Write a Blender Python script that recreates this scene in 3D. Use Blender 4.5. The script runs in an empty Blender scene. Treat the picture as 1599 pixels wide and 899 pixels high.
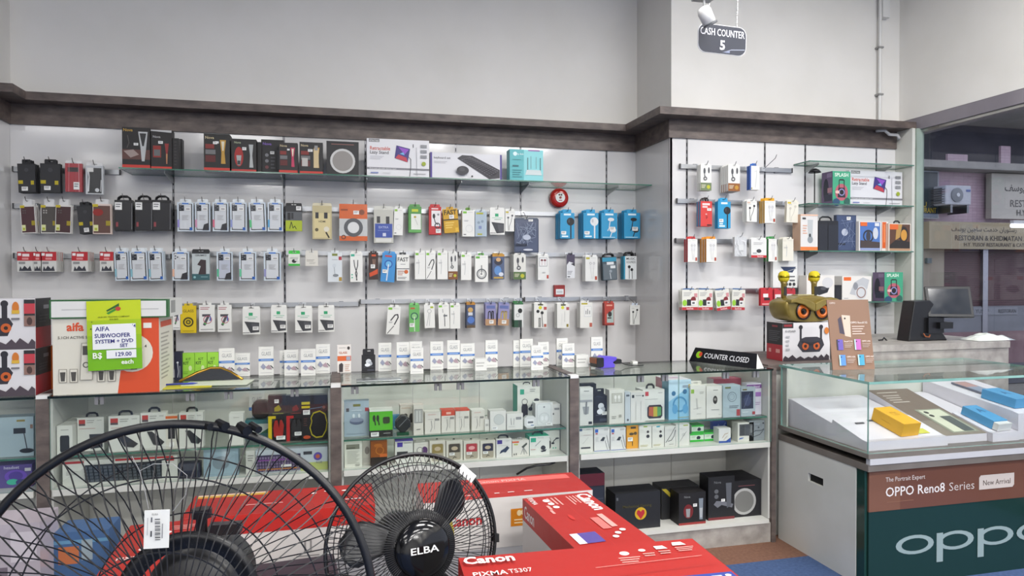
import bpy, math, random
from math import sin, cos, pi, radians
from mathutils import Vector, Matrix
random.seed(7)
S = bpy.context.scene
COL = S.collection

# ------------------------------------------------------------------ camera
YAW, PITCH, ROLL, FPX = radians(14.02), radians(-.84), radians(-.124), 1088.4
CAM = Vector((0, 0, 1.5))
FW = Vector((sin(YAW)*cos(PITCH), cos(YAW)*cos(PITCH), sin(PITCH)))
_r = Vector((cos(YAW), -sin(YAW), 0)); _u = _r.cross(FW)
RT = _r*cos(ROLL) + _u*sin(ROLL); UP = -_r*sin(ROLL) + _u*cos(ROLL)
cd = bpy.data.cameras.new('camera'); cam = bpy.data.objects.new('camera', cd); COL.objects.link(cam)
cd.sensor_fit = 'HORIZONTAL'; cd.sensor_width = 36; cd.lens = FPX/1599*36; cd.clip_start = .02; cd.clip_end = 200
m = Matrix((RT, UP, -FW)).transposed().to_4x4(); m.translation = CAM; cam.matrix_world = m
S.camera = cam

def ray(px, py): return FW*FPX + RT*(px-799.5) + UP*(449.5-py)
def WY(px, py, Y): d = ray(px, py); return CAM + d*(Y/d.y)
def WZ(px, py, z): d = ray(px, py); return CAM + d*((z-1.5)/d.z)

# ------------------------------------------------------------------ world and light
w = bpy.data.worlds.new('world'); S.world = w; w.use_nodes = True
bg = w.node_tree.nodes['Background']; bg.inputs[0].default_value = (.86, .9, 1, 1); bg.inputs[1].default_value = 2.2
def area(name, loc, sx, sy, power, col=(1, .98, .95), rot=(0, 0, 0)):
    l = bpy.data.lights.new(name, 'AREA'); l.shape = 'RECTANGLE'; l.size = sx; l.size_y = sy; l.energy = power; l.color = col
    o = bpy.data.objects.new(name, l); COL.objects.link(o); o.location = loc; o.rotation_euler = rot
    return o
CEIL = 3.95
LAMPS = [(-1.6, 2.2, 11), (1.3, 2.2, 52), (3.2, 2.2, 52), (-1.6, 0, 24), (1.3, 0, 70), (3.2, 0, 60), (-4.2, -2.4, 24), (-1.6, -2.4, 40), (1.3, -2.4, 64), (3.2, -2.4, 64),
         (-4.2, -5.2, 35), (-1.6, -5.2, 80), (1.3, -5.2, 110), (3.2, -5.2, 110), (-5.4, -8.2, 60), (-1.6, -8.2, 120), (1.3, -8.2, 160), (3.2, -8.2, 160)]
for x, y, p in LAMPS: area('ceiling_light', (x, y, CEIL-.09), 1.2, .3, p)
vs = S.view_settings; vs.view_transform = 'Standard'; vs.look = 'None'; vs.gamma = 1; vs.exposure = 0.18; vs.use_curve_mapping = False

# ------------------------------------------------------------------ helpers
def lin(h):
    if not isinstance(h, str): return h
    o = []
    for i in (0, 2, 4):
        c = int(h[i:i+2], 16)/255; o.append(c/12.92 if c <= .04045 else ((c+.055)/1.055)**2.4)
    return (*o, 1)
MATS = {}
def nodes(name):
    m = bpy.data.materials.new(name); m.use_nodes = True; nt = m.node_tree; b = nt.nodes['Principled BSDF']
    MATS[name] = m; return m, nt, b
def noise(nt, scale, detail=4, stretch=None):
    t = nt.nodes.new('ShaderNodeTexCoord'); n = nt.nodes.new('ShaderNodeTexNoise'); n.inputs['Scale'].default_value = scale; n.inputs['Detail'].default_value = detail
    if stretch:
        mp = nt.nodes.new('ShaderNodeMapping'); mp.inputs['Scale'].default_value = stretch
        nt.links.new(t.outputs['Object'], mp.inputs['Vector']); nt.links.new(mp.outputs['Vector'], n.inputs['Vector'])
    else: nt.links.new(t.outputs['Object'], n.inputs['Vector'])
    return n
def mixmat(name, c0, c1, scale, rough, detail=5, stretch=None, metal=0, bump=0, lo=.35, hi=.65, spec=.5):
    m, nt, b = nodes(name); n = noise(nt, scale, detail, stretch); r = nt.nodes.new('ShaderNodeValToRGB')
    r.color_ramp.elements[0].position = lo; r.color_ramp.elements[1].position = hi
    r.color_ramp.elements[0].color = lin(c0); r.color_ramp.elements[1].color = lin(c1)
    nt.links.new(n.outputs['Fac'], r.inputs['Fac']); nt.links.new(r.outputs['Color'], b.inputs['Base Color'])
    b.inputs['Roughness'].default_value = rough; b.inputs['Metallic'].default_value = metal; b.inputs['Specular IOR Level'].default_value = spec
    if bump:
        bp = nt.nodes.new('ShaderNodeBump'); bp.inputs['Strength'].default_value = bump; bp.inputs['Distance'].default_value = .004
        nt.links.new(n.outputs['Fac'], bp.inputs['Height']); nt.links.new(bp.outputs['Normal'], b.inputs['Normal'])
    return m
def attrmat(name, rough, metal=0, spec=.5, coat=0):
    m, nt, b = nodes(name); a = nt.nodes.new('ShaderNodeAttribute'); a.attribute_name = 'Col'
    nt.links.new(a.outputs['Color'], b.inputs['Base Color'])
    n = noise(nt, 25, 2); mr = nt.nodes.new('ShaderNodeMapRange'); mr.inputs['To Min'].default_value = max(.02, rough-.06); mr.inputs['To Max'].default_value = rough+.06
    nt.links.new(n.outputs['Fac'], mr.inputs['Value']); nt.links.new(mr.outputs['Result'], b.inputs['Roughness'])
    b.inputs['Metallic'].default_value = metal; b.inputs['Specular IOR Level'].default_value = spec; b.inputs['Coat Weight'].default_value = coat
    return m
def glassmat(name, tint, refl=1.45, gloss=.02):
    m = bpy.data.materials.new(name); m.use_nodes = True; nt = m.node_tree; nt.nodes.clear(); MATS[name] = m
    o = nt.nodes.new('ShaderNodeOutputMaterial'); tr = nt.nodes.new('ShaderNodeBsdfTransparent'); g = nt.nodes.new('ShaderNodeBsdfGlossy'); mx = nt.nodes.new('ShaderNodeMixShader')
    tr.inputs['Color'].default_value = lin(tint); g.inputs['Roughness'].default_value = gloss
    f0 = ((refl-1)/(refl+1))**2; ge = nt.nodes.new('ShaderNodeNewGeometry'); vm = nt.nodes.new('ShaderNodeVectorMath'); vm.operation = 'DOT_PRODUCT'; nt.links.new(ge.outputs['Normal'], vm.inputs[0]); nt.links.new(ge.outputs['Incoming'], vm.inputs[1])
    def mth(op, a, b=None):
        q = nt.nodes.new('ShaderNodeMath'); q.operation = op
        for i, v in enumerate((a, b)):
            if v is None: continue
            if isinstance(v, (int, float)): q.inputs[i].default_value = v
            else: nt.links.new(v, q.inputs[i])
        return q.outputs[0]
    c = mth('SUBTRACT', 1, mth('ABSOLUTE', vm.outputs['Value'])); f = mth('ADD', f0, mth('MULTIPLY', 1-f0, mth('POWER', c, 5)))   # Schlick reflectance, same from both sides
    n = noise(nt, 3, 2); mr = nt.nodes.new('ShaderNodeMapRange'); mr.inputs['To Min'].default_value = gloss; mr.inputs['To Max'].default_value = gloss+.02
    nt.links.new(n.outputs['Fac'], mr.inputs['Value']); nt.links.new(mr.outputs['Result'], g.inputs['Roughness'])
    nt.links.new(f, mx.inputs[0]); nt.links.new(tr.outputs[0], mx.inputs[1]); nt.links.new(g.outputs[0], mx.inputs[2]); nt.links.new(mx.outputs[0], o.inputs['Surface'])
    return m
PAPER = attrmat('printed_card', .5); GLOSS = attrmat('glossy_print', .22); METAL = attrmat('metal', .3, 1); PLAST = attrmat('plastic', .35); SHINY = attrmat('shiny_plastic', .12); MATTE = attrmat('matte_surface', .8); CARTON = attrmat('carton_print', .42, spec=.22)
WALLP = mixmat('wall_paint', 'd9d7d2', 'dfddd9', 2.0, .75, bump=.03)
PANEL = mixmat('white_gloss_panel', 'cfcece', 'd6d5d5', 1.2, .09)
WOOD = mixmat('brown_grey_laminate', '4b4240', '70645e', 16, .5, 9, (.7, 1, 1.6), bump=.05, lo=.3, hi=.72)
STONE = mixmat('grey_stone_laminate', '85807b', 'aaa59f', 14, .45, 8, (1, 1, 1), lo=.3, hi=.7)
CAB = mixmat('cabinet_white', 'c6c6bf', 'cecec8', 3, .35)
CARP_B = mixmat('brown_carpet', '69493a', '775543', 60, .95, bump=.3)
CARP_BL = mixmat('blue_carpet', '34496f', '3f557d', 60, .95, bump=.3)
CEILM = mixmat('ceiling_board', 'b5b5b2', 'bebebb', 3, .9)
GLASS = glassmat('clear_glass', 'fbfdfc'); GLASSG = glassmat('green_tinted_glass', 'f8fbf9', 1.5); PANE = glassmat('storefront_glass', 'd4d6da', 1.4)
GEDGE = mixmat('glass_edge_dark', '0d1512', '1a2822', 5, .15); GEDGE2 = mixmat('glass_edge_green', '2f5a4a', '4c7d6c', 5, .15); GEDGE3 = mixmat('glass_edge_pale', '6d9b92', '8fb9b0', 5, .15)
FILM = glassmat('clear_film', 'f4f4f4', 1.25, .12)

class MB:
    def __init__(s): s.v = []; s.f = []; s.c = []; s.m = []
    def add(s, vs, fs, col, m=0):
        o = len(s.v); s.v += [tuple(v) for v in vs]; c = lin(col)
        for f in fs: s.f.append([i+o for i in f]); s.c.append(c); s.m.append(m)
        return s
    def box(s, x0, y0, z0, x1, y1, z1, col='808080', m=0, M=None):
        vs = [Vector((x, y, z)) for z in (z0, z1) for y in (y0, y1) for x in (x0, x1)]
        if M: vs = [M @ v for v in vs]
        return s.add(vs, [(0, 2, 3, 1), (4, 5, 7, 6), (0, 1, 5, 4), (2, 6, 7, 3), (1, 3, 7, 5), (0, 4, 6, 2)], col, m)
    def cham(s, x0, y0, z0, x1, y1, z1, b, col, m=0):   # box with chamfered vertical (front view) corners
        pts = [(x0+b, z0), (x1-b, z0), (x1, z0+b), (x1, z1-b), (x1-b, z1), (x0+b, z1), (x0, z1-b), (x0, z0+b)]
        return s.prism(pts, y0, y1, col, m)
    def prism(s, pts, y0, y1, col, m=0, M=None):        # polygon in x,z extruded along y
        n = len(pts); vs = [Vector((x, y0, z)) for x, z in pts] + [Vector((x, y1, z)) for x, z in pts]
        if M: vs = [M @ v for v in vs]
        return s.add(vs, [tuple(range(n)), tuple(range(2*n-1, n-1, -1))] + [(i, i+n, (i+1) % n+n, (i+1) % n) for i in range(n)], col, m)
    def tube(s, path, r, col, n=6, m=0, closed=False):
        path = [Vector(p) for p in path]; k = len(path); vs = []
        up0 = None
        for i, p in enumerate(path):
            a = path[(i-1) % k] if (closed or i > 0) else p; b = path[(i+1) % k] if (closed or i < k-1) else p
            t = (b-a).normalized()
            if up0 is None:
                up0 = t.orthogonal().normalized()
            up0 = (up0 - t*up0.dot(t)); up0 = up0.normalized() if up0.length > 1e-6 else t.orthogonal().normalized()
            q = t.cross(up0); rr = r[i] if isinstance(r, (list, tuple)) else r
            vs += [p + (up0*cos(2*pi*j/n) + q*sin(2*pi*j/n))*rr for j in range(n)]
        fs = []
        for i in range(k if closed else k-1):
            for j in range(n): fs.append((i*n+j, i*n+(j+1) % n, ((i+1) % k)*n+(j+1) % n, ((i+1) % k)*n+j))
        if not closed: fs += [tuple(range(n-1, -1, -1)), tuple(range((k-1)*n, k*n))]
        return s.add(vs, fs, col, m)
    def lathe(s, prof, col, n=24, m=0, M=None, caps=True):  # profile (r, z) round z
        vs = []
        for r, z in prof: vs += [Vector((r*cos(2*pi*j/n), r*sin(2*pi*j/n), z)) for j in range(n)]
        if M: vs = [M @ v for v in vs]
        fs = [(i*n+j, i*n+(j+1) % n, (i+1)*n+(j+1) % n, (i+1)*n+j) for i in range(len(prof)-1) for j in range(n)]
        if caps: fs += [tuple(range(n-1, -1, -1)), tuple(range((len(prof)-1)*n, len(prof)*n))]
        return s.add(vs, fs, col, m)
    def obj(s, name, mats, parent=None, loc=None, rot=None, smooth=False):
        me = bpy.data.meshes.new(name); me.from_pydata(s.v, [], s.f)
        for mt in (mats if isinstance(mats, (list, tuple)) else [mats]): me.materials.append(mt)
        me.polygons.foreach_set('material_index', s.m)
        a = me.color_attributes.new('Col', 'FLOAT_COLOR', 'CORNER'); d = []
        for p, c in zip(me.polygons, s.c): d += list(c)*p.loop_total
        a.data.foreach_set('color', d)
        if smooth: me.polygons.foreach_set('use_smooth', [True]*len(me.polygons))
        me.update()
        o = bpy.data.objects.new(name, me); COL.objects.link(o)
        if parent: o.parent = parent
        if loc is not None: o.location = loc
        if rot is not None: o.rotation_euler = rot
        return o
def tag(o, label, cat, group=None):
    o['label'] = label; o['category'] = cat
    if group: o['group'] = group
    return o
def struct(o): o['kind'] = 'structure'; return o
def empty(name, loc, rz=0, rot=None):
    o = bpy.data.objects.new(name, None); COL.objects.link(o); o.location = loc; o.rotation_euler = rot or (0, 0, rz); o.empty_display_size = .05; return o
def copy_tree(o, dv):
    r = o.copy(); COL.objects.link(r); r.location = o.location + Vector(dv)
    for ch in o.children:
        c = ch.copy(); COL.objects.link(c); c.parent = r
    return r
def bevel(o, wd, seg=2):
    b = o.modifiers.new('bevel', 'BEVEL'); b.width = wd; b.segments = seg; b.limit_method = 'ANGLE'; return o
def simple(name, fn, mat, parent=None, loc=None, rot=None, smooth=False):
    b = MB(); fn(b); return b.obj(name, mat, parent, loc, rot, smooth)
def boxo(name, x0, y0, z0, x1, y1, z1, mat, col='808080', parent=None, loc=None, rot=None, bev=0):
    o = MB().box(x0, y0, z0, x1, y1, z1, col).obj(name, mat, parent, loc, rot)
    if bev: bevel(o, bev)
    return o

_txt = {}
def tgeo(s, bold=.012):
    k = (s, bold)
    if k not in _txt:
        cu = bpy.data.curves.new('t', 'FONT'); cu.body = s; cu.size = 1; cu.resolution_u = 2; cu.offset = bold
        ob = bpy.data.objects.new('t', cu); me = ob.to_mesh()
        vs = [v.co.copy() for v in me.vertices]; fs = [tuple(p.vertices) for p in me.polygons]
        ob.to_mesh_clear(); bpy.data.objects.remove(ob); bpy.data.curves.remove(cu)
        if not vs: _txt[k] = ([], [], 1)
        else:
            x0 = min(v.x for v in vs); x1 = max(v.x for v in vs); hh = .73
            _txt[k] = ([((v.x-x0)/hh, v.y/hh) for v in vs], fs, (x1-x0)/hh)
    return _txt[k]
class Face:                                             # a flat face that takes flat print
    def __init__(s, mb, O, U, V, w, h, m=0, step=.00035):
        s.mb = mb; s.O = Vector(O); s.U = Vector(U).normalized(); s.V = Vector(V).normalized(); s.N = s.U.cross(s.V); s.w = w; s.h = h; s.k = 0; s.m = m; s.step = step
    def P(s, x, y): return s.O + s.U*x + s.V*y + s.N*(s.step*s.k)
    def poly(s, pts, col): s.k += 1; s.mb.add([s.P(*p) for p in pts], [tuple(range(len(pts)))], col, s.m)
    def draw(s, ops):
        W, H = s.w, s.h
        for op in ops:
            t = op[0]
            if t == 'r': _, a, b, c, d, col = op; s.poly([(a*W, b*H), (c*W, b*H), (c*W, d*H), (a*W, d*H)], col)
            elif t == 'p': s.poly([(x*W, y*H) for x, y in op[1]], op[2])
            elif t == 'e': _, a, b, c, d, col = op; s.poly([(a*W+c*W*cos(2*pi*i/20), b*H+d*H*sin(2*pi*i/20)) for i in range(20)], col)
            elif t == 'o': _, a, b, c, col = op; s.poly([(a*W+c*W*cos(2*pi*i/24), b*H+c*W*sin(2*pi*i/24)) for i in range(24)], col)
            elif t == 'g':                              # ring: cx, cy, radius (of width), thickness (of width)
                _, a, b, c, d, col = op; s.k += 1; n = 24
                vs = [s.P(a*W+q*W*cos(2*pi*i/n), b*H+q*W*sin(2*pi*i/n)) for q in (c, c-d) for i in range(n)]
                s.mb.add(vs, [(i, (i+1) % n, n+(i+1) % n, n+i) for i in range(n)], col, s.m)
            elif t == 'l':                              # line through points, width as fraction of W
                _, pts, wd, col = op; s.k += 1; q = [Vector((x*W, y*H)) for x, y in pts]; hw = wd*W/2
                for i in range(len(q)-1):
                    d = q[i+1]-q[i]
                    if d.length < 1e-7: continue
                    d.normalize(); nn = Vector((-d.y, d.x))*hw; e = d*hw*.5
                    a, b = q[i]-e, q[i+1]+e
                    s.mb.add([s.P(*(a-nn)), s.P(*(b-nn)), s.P(*(b+nn)), s.P(*(a+nn))], [(0, 1, 2, 3)], col, s.m)
            elif t == 't':                              # text: string, u, v, height, colour, max width, align, bold
                st, u, v, hh, col = op[1:6]; mw = op[6] if len(op) > 6 else None; al = op[7] if len(op) > 7 else 'l'; bo = op[8] if len(op) > 8 else .012
                vs, fs, tw = tgeo(st, bo)
                if not vs: continue
                hh *= H; sx = hh
                if mw and (mw < 0 or tw*hh > mw*W): sx = abs(mw)*W/tw   # negative: stretch to fit exactly
                x0 = u*W - (tw*sx/2 if al == 'c' else tw*sx if al == 'r' else 0); s.k += 1
                s.mb.add([s.P(x0+x*sx, v*H+y*hh) for x, y in vs], fs, col, s.m)
            elif t == 'n':                              # lines of tiny print: u, v(top), width, count, gap, colour
                _, u, v, wd, cnt, gap, col = op; s.k += 1
                for i in range(cnt):
                    ww = wd*(1 - .25*((i*7) % 3)/2); y = v-i*gap
                    s.mb.add([s.P(u*W, (y-gap*.4)*H), s.P((u+ww)*W, (y-gap*.4)*H), s.P((u+ww)*W, y*H), s.P(u*W, y*H)], [(0, 1, 2, 3)], col, s.m)
def sticker(parent, W, H, u0, v0, u1, v1, y=-.004, name='price_sticker', bg='e8e8e6', ink='55555a'):
    b = MB(); b.box(u0*W, y, v0*H, u1*W, y+.0008, v1*H, bg); F = Face(b, (u0*W, y, v0*H), (1, 0, 0), (0, 0, 1), (u1-u0)*W, (v1-v0)*H)
    F.draw([('n', .12, .8, .7, 2, .3, ink)]); o = b.obj(name, PAPER, parent, (-W/2, 0, 0)); return o

# ------------------------------------------------------------------ the setting
YL, YR, XC, XL, XR, PL = 5.0, 4.43, 2.235, -1.985, 4.15, .145
ZF, ZB, ZT = 2.466, 2.593, 2.643                       # fascia bottom, ledge bottom, ledge top
def sbox(name, a, b, mat, parent=None, col='808080'):
    o = MB().box(*a, *b, col).obj(name, mat, parent)
    return o if parent else struct(o)
sbox('floor', (-7, 3.235, -.05), (4.15, 5.1, 0), CARP_B)
sbox('floor_blue_carpet', (-7, -11, -.05), (4.15, 3.235, 0), CARP_BL)
sbox('ceiling', (-7, -11, CEIL), (4.4, 5.2, CEIL+.1), CEILM)
sbox('wall_left', (-7.1, -11, 0), (-7, 5.2, CEIL), WALLP)
sbox('wall_front', (-7, -11.1, 0), (4.4, -11, CEIL), WALLP)
sbox('wall_back_upper', (-1.985, YL+.02, 2.5), (XC+.02, YL+.12, CEIL), WALLP)
sbox('wall_column_side_upper', (XC+.02, YR+.02, 2.5), (XC+.12, YL+.12, CEIL), WALLP)
sbox('wall_back_right_upper', (XC+.12, YR+.02, 2.5), (4.35, YR+.12, CEIL), WALLP)
sbox('wall_left_column_upper', (-7, 4.84, 2.5), (-1.985, YL+.12, CEIL), WALLP)
sbox('wall_right', (XR, -11, 2.675), (XR+.2, YR+.02, CEIL), WALLP)
sbox('trim_1', (XR+.002, -11, 2.585), (XR+.19, YR+.05, 2.675), mixmat('grey_beam', '77727a', '837e85', 3, .5))
sbox('trim_2', (XR+.02, -11, 2.565), (XR+.06, YR-.13, 2.585), METAL, col='b5b5b2')
# panelled display wall, left part: white gloss panels between slotted strips
SX = [WY(x, 330, YL).x for x in (271, 444, 571, 712, 813, 947)]
def slot_strip(parent, x, y, z0, z1):
    b = MB(); b.box(x-.0065, y-.004, z0, x+.0065, y+.004, z1, '6b6b6e')
    k = int((z1-z0)/.05)
    for i in range(k): b.box(x-.0025, y-.0052, z0+.012+i*.05, x+.0025, y-.0038, z0+.038+i*.05, '111113')
    return b.obj('slotted_strip', METAL, parent)
def panel_wall(name, x0, x1, xs, y, z1):
    wl = struct(MB().box(x0, y+.014, 0, x1, y+.019, z1+.04, '9a9a9c').obj(name, PAPER))
    e = [x0-.0065]+xs+[x1+.0065]
    for a, b in zip(e[:-1], e[1:]):
        MB().box(a+.0075, y, 0, b-.0075, y+.014, z1+.04, 'c9c9cd').obj('panel', PANEL, wl)
    for x in xs: slot_strip(wl, x, y+.006, .9, z1)
    return wl
panel_wall('wall_back', XL, XC, SX, YL, ZF)
SXR = [WY(x, 330, YR).x for x in (1072.5, 1194, 1257, 1368)]
panel_wall('wall_back_right', XC, 4.10, SXR, YR, ZF)
sbox('wall_column_side', (XC, YR, 0), (XC+.018, YL+.018, ZF+.04), PANEL)
sbox('wall_left_column_side', (XL-.018, 4.823, 0), (XL, YL+.018, ZF+.04), PANEL)
sbox('wall_left_column', (-7, 4.823, 0), (XL-.018, 4.84, ZF+.04), PANEL)
# brown ledge and fascia
def ledge(name, boxes):
    b = MB()
    for q in boxes: b.box(*q)
    return struct(b.obj(name, WOOD))
ledge('trim_6', [(XL+PL, YL-PL, ZB, XC-PL, YL+.02, ZT)])
ledge('trim_3', [(XC-PL, YR-PL, ZB, XC+.03, YL+.02, ZT)])
ledge('trim_4', [(XC+.03, YR-PL, ZB, XR, YR+.02, ZT)])
ledge('trim_5', [(-7, 4.823-PL, ZB, XL+PL, YL+.02, ZT)])
ledge('trim_10', [(XL, YL-.014, ZF, XC-.014, YL, ZB)])
ledge('trim_7', [(XC-.014, YR-.014, ZF, XC, YL, ZB)])
ledge('trim_8', [(XC, YR-.014, ZF, 4.10, YR, ZB)])
ledge('trim_9', [(-7, 4.809, ZF, XL, 4.823, ZB), (XL, 4.809, ZF, XL+.014, YL-.014, ZB)])
# white end post, storefront glass
sbox('trim_11', (4.10, YR-.16, 0), (4.125, YR+.02, ZB), CAB)
wn = struct(MB().box(XR+.03, -11, .1, XR+.042, YR-.16, 2.575).obj('window_1', PANE))
boxo('window_edge', 4.126, YR-.175, 0, 4.19, YR-.16, 2.59, mixmat('pale_green_frame', '7f8f85', '92a297', 4, .3), parent=wn)
sbox('trim_12', (XR+.005, -11, 0), (XR+.08, YR-.16, .1), METAL, col='8a8a88')

# ------------------------------------------------------------------ outside, seen through the storefront
YO = 9.0
PINK = nodes('pink_tiles'); nt = PINK[1]; br = nt.nodes.new('ShaderNodeTexBrick'); br.offset = 0; br.inputs['Scale'].default_value = 5.5; br.inputs['Color1'].default_value = lin('b59aa8'); br.inputs['Color2'].default_value = lin('bda3b0'); br.inputs['Mortar'].default_value = lin('9a808e'); br.inputs['Mortar Size'].default_value = .012; br.inputs['Brick Width'].default_value = .5
tc = nt.nodes.new('ShaderNodeTexCoord'); mp = nt.nodes.new('ShaderNodeMapping'); mp.inputs['Rotation'].default_value = (radians(90), 0, 0); nt.links.new(tc.outputs['Object'], mp.inputs[0]); nt.links.new(mp.outputs[0], br.inputs['Vector']); nt.links.new(br.outputs['Color'], PINK[2].inputs['Base Color']); PINK[2].inputs['Roughness'].default_value = .4
sbox('floor_outside', (4.15, -6, -.06), (22, 14, -.01), mixmat('outside_paving', '7d7772', '8b857f', 6, .8))
fac = empty('opposite_building', (9.8, YO, 0)); tag(fac, 'pink tiled shop building seen outside through the glass', 'building')
def fb(name, x0, y0, z0, x1, y1, z1, mat, col='808080'): return boxo(name, x0-9.8, y0-YO, z0, x1-9.8, y1-YO, z1, mat, col, fac)
DARKW = mixmat('dark_recess', '3d3d48', '4a4a55', 2, .8)
fb('tiled_wall', 8.0, YO, 2.32, 14, YO+.2, 3.15, PINK[0])
fb('concrete_ledge', 8.0, YO-.35, 3.15, 14, YO+.2, 3.26, mixmat('concrete', '8d8a88', '9b9895', 5, .8))
fb('upper_recess', 8.0, YO+.6, 3.2, 14, YO+.8, 5.5, DARKW)
fb('upper_pillar', WY(1480, 250, YO).x, YO, 3.26, WY(1511, 250, YO).x, YO+.04, WY(1500, 241, YO).z, PINK[0])
fb('upper_pillar', WY(1563, 250, YO).x, YO, 3.26, WY(1578, 250, YO).x, YO+.04, WY(1570, 228, YO).z, PINK[0])
fb('soffit', 7.0, YO-.6, 4.05, 15, YO+.8, 4.15, mixmat('soffit', '77777a', '858588', 3, .9))
BEIGE = mixmat('beige_wall', '9b8f80', 'a89c8c', 3, .7)
fb('pier', 7.6, YO-.05, 0, WY(1470, 430, YO).x, YO+.2, 2.32, BEIGE)
SH = nodes('maroon_shutter'); nt = SH[1]; wv = nt.nodes.new('ShaderNodeTexWave'); wv.bands_direction = 'Z'; wv.inputs['Scale'].default_value = 9; wv.wave_type = 'BANDS'
tc = nt.nodes.new('ShaderNodeTexCoord'); nt.links.new(tc.outputs['Object'], wv.inputs['Vector']); rp = nt.nodes.new('ShaderNodeValToRGB'); rp.color_ramp.elements[0].color = lin('4a3036'); rp.color_ramp.elements[1].color = lin('5e3e44'); nt.links.new(wv.outputs['Fac'], rp.inputs[0]); nt.links.new(rp.outputs[0], SH[2].inputs['Base Color']); SH[2].inputs['Roughness'].default_value = .5
xs = WY(1470, 430, YO).x; xm = WY(1539, 430, YO).x
zsh = WY(1539, 478, YO).z
for a, c in ((xs, xm-.05), (xm+.05, 12.2)): fb('roller_shutter', a, YO+.05, zsh, c, YO+.12, 2.32, SH[0])
fb('shutter_post', xm-.05, YO, 0, xm+.05, YO+.12, 2.32, METAL, '9a9aa2')
fb('base_panel', xs, YO+.02, .62, 13, YO+.1, zsh, mixmat('grey_blue_panel', '74767e', '80828a', 3, .5))
fb('pink_skirting', xs, YO+.02, .1, 13, YO+.1, .62, mixmat('dull_pink', '85686c', '93767a', 3, .7))
fb('pavement_edge', 7.6, YO-1.2, 0, 14, YO+.02, .1, mixmat('pavement', '5b5b66', '686873', 4, .8))
o = fb('switch_box', WY(1440, 411, YO).x, YO-.1, WY(1440, 411, YO).z, WY(1447, 403, YO).x, YO-.05, WY(1440, 403, YO).z, PLAST, '5c6668')
# letters along the base panel
def facesign(name, label, px0, py0, px1, py1, th, y, bg, ops, edge=None, mat=GLOSS):
    a = WY(px0, py1, y); c = WY(px1, py0, y); W = c.x-a.x; H = c.z-a.z
    b = MB(); b.box(0, 0, 0, W, th, H, bg); F = Face(b, (0, 0, 0), (1, 0, 0), (0, 0, 1), W, H, step=.002); F.draw(ops)
    return tag(b.obj(name, mat, None, (a.x, y, a.z)), label, 'sign')
def arab(s): return s[::-1]
facesign('restaurant_poster', 'dark poster with yellow lettering left of the air conditioner outside', 1405, 267, 1466, 340, .05, YO-.12, '9aa0a8', [('r', .02, .02, .97, .97, '23303c'), ('r', .02, .03, .97, .1, '6d7688'), ('t', 'BARU', .68, .24, .11, 'b9a02a', None, 'r'), ('t', 'RESTAURANT', .93, .12, .11, 'b9a02a', .7, 'r')])
Y_US = '\uFEF3\uFEEE\uFEB3\uFED2'
facesign('restaurant_sign', 'cream signboard with Arabic and Latin lettering beside the air conditioner', 1548, 276, 1690, 341, .1, YO-.15, 'b3ada4', [('t', arab('\uFEE3\uFEC4\uFECC\uFEE2 '+Y_US), .14, .62, .16, '3a3634', None, 'l', .02), ('t', 'RESTORAN', .2, .27, .16, '4a4644', .5), ('t', 'H.Y. YUSOF', .27, .08, .13, '4a4644', .4)])
facesign('restaurant_fascia_sign', 'long beige fascia sign with two lines of lettering above the shutters', 1451, 351, 1720, 388, .12, YO-.2, 'a5987c', [('t', arab('\uFEAD\uFEB3\uFE98\uFEEE\uFEAD\uFE8E\uFEE5 \uFEA7\uFEAA\uFEE3\uFE96 \uFEB3\uFE8E\uFE9F\uFEF4\uFEE6 '+Y_US), .12, .66, .18, '4a4238', .8), ('t', 'RESTORAN & KHIDMATAN SAJIAN H.Y. YUSUF', .14, .32, .19, '4a4238', .72), ('t', 'H.Y. YUSOF RESTAURANT & CATERING SERVICES', .19, .1, .14, '54493e', .62)])
a = WY(1520, 492, YO); tag(simple('panel_lettering', lambda b: Face(b.box(0, 0, 0, .9, .01, .12, '8a8c94'), (0, 0, 0), (1, 0, 0), (0, 0, 1), .9, .12, step=.002).draw([('t', 'YUSUF', .05, .25, .55, '4a4c54'), ('t', 'RESTORAN', .56, .25, .5, '4a4c54', .4)]), PAPER, None, (a.x, YO+.008, a.z)), 'dark lettering strip on the grey panel below the shutters outside', 'sign')
# air conditioner
a = WY(1470, 319, YO-.35); c = WY(1517, 290, YO-.35); W = c.x-a.x; H = c.z-a.z
ac = empty('air_conditioner', (a.x, YO-.35, a.z)); tag(ac, 'white outdoor air conditioner unit on the pink tiled wall', 'air conditioner')
boxo('casing', .15*W, 0, 0, W, .3, H, PAPER, 'b9bcc4', ac, bev=.02)
b = MB(); b.lathe([(H*.36, 0), (H*.36, .02), (H*.05, .03)], '6f747c', 28, M=Matrix.Translation((.5*W, 0, .5*H)) @ Matrix.Rotation(pi/2, 4, 'X')); b.obj('fan_grille', PLAST, ac)
b = MB(); b.lathe([(H*.1, 0), (H*.1, .035)], 'c9ccd2', 20, M=Matrix.Translation((.5*W, 0, .5*H)) @ Matrix.Rotation(pi/2, 4, 'X')); b.obj('fan_hub', PLAST, ac)
boxo('logo_badge', .82*W, -.005, .68*H, .96*W, 0, .8*H, PAPER, '4a5f9c', ac)
for i in range(7): boxo('coil_fin', .03, .02, H*(.08+.12*i), .15*W, .28, H*(.13+.12*i), METAL, '7c8088', ac)
for sx in (.3, .85): boxo('bracket', sx*W, 0, -.12, sx*W+.04, .35, 0, METAL, '77777c', ac)
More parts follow.
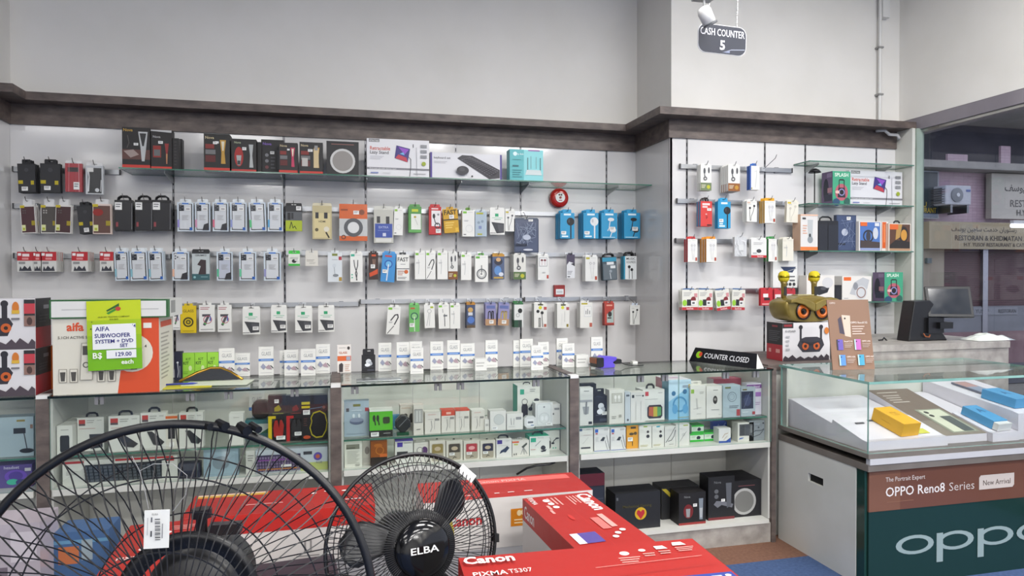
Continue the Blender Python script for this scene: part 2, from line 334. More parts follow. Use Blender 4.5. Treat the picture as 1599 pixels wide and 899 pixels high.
# tube lamp outside
o = MB().tube([(0, 0, 0), (1.2, 0, 0)], .035, 'ffffff', 10); EM = nodes('tube_light'); EM[2].inputs['Emission Color'].default_value = (.95, .95, 1, 1); EM[2].inputs['Emission Strength'].default_value = 3
a = WY(1580, 352, YO-.5); tl = empty('tube_lamp', (a.x, YO-.5, a.z)); tag(tl, 'lit fluorescent tube lamp hanging in front of the fascia sign', 'lamp')
o.obj('tube', EM[0], tl, smooth=True); boxo('fitting', 0, -.03, .03, 1.2, .03, .08, PLAST, 'd0d0d0', tl)

# ------------------------------------------------------------------ glass-topped display counters
YC, YCB, ZG, ZM, ZS, ZBASE = 3.45, 3.93, .986, .712, .57, .13
def glass_plate(name, x0, y0, z0, x1, y1, z1, parent, edge=GEDGE2, body=GLASSG):
    b = MB(); b.box(x0, y0, z0, x1, y1, z1, '808080'); dx, dy, dz = x1-x0, y1-y0, z1-z0; t = min(dx, dy, dz)
    b.m = [0, 0, 1, 1, 1, 1] if t == dz else [1, 1, 0, 0, 1, 1] if t == dy else [1, 1, 1, 1, 0, 0]
    return b.obj(name, [body, edge], parent)
POST = [-2.45, -1.285, -.038, 1.172, 2.373]
CLAMPX = [[], [155, 297, 357, 460], [554, 684, 719, 837], [1000, 1038, 1133, 1180]]
CL = ['glass counter at the far left edge under the stacked karaoke boxes', 'glass counter carrying the subwoofer box, behind the large fan', 'middle glass counter with white and green gadget boxes inside', 'right glass counter carrying the counter closed sign']
for k in range(4):
    xa, xb = POST[k], POST[k+1]; pw = .05 if k else .05
    cx = (xa+xb)/2; u = empty('display_counter', (cx, YC, 0)); tag(u, CL[k], 'counter', 'glass display counters')
    def part(name, x0, y0, z0, x1, y1, z1, mat, col='808080'): return boxo(name, x0-cx, y0-YC, z0, x1-cx, y1-YC, z1, mat, col, u)
    xi = xa+pw
    part('post', xa, YC, 0, xi, YCB, ZG-.012, WOOD)
    part('post_cap', xa+.002, YC-.002, ZG-.012, xi-.002, YC+.05, ZG+.004, PLAST, 'dcdcda')
    part('post_top', xa+.002, YC+.05, ZG-.012, xi-.002, YCB, ZG+.002, WOOD)
    if k == 3: part('end_post', xb, YC, 0, xb+.026, YCB, ZG, WOOD); part('side_panel', xb-.012, YC+.02, ZBASE, xb-.001, YCB-.01, ZG-.015, CAB)
    else: part('side_panel', xb-.01, YC+.02, ZBASE, xb-.0005, YCB-.01, ZG-.015, CAB)
    part('side_panel', xi+.0005, YC+.02, ZBASE, xi+.01, YCB-.01, ZG-.015, CAB)
    g = glass_plate('glass_top', xi+.001-cx, -.012, ZG-.01, xb-.001-cx, YCB-YC, ZG, u, GEDGE)
    n = 3; bw = (xb-xi-.02)/n
    for i in range(n): part('back_panel', xi+.01+i*bw+.002, YCB-.016, ZBASE, xi+.01+(i+1)*bw-.002, YCB-.004, ZG-.012, CAB)
    glass_plate('glass_shelf', xi+.011-cx, .03, ZM-.008, xb-.013-cx, YCB-.02-YC, ZM, u, GEDGE2)
    part('shelf', xi+.011, YC, ZS-.028, xb-.013, YCB-.017, ZS, CAB)
    part('base_shelf', xi+.011, YC+.005, ZBASE-.02, xb-.013, YCB-.017, ZBASE, CAB)
    part('kickplate', xi, YC+.012, 0, xb, YC+.03, ZBASE-.02, STONE)
    mid = (xi+xb)/2
    for a, b_ in ((xi+.004, mid-.002), (mid+.002, xb-.004)): glass_plate('glass_pane', a-cx, .004, ZS+.002, b_-cx, .009, ZG-.013, u, GEDGE3, GLASS)
    for px in CLAMPX[k]:
        x = WY(px, 598, YC).x
        b = MB(); b.box(x-.018-cx, -.006, ZG-.046, x-.004-cx, .012, ZG-.012, '77777a'); b.box(x+.004-cx, -.006, ZG-.046, x+.018-cx, .012, ZG-.012, '77777a'); b.box(x-.004-cx, -.004, ZG-.024, x+.004-cx, .012, ZG-.012, '55555a'); b.obj('glass_clamp', PLAST, u)

# ------------------------------------------------------------------ wall fixtures: glass shelves and hook rails
def bracket(parent, x, yw, z, d, name='bracket'):
    b = MB(); b.prism([(0, 0), (0, -.045), (-.02, -.045), (-d, -.01), (-d, 0)], -.003, .003, 'a0a3a3', M=Matrix.Translation((x, yw, z)) @ Matrix.Rotation(pi/2, 4, 'Z') @ Matrix.Scale(1, 4))
    return b.obj(name, METAL, parent)
def wall_shelf(label, x0, x1, y0, yw, z, bx):
    u = empty('glass_wall_shelf', ((x0+x1)/2, yw, z)); tag(u, label, 'shelf', 'glass wall shelves')
    glass_plate('glass_plate', x0-(x0+x1)/2, y0-yw, -.008, x1-(x0+x1)/2, -.006, 0, u, GEDGE2)
    for x in bx: bracket(u, x-(x0+x1)/2, -.002, -.0085, (yw-y0)*.8)
    return u
ZSH = 2.178
wall_shelf('long glass shelf on the white back wall under the brown ledge', -1.29, XC-.006, 4.70, YL, ZSH, SX)
ZR = [2.318, 2.021, 1.688, 1.324]
for z, nm in zip(ZR, ('empty top glass shelf in the right corner', 'second glass shelf from the top in the right corner', 'third glass shelf from the top in the right corner', 'lowest glass shelf in the right corner')):
    wall_shelf(nm, 3.212, 4.095, 4.245, YR, z, SXR[2:])
RAILS = {}
def rail(key, label, x0, x1, yw, z):
    u = empty('hook_rail', ((x0+x1)/2, yw, z)); tag(u, label, 'rail', 'hook rails'); cx = (x0+x1)/2
    b = MB(); b.box(x0-cx, -.022, -.015, x1-cx, -.012, .015, 'a9abae'); b.obj('bar', METAL, u)
    for x in (x0, x1): boxo('end_cap', x-cx-.004, -.025, -.017, x-cx+.004, -.009, .017, PLAST, '3a3a3c', u)
    for x in (x0+.12, x1-.12): boxo('mount', x-cx-.015, -.014, -.02, x-cx+.015, 0, .02, METAL, '8a8c90', u)
    RAILS[key] = (u, cx, yw, z)
def xat(px, y=YL): return WY(px, 400, y).x
rail('LA', 'short top hook rail at far left holding four dark pouches', xat(24), xat(190), YL, 2.185)
rail('LB', 'second hook rail at far left with brown and black phone pouches', xat(24), xat(268), YL, 1.955)
rail('MB', 'upper hook rail with white phone case boxes below the long shelf', xat(273), xat(442), YL, 1.965)
rail('NB', 'upper hook rail with cables in the middle of the wall', xat(446), xat(710), YL, 1.975)
rail('OB', 'upper hook rail with blue earphone boxes near the column', xat(715), xat(990), YL, 1.975)
rail('LC', 'third hook rail at far left with red and white packs', xat(24), xat(268), YL, 1.645)
rail('MC', 'middle hook rail with phone case boxes and one teal ceramic box', xat(273), xat(442), YL, 1.665)
rail('NC', 'middle hook rail with slim white cable boxes', xat(446), xat(710), YL, 1.672)
rail('OC', 'middle hook rail above the red call point', xat(715), xat(990), YL, 1.672)
rail('MD', 'lowest hook rail with screen protector packs, left of centre', xat(273), xat(560), YL, 1.32)
rail('ND', 'lowest hook rail with cable packs in the middle of the wall', xat(562), xat(815), YL, 1.335)
rail('OD', 'lowest hook rail below the red call point', xat(818), xat(1000), YL, 1.34)
rail('RA', 'top hook rail on the right wall with an empty hook', WY(1060, 260, YR).x, WY(1234, 260, YR).x, YR, 2.27)
rail('RB', 'second hook rail on the right wall', WY(1055, 316, YR).x, WY(1232, 316, YR).x, YR, 2.03)
rail('RC', 'third hook rail on the right wall', WY(1053, 374, YR).x, WY(1245, 374, YR).x, YR, 1.755)
rail('RD', 'lowest hook rail on the right wall with memory cards', WY(1066, 455, YR).x, WY(1246, 455, YR).x, YR, 1.405)
def hook(key, x, yf, zt):
    u, cx, yw, z = RAILS[key]; b = MB()
    b.box(x-cx-.012, -.03, -.013, x-cx+.012, -.02, .016, 'c4c6c8')
    d = yf-yw; b.tube([(x-cx, -.025, .004), (x-cx, -.05, .006), (x-cx, d-.012, zt-z-.0105), (x-cx, d-.028, zt-z+.012)], .0022, '8f9194', 6)
    b.obj('hook', METAL, u)

# ------------------------------------------------------------------ packaging
def R(a, b, c, d, col): return ('r', a, b, c, d, col)
def pack(name, W, H, D, body, ops, mat=PAPER, tab=None, stick=(), side=None, top=None, rside=None, extra=None):
    """one package: box body with print; hang tab, price sticker and so on as parts; origin at front bottom centre"""
    th = H
    tabh = 0
    if tab: tabh = tab[1]*H; th = H-tabh
    b = MB(); b.box(-W/2, 0, 0, W/2, D, th, body)
    if side: b.c[5] = lin(side); b.c[4] = lin(rside or side)      # order: bottom, top, front, back, right, left
    elif rside: b.c[4] = lin(rside)
    if top: b.c[1] = lin(top)
    Face(b, (-W/2, 0, 0), (1, 0, 0), (0, 0, 1), W, th).draw(ops)
    if extra: extra(b, W, th, D)
    o = b.obj(name, mat)
    if tab:
        kind, _, col = tab[:3]; tw = W*(tab[3] if len(tab) > 3 else .8); t = MB(); y0 = min(D*.45, D-.001); y1 = y0+.0012
        if kind == 'flap':
            sw = min(tw*.36, .03)/2; sz = th+tabh-.014; s0 = max(th+.001, sz); s1 = s0+min(.006, tabh*.4)
            t.box(-tw/2, y0, th, tw/2, y1, s0, col); t.box(-tw/2, y0, s0, -sw, y1, s1, col); t.box(sw, y0, s0, tw/2, y1, s1, col); t.prism([(-tw/2, s1), (tw/2, s1), (tw/2*.92, th+tabh), (-tw/2*.92, th+tabh)], y0, y1, col)
            t.obj('hang_tab', mat, o)
        elif kind == 'loop':
            r = tabh; t.tube([(-tw/2, y0, th-.002), (-tw/2*.9, y0, th+r*.6), (-tw/2*.5, y0, th+r*.95), (tw/2*.5, y0, th+r*.95), (tw/2*.9, y0, th+r*.6), (tw/2, y0, th-.002)], min(.006, r*.3), col, 6)
            t.obj('hang_loop', PLAST, o)
        elif kind == 'lid':
            t.prism([(-tw/2, th), (tw/2, th), (tw/2*.8, th+tabh), (-tw/2*.8, th+tabh)], y0, y1, col); t.obj('flap', mat, o)
    for q in stick: sticker(o, W, th, *q)
    return o
NTH = ['', 'first', 'second', 'third', 'fourth', 'fifth', 'sixth']
def hang(key, box, label, cat, name, body, ops, n=1, D=.012, sp=None, tab=('flap', .09, 'e6e6e4'), tilt=0, off=.13, mat=PAPER, stick=(), **kw):
    u, cx, yw, zr = RAILS[key]; yf = yw-off; x0, y0, x1, y1 = box
    a = WY(x0, y1, yf); c = WY(x1, y0, yf); W = c.x-a.x; H = c.z-a.z; X = (a.x+c.x)/2
    o = pack(name, W, H, D, body, ops, mat, tab, stick, **kw); ht = 0
    if tab is None:                                    # plain box: thin card tab above it carries the hook
        ht = .016; q = MB(); tw = min(W*.7, .05)/2; yy = D*.5
        for r in ((-tw, H, tw, H+.002), (-tw, H+.002, -.009, H+.008), (.009, H+.002, tw, H+.008), (-tw, H+.008, tw, H+.014)): q.box(r[0], yy, r[1], r[2], yy+.001, r[3], body)
        q.obj('hang_tab', mat, o)
    t = radians(tilt); o.location = (X-H*sin(t), yf, a.z); o.rotation_euler = (0, t, 0)
    tag(o, label, cat); hook(key, X, yf, c.z+ht)
    sp = sp or D+.004
    if n > 1:
        g = 'packs behind: '+label; 
        for i in range(1, n):
            q = copy_tree(o, (random.uniform(-.0015, .0015)+(.002*i if tilt else 0), i*sp, random.uniform(-.002, .001)))
            q['label'] = NTH[i]+' spare behind the '+label; q['group'] = g
    return o
def stand(zs, box, label, cat, name, body, ops, D=.05, yr=(3.5, 3.86), Y=None, rz=0, tilt=0, mat=PAPER, tab=None, stick=(), lean=0, **kw):
    x0, y0, x1, y1 = box; xm = (x0+x1)/2
    yf = Y if Y is not None else min(max(WZ(xm, y1, zs).y, yr[0]), yr[1])
    a = WY(x0, y1, yf); c = WY(x1, y0, yf); W = (c.x-a.x)/cos(radians(rz)); H = c.z-zs; X = (a.x+c.x)/2
    if zs in (ZM, ZS, ZBASE):                          # keep goods inside their counter bay
        k = max(i for i in range(4) if POST[i] < X); lo, hi = POST[k]+.064+W/2, POST[k+1]-.015-W/2; X = min(max(X, lo), hi)
    o = pack(name, W, H, D, body, ops, mat, tab, stick, **kw)
    o.location = (X, yf, zs+.0005); o.rotation_euler = (-radians(lean), radians(tilt), radians(rz))
    tag(o, label, cat); return o

# ------------------------------------------------------------------ print designs
W_ = 'e4e4e0'
def k_pouch(y=True, price=True):
    return [R(.03, .02, .97, .97, '2a2a2d'), ('o', .5, .78, .12, '3c3c40'), R(.02, .3, .28, .42, 'b9a71c'), R(.72, .27, .9, .41, 'b9a71c')]
def k_leather(c, lens='5a5552', red=False):
    o = [R(.04, .03, .96, .94, c), R(0, .9, .3, .99, 'c0ad25'), R(.72, .28, .97, .44, '9c8b1d'), R(.05, .09, .3, .3, 'd9dba0'), R(.1, .12, .25, .2, 'a9b030')]
    o += [('e', .3, .72, .28, .12, '8e231c')] if red else [('o', .2, .8, .05, lens), ('o', .35, .8, .05, lens), ('o', .2, .72, .05, lens), ('o', .35, .72, .05, lens)]
    return o
def k_case(cam='23252e', holo='9fb8c8', pic='c9cdd2', dark=0):
    o = [R(.02, .02, .98, .98, 'b9c9d8'), R(.06, .03, .94, .97, 'd4dbe0'), R(.1, .05, .92, .95, '1d1f24'), R(.14, .08, .86, .93, pic), R(.3, .93, .7, .98, '4a78c0'), R(.12, .7, .42, .9, cam), ('o', .2, .85, .05, '55585e'), ('o', .2, .76, .05, '55585e'), ('o', .33, .81, .05, '55585e'), R(.02, .14, .14, .4, holo), R(.76, .04, .93, .14, '2458a8'), ('n', .3, .55, .4, 4, .045, 'a9a9ac'), R(.5, .72, .82, .82, 'e6e6e4'), R(.55, .75, .78, .79, '8a8a8e')]
    if dark: o += [('p', [(.5, .04), (.92, .04), (.92, .3), (.6, .24)], '2a2a30')]
    return o
def k_red():
    return [R(0, .55, 1, 1, 'b3202a'), R(.05, .8, .25, .93, 'e6e6e6'), R(.32, .76, .75, .9, 'e8dada'), R(.3, .6, .7, .7, 'd98a8a'), R(.1, .38, .5, .5, '8c8c8c'), ('p', [(.12, .04), (.9, .04), (.8, .3), (.65, .14), (.45, .3), (.3, .12), (.2, .28)], '30323c')]
def k_seven():
    return [('n', .08, .92, .6, 2, .06, 'a04050'), ('t', '7', .2, .25, .42, '4a4a50', .6, 'l', .03), ('g', .55, .45, .28, .05, 'b0566a'), ('p', [(.66, .4), (.78, .42), (.74, .6), (.7, .6)], '4a6ab0'), ('p', [(.3, .3), (.45, .26), (.5, .3), (.35, .36)], '58a060'), ('n', .1, .1, .8, 1, .05, '8a8a8a')]
def k_stand():
    return [R(.35, .72, .58, .84, '2aa06c'), ('n', .15, .68, .7, 1, .05, '7fc0a0'), ('n', .3, .61, .45, 1, .04, '3f8a6a'), ('p', [(.1, .5), (.95, .45), (.95, .08), (.45, .05)], '3a3b40'), ('p', [(.5, .42), (.9, .4), (.9, .12), (.6, .12)], '4d4e54'), R(.02, .05, .4, .07, '3a3b40')]
def k_slim(logo='6aa84a', art='cable', c='55565a'):
    o = [R(.06, .88, .36, .96, logo), ('n', .45, .93, .4, 1, .02, 'a5a5a8')]
    if art == 'cable': o += [('l', [(.35, .72), (.4, .5), (.35, .2)], .05, 'b9bcbe'), ('n', .12, .62, .35, 2, .03, '9a9a9e')]
    elif art == 'bend': o += [('l', [(.3, .5), (.6, .7), (.8, .72), (.85, .62), (.6, .36)], .09, '3a3b3f'), ('l', [(.55, .3), (.1, .03)], .05, '3a3b3f'), ('n', .15, .45, .3, 2, .03, '8a8a8e')]
    elif art == 'two': o += [('l', [(.3, .75), (.35, .55), (.55, .3), (.5, .06)], .07, '3a3b3f'), ('l', [(.62, .75), (.6, .55), (.42, .3), (.55, .06)], .07, '3a3b3f'), ('o', .15, .25, .06, '3fae8a'), ('o', .15, .15, .06, '3fae8a')]
    elif art == 'coil': o += [('g', .5, .3, .4, .1, '6d7072'), ('g', .5, .3, .26, .05, 'a4a6a8'), ('l', [(.5, .35), (.5, .62)], .06, '55575a'), ('o', .48, .3, .07, '77797c')]
    elif art == 'ear': o += [('l', [(.3, .62), (.28, .4), (.32, .05)], .04, c), ('l', [(.72, .72), (.6, .45), (.42, .25), (.4, .05)], .04, c), ('o', .3, .66, .1, c), ('o', .72, .76, .1, c), ('n', .12, .84, .3, 1, .03, '8a8a8e')]
    elif art == 'ears': o += [R(.3, .5, .85, .85, 'd6d6d6'), ('g', .42, .72, .09, .03, '8a8a8e'), ('g', .7, .72, .09, .03, '8a8a8e'), ('l', [(.42, .68), (.5, .1)], .03, 'c0c0c4'), ('l', [(.7, .68), (.6, .1)], .03, 'c0c0c4'), R(.78, .06, .95, .2, 'a8442e')]
    elif art == 'round': o += [('g', .55, .3, .3, .04, 'd0d0d0'), ('n', .15, .62, .35, 2, .03, '9a9a9e'), R(.1, .06, .3, .09, '55565a')]
    return o
def k_ear(c='17181c', wh=False, two=False):
    c = 'd8dadc' if wh else c
    o = [R(.25, .9, .75, .97, 'd5e6ee')]
    if two: o += [('e', .6, .74, .2, .07, c), ('l', [(.55, .7), (.48, .4), (.4, .3)], .05, c), ('e', .72, .33, .2, .1, c), ('l', [(.68, .28), (.55, .05)], .05, c), R(.08, .03, .85, .06, 'a9d4e6')]
    else: o += [('o', .72, .66, .27, c), ('l', [(.74, .5), (.74, .02)], .09, c), R(.1, .05, .55, .11, 'd0e4ee'), R(.12, .14, .38, .19, 'd0e4ee'), R(.55, .62, .66, .75, '3a3c42' if not wh else 'b9bbc0')]
    return o
def k_bcable(bot='5f7a52', y=False):
    return [R(0, 0, 1, .3, bot), ('o', .72, .14, .16, 'b5b52a' if not y else 'b5862a'), ('n', .08, .22, .4, 3, .05, 'd8d2b8'), ('e', .35, .75, .1, .12, '4a4b50'), ('e', .75, .78, .08, .12, '4a4b50'), ('l', [(.35, .62), (.4, .5)], .08, '4a4b50'), ('g', .42, .46, .17, .09, '5b5c60')]
def k_glass():
    return [('n', .2, .9, .6, 1, .03, 'b0b0b4'), ('t', 'GLASS', .2, .7, .13, '85888e', .62, 'l', 0), R(0, .5, 1, .58, '3f6fb5'), R(.15, .525, .85, .55, '9db9dc'), ('p', [(.12, .3), (.3, .42), (.5, .3), (.35, .2)], '8f93a8'), ('p', [(.45, .28), (.7, .38), (.9, .2), (.6, .22)], 'a58f98'), ('l', [(.8, .34), (.97, .25)], .06, '3a3a40'), ('n', .12, .1, .75, 1, .03, 'b5b5b8')]
def k_sd():
    return [R(0, 0, 1, .14, 'b03038'), ('t', 'SanDisk', .5, .03, .085, 'e8d8d8', .86, 'c'), ('n', .1, .86, .5, 3, .07, 'a0a0a2'), R(.75, .62, .95, .82, 'c58a8e'), ('e', .16, .35, .14, .15, '8fc23a'), R(.3, .22, .56, .52, '26282c'), ('o', .7, .52, .16, '7c2830'), R(.55, .24, .85, .46, 'e0e0e0'), R(.62, .3, .78, .39, '55565a')]
def k_clip(model='gold'):
    acc = {'gold': 'b98f3c', 'red': 'b0383a', 'sil': 'aeb2b6', 'pink': 'b8385a', 'pur': '6a4a9a'}[model]
    return [R(0, 0, 1, .09, 'c23a30'), ('t', 'Nova', .06, .86, .075, 'c8b890' if model != 'pur' else '8a6ac0', .45), R(.06, .6, .4, .72, '7c2a26'), R(.06, .45, .45, .57, '6d6d6e'), R(.06, .24, .45, .42, '5a1f1e'), ('p', [(.62, .84), (.86, .84), (.8, .5), (.84, .2), (.66, .2), (.68, .5)], acc), ('p', [(.68, .8), (.8, .8), (.76, .55), (.72, .55)], 'd8d0b8'), R(.44, .74, .58, .8, 'd8d8d8')]
def k_lazy():
    return [R(.03, .91, .2, .99, '6a6a6c'), ('t', 'RETRACTABLE', .04, .925, .045, 'd9d9d9', .15), ('t', 'Retractable', .05, .7, .1, 'c2482e', .32), ('t', 'Lazy Stand', .05, .6, .085, '4a4a50', .3), ('n', .05, .54, .22, 3, .035, 'b9b9be'), R(0, .19, 1, .24, '7a7a80'), ('t', 'Multi-angle adjustable desktop stand', .04, .195, .035, 'd5d5d5', .7), ('p', [(.47, .84), (.69, .76), (.65, .4), (.44, .5)], '3b2f78'), ('p', [(.5, .8), (.67, .74), (.6, .6)], '8a4ab8'), ('p', [(.45, .5), (.65, .4), (.63, .52), (.5, .6)], 'b83a4a'), ('p', [(.52, .62), (.6, .58), (.58, .66)], '6ab0d8'), ('l', [(.66, .55), (.7, .48), (.7, .3), (.68, .0)], .008, '2b2b2e'), ('l', [(.74, .88), (.74, .8)], .012, '55555a'), ('l', [(.79, .8), (.8, .05)], .006, '8a8a90'), R(.86, .8, .96, .88, '8a8c90'), R(.86, .66, .96, .74, '8a8c90'), R(.86, .52, .96, .6, '8a8c90'), ('o', .91, .37, .034, '98a832'), R(.06, .08, .18, .11, '7a86b8'), ('n', .25, .1, .12, 1, .03, 'b5b5b8'), ('n', .74, .1, .2, 1, .03, '77777a')]
def k_tag(): return []
ORD = ['first', 'second', 'third', 'fourth', 'fifth', 'sixth', 'seventh', 'eighth', 'ninth', 'tenth', 'eleventh', 'twelfth']
FL = lambda c='e6e6e4', h=.1, w=.75: ('flap', h, c, w)
LP = lambda c='18181a', h=.12, w=.45: ('loop', h, c, w)

# ------------------------------------------------------------------ hanging goods, far left
hang('LA', (27, 249, 54, 300), 'leftmost black phone pouch with yellow stickers on the top rail', 'phone pouch', 'phone_pouch', '1c1c1f', k_pouch(), 3, .012, .02, tab=('flap', .13, '18181c', .5), stick=[(.2, .06, .55, .2)], tilt=-2)
hang('LA', (63, 249, 94, 300), 'wider black phone pouch with yellow stickers beside the red one', 'phone pouch', 'phone_pouch', '1c1c1f', k_pouch(), 2, .012, .02, tab=('flap', .13, '18181c', .6), stick=[(.2, .08, .52, .22)])
hang('LA', (102, 251, 128, 299), 'red patterned case in a clear bag on the top left rail', 'phone case', 'bagged_phone_case', '9c2a34', [R(.15, .7, .78, .86, '2b2024'), ('l', [(.2, 0), (.24, 1)], .03, 'c07a80'), ('l', [(.82, 0), (.8, 1)], .04, 'c58a90'), ('l', [(.62, .0), (.66, .7)], .02, 'b8646c')], 2, .012, tab=FL('dcdcdc', .09, .98), stick=[(.5, .08, .85, .34)], mat=GLOSS)
hang('LA', (134, 254, 161, 303), 'bagged black case with white streaks beside the red one', 'phone case', 'bagged_phone_case', 'b9bcc0', [R(.12, .04, .9, .92, '24262a'), ('l', [(.15, .1), (.2, .6), (.16, .8)], .07, 'd5d8da'), ('l', [(.85, .1), (.88, .5)], .04, 'c5c8ca'), ('o', .65, .15, .12, 'c9cccf'), R(.1, .78, .45, .92, 'd8d8d4')], 2, .012, tab=FL('dcdcdc', .1, .9), mat=GLOSS)
hang('LB', (31, 311, 53, 364), 'maroon flip case in a white sleeve, leftmost on second rail', 'phone case', 'flip_case', 'd6d4d0', k_leather('4a2c30'), 3, .012, .02, tab=FL('d5d5d5', .17, .6), tilt=-3)
hang('LB', (64, 311, 89, 364), 'grey-brown flip case with yellow corner on second left rail', 'phone case', 'flip_case', 'd6d4d0', k_leather('4b4642', 'a9a5a0'), 2, .012, tab=FL('d5d5d5', .17, .6))
hang('LB', (88, 311, 112, 364), 'dark maroon flip case with yellow corner beside the grey-brown one', 'phone case', 'flip_case', 'd6d4d0', k_leather('442a2c'), 2, .012, tab=FL('d5d5d5', .17, .6), tilt=2, off=.14)
hang('LB', (119, 315, 143, 364), 'black pouch hanging crooked between two flip cases', 'phone pouch', 'phone_pouch', '1e1e22', k_pouch(), 3, .012, .02, tab=('flap', .12, '16161a', .6), stick=[(.3, .05, .62, .2)], tilt=-6)
hang('LB', (145, 311, 173, 365), 'brown flip case with a red patch on the second left rail', 'phone case', 'flip_case', 'd6c4bc', k_leather('5d4038', red=True), 2, .012, tab=FL('d5d5d5', .14, .7), off=.15)
for i, (a, c) in enumerate(((179, 207), (211, 238), (238, 267))):
    hang('LB', (a, 306, c, 360), ORD[i]+' black leather pouch with carry loop left of the case boxes', 'phone pouch', 'leather_pouch', '17171a', [R(.04, .03, .94, .9, '202024'), ('l', [(.94, .05), (.96, .9)], .02, '8f9094'), R(.08, .13, .2, .28, '8a3a40')], 2, .02, .026, tab=LP('131316', .12, .66), stick=[(.04, .68, .42, .92)], mat=GLOSS)
# red and white card packs
for i, (a, c, n, lb) in enumerate(((27, 52, 3, 'leftmost red and white accessory pack on third left rail'), (52, 65, 2, 'narrow red and white pack second from left on third rail'), (64, 88, 5, 'red and white pack third from left on third rail'), (112, 137, 5, 'red and white pack fourth from left on third rail'), (156, 177, 2, 'red and white pack next to the first case box'))):
    hang('LC', (a, 393, c, 424), lb, 'accessory pack', 'accessory_pack', 'cfcfcb', k_red(), n, .02, .024, tab=None)
# phone case boxes
hol = ['8f86c8', 'c88aa8', 'c8607a', '8a94c8', '50b878', '4a9ac8']
for i, (a, c) in enumerate(((277, 302), (304.6, 328), (332, 356.5), (359.5, 385), (388, 414), (418, 441.6))):
    hang('MB', (a, 311, c, 361), ORD[i]+' of six white phone case boxes on the upper case rail', 'phone case', 'phone_case_box', 'c4ced6', k_case(holo=hol[i], dark=i in (1, 2)), 2, .014, .02, tab=FL('dce2e6', .1, .7), mat=GLOSS, tilt=(0, 0, 0, 0, -2, 0)[i])
for i, (a, c) in enumerate(((178, 200), (202, 229), (231, 254))):
    hang('LC', (a, 387, c, 438), ORD[i]+' white phone case box beside the red packs', 'phone case', 'phone_case_box', 'c4ced6', k_case(holo='7fb0c0'), 3, .014, .018, tab=FL('dce2e6', .1, .75), mat=GLOSS, tilt=-2)
hang('MC', (269, 388, 295, 438), 'phone case box with two small lenses left of the teal box', 'phone case', 'phone_case_box', 'c4ced6', k_case('c9cdd2', 'd8a890', dark=1), 2, .014, tab=FL('dce2e6', .1, .7), mat=GLOSS)
hang('MC', (300, 389, 327, 437), 'ceramic phone case box, black top and teal bottom', 'phone case', 'ceramic_case_box', 'b5bec0', [R(0, 0, 1, .22, '2f5a60'), R(0, .95, 1, 1, '222428'), ('t', 'CERAMICS', .5, .86, .06, '3a3c40', .8, 'c'), ('p', [(.35, .2), (.8, .2), (.8, .72), (.5, .74), (.3, .55), (.5, .5)], '35282c'), ('n', .5, .12, .4, 1, .04, '9ac0c4'), ('o', .15, .1, .07, '8ab8bc')], 2, .014, tab=('flap', .1, '1d1f22', .98))
for i, (a, c, h, dk) in enumerate(((338.6, 363, '50b088', 1), (373.6, 400, '60b890', 0), (412, 438.5, '8a8ab8', 0))):
    hang('MC', (a, 388, c, 438), ORD[i]+' white phone case box right of the teal ceramic box', 'phone case', 'phone_case_box', 'c4ced6', k_case('23252e', h, 'b4bac8' if i == 0 else 'c9cdd2', dk), 2, .014, .018, tab=FL('dce2e6', .1, .6), mat=GLOSS)
# lowest rail, screen protectors
hang('MD', (270, 478, 281, 515), 'white seven-logo protector half hidden by the subwoofer box', 'screen protector', 'screen_protector_pack', W_, k_seven(), 1, .01, tab=None)
hang('MD', (282, 477, 306, 520), 'bright yellow screen protector pack with a black lion emblem', 'screen protector', 'screen_protector_pack', 'd9bc10', [('t', 'GLASS', .5, .76, .1, '6a5a10', .7, 'c'), ('g', .5, .4, .34, .1, '3a3410'), ('o', .5, .4, .16, '4a4212'), ('o', .5, .4, .08, 'c0a818'), ('n', .15, .08, .7, 1, .03, '6a5a10')], 2, .01, tab=None)
hang('MD', (311, 476, 335, 518), 'white seven-logo protector pack right of the yellow one', 'screen protector', 'screen_protector_pack', W_, k_seven(), 2, .01, tab=None)
hang('MD', (340, 476, 361, 518), 'second white seven-logo protector pack from the yellow one', 'screen protector', 'screen_protector_pack', W_, k_seven(), 2, .01, tab=None)
for i, (a, y0, c, y1) in enumerate(((379, 478, 406, 522), (423.5, 476, 447.5, 519), (461, 477, 487, 519), (497, 476, 522, 518))):
    hang('MD', (a, y0, c, y1), ORD[i]+' of four packs showing a dark phone and green logo', 'screen protector', 'privacy_protector_pack', W_, k_stand(), 2, .01, tab=FL(W_, .08, .98), stick=[(.58, .16, .92, .3)])
# ------------------------------------------------------------------ upper cable rail
hang('NB', (446, 317, 471.5, 360.5), 'black and lime charger pack with scribbled drawing', 'charger', 'charger_pack', '2a2b2e', [R(0, 0, 1, .42, 'a5b428'), R(0, .42, 1, .76, '55585c'), R(.12, .45, .3, .72, '1d1e20'), R(.35, .48, .48, .72, '2b2c2f'), ('l', [(.25, .1), (.35, .36), (.45, .12), (.55, .2), (.65, .08)], .04, '3a3f14')], 1, .02, tab=('flap', .1, '1b1c1e', .98), stick=[(.65, .82, .95, .98)])
hang('NB', (488, 317, 518, 373), 'cream and gold HDMI cable blister pack', 'cable', 'hdmi_cable_pack', 'b8ac84', [R(.08, .04, .92, .78, 'cdbf8e'), R(.15, .62, .32, .8, '26262a'), R(.6, .62, .78, .8, '26262a'), ('t', 'HDMI', .5, .5, .06, '3f3a28', .6, 'c'), ('o', .22, .28, .09, '5d543a'), ('l', [(.7, .2), (.85, .05)], .08, '3a3428'), ('o', .72, .3, .14, 'd8d2c0')], 2, .02, tab=FL('c9c2a8', .08, .98), mat=GLOSS)
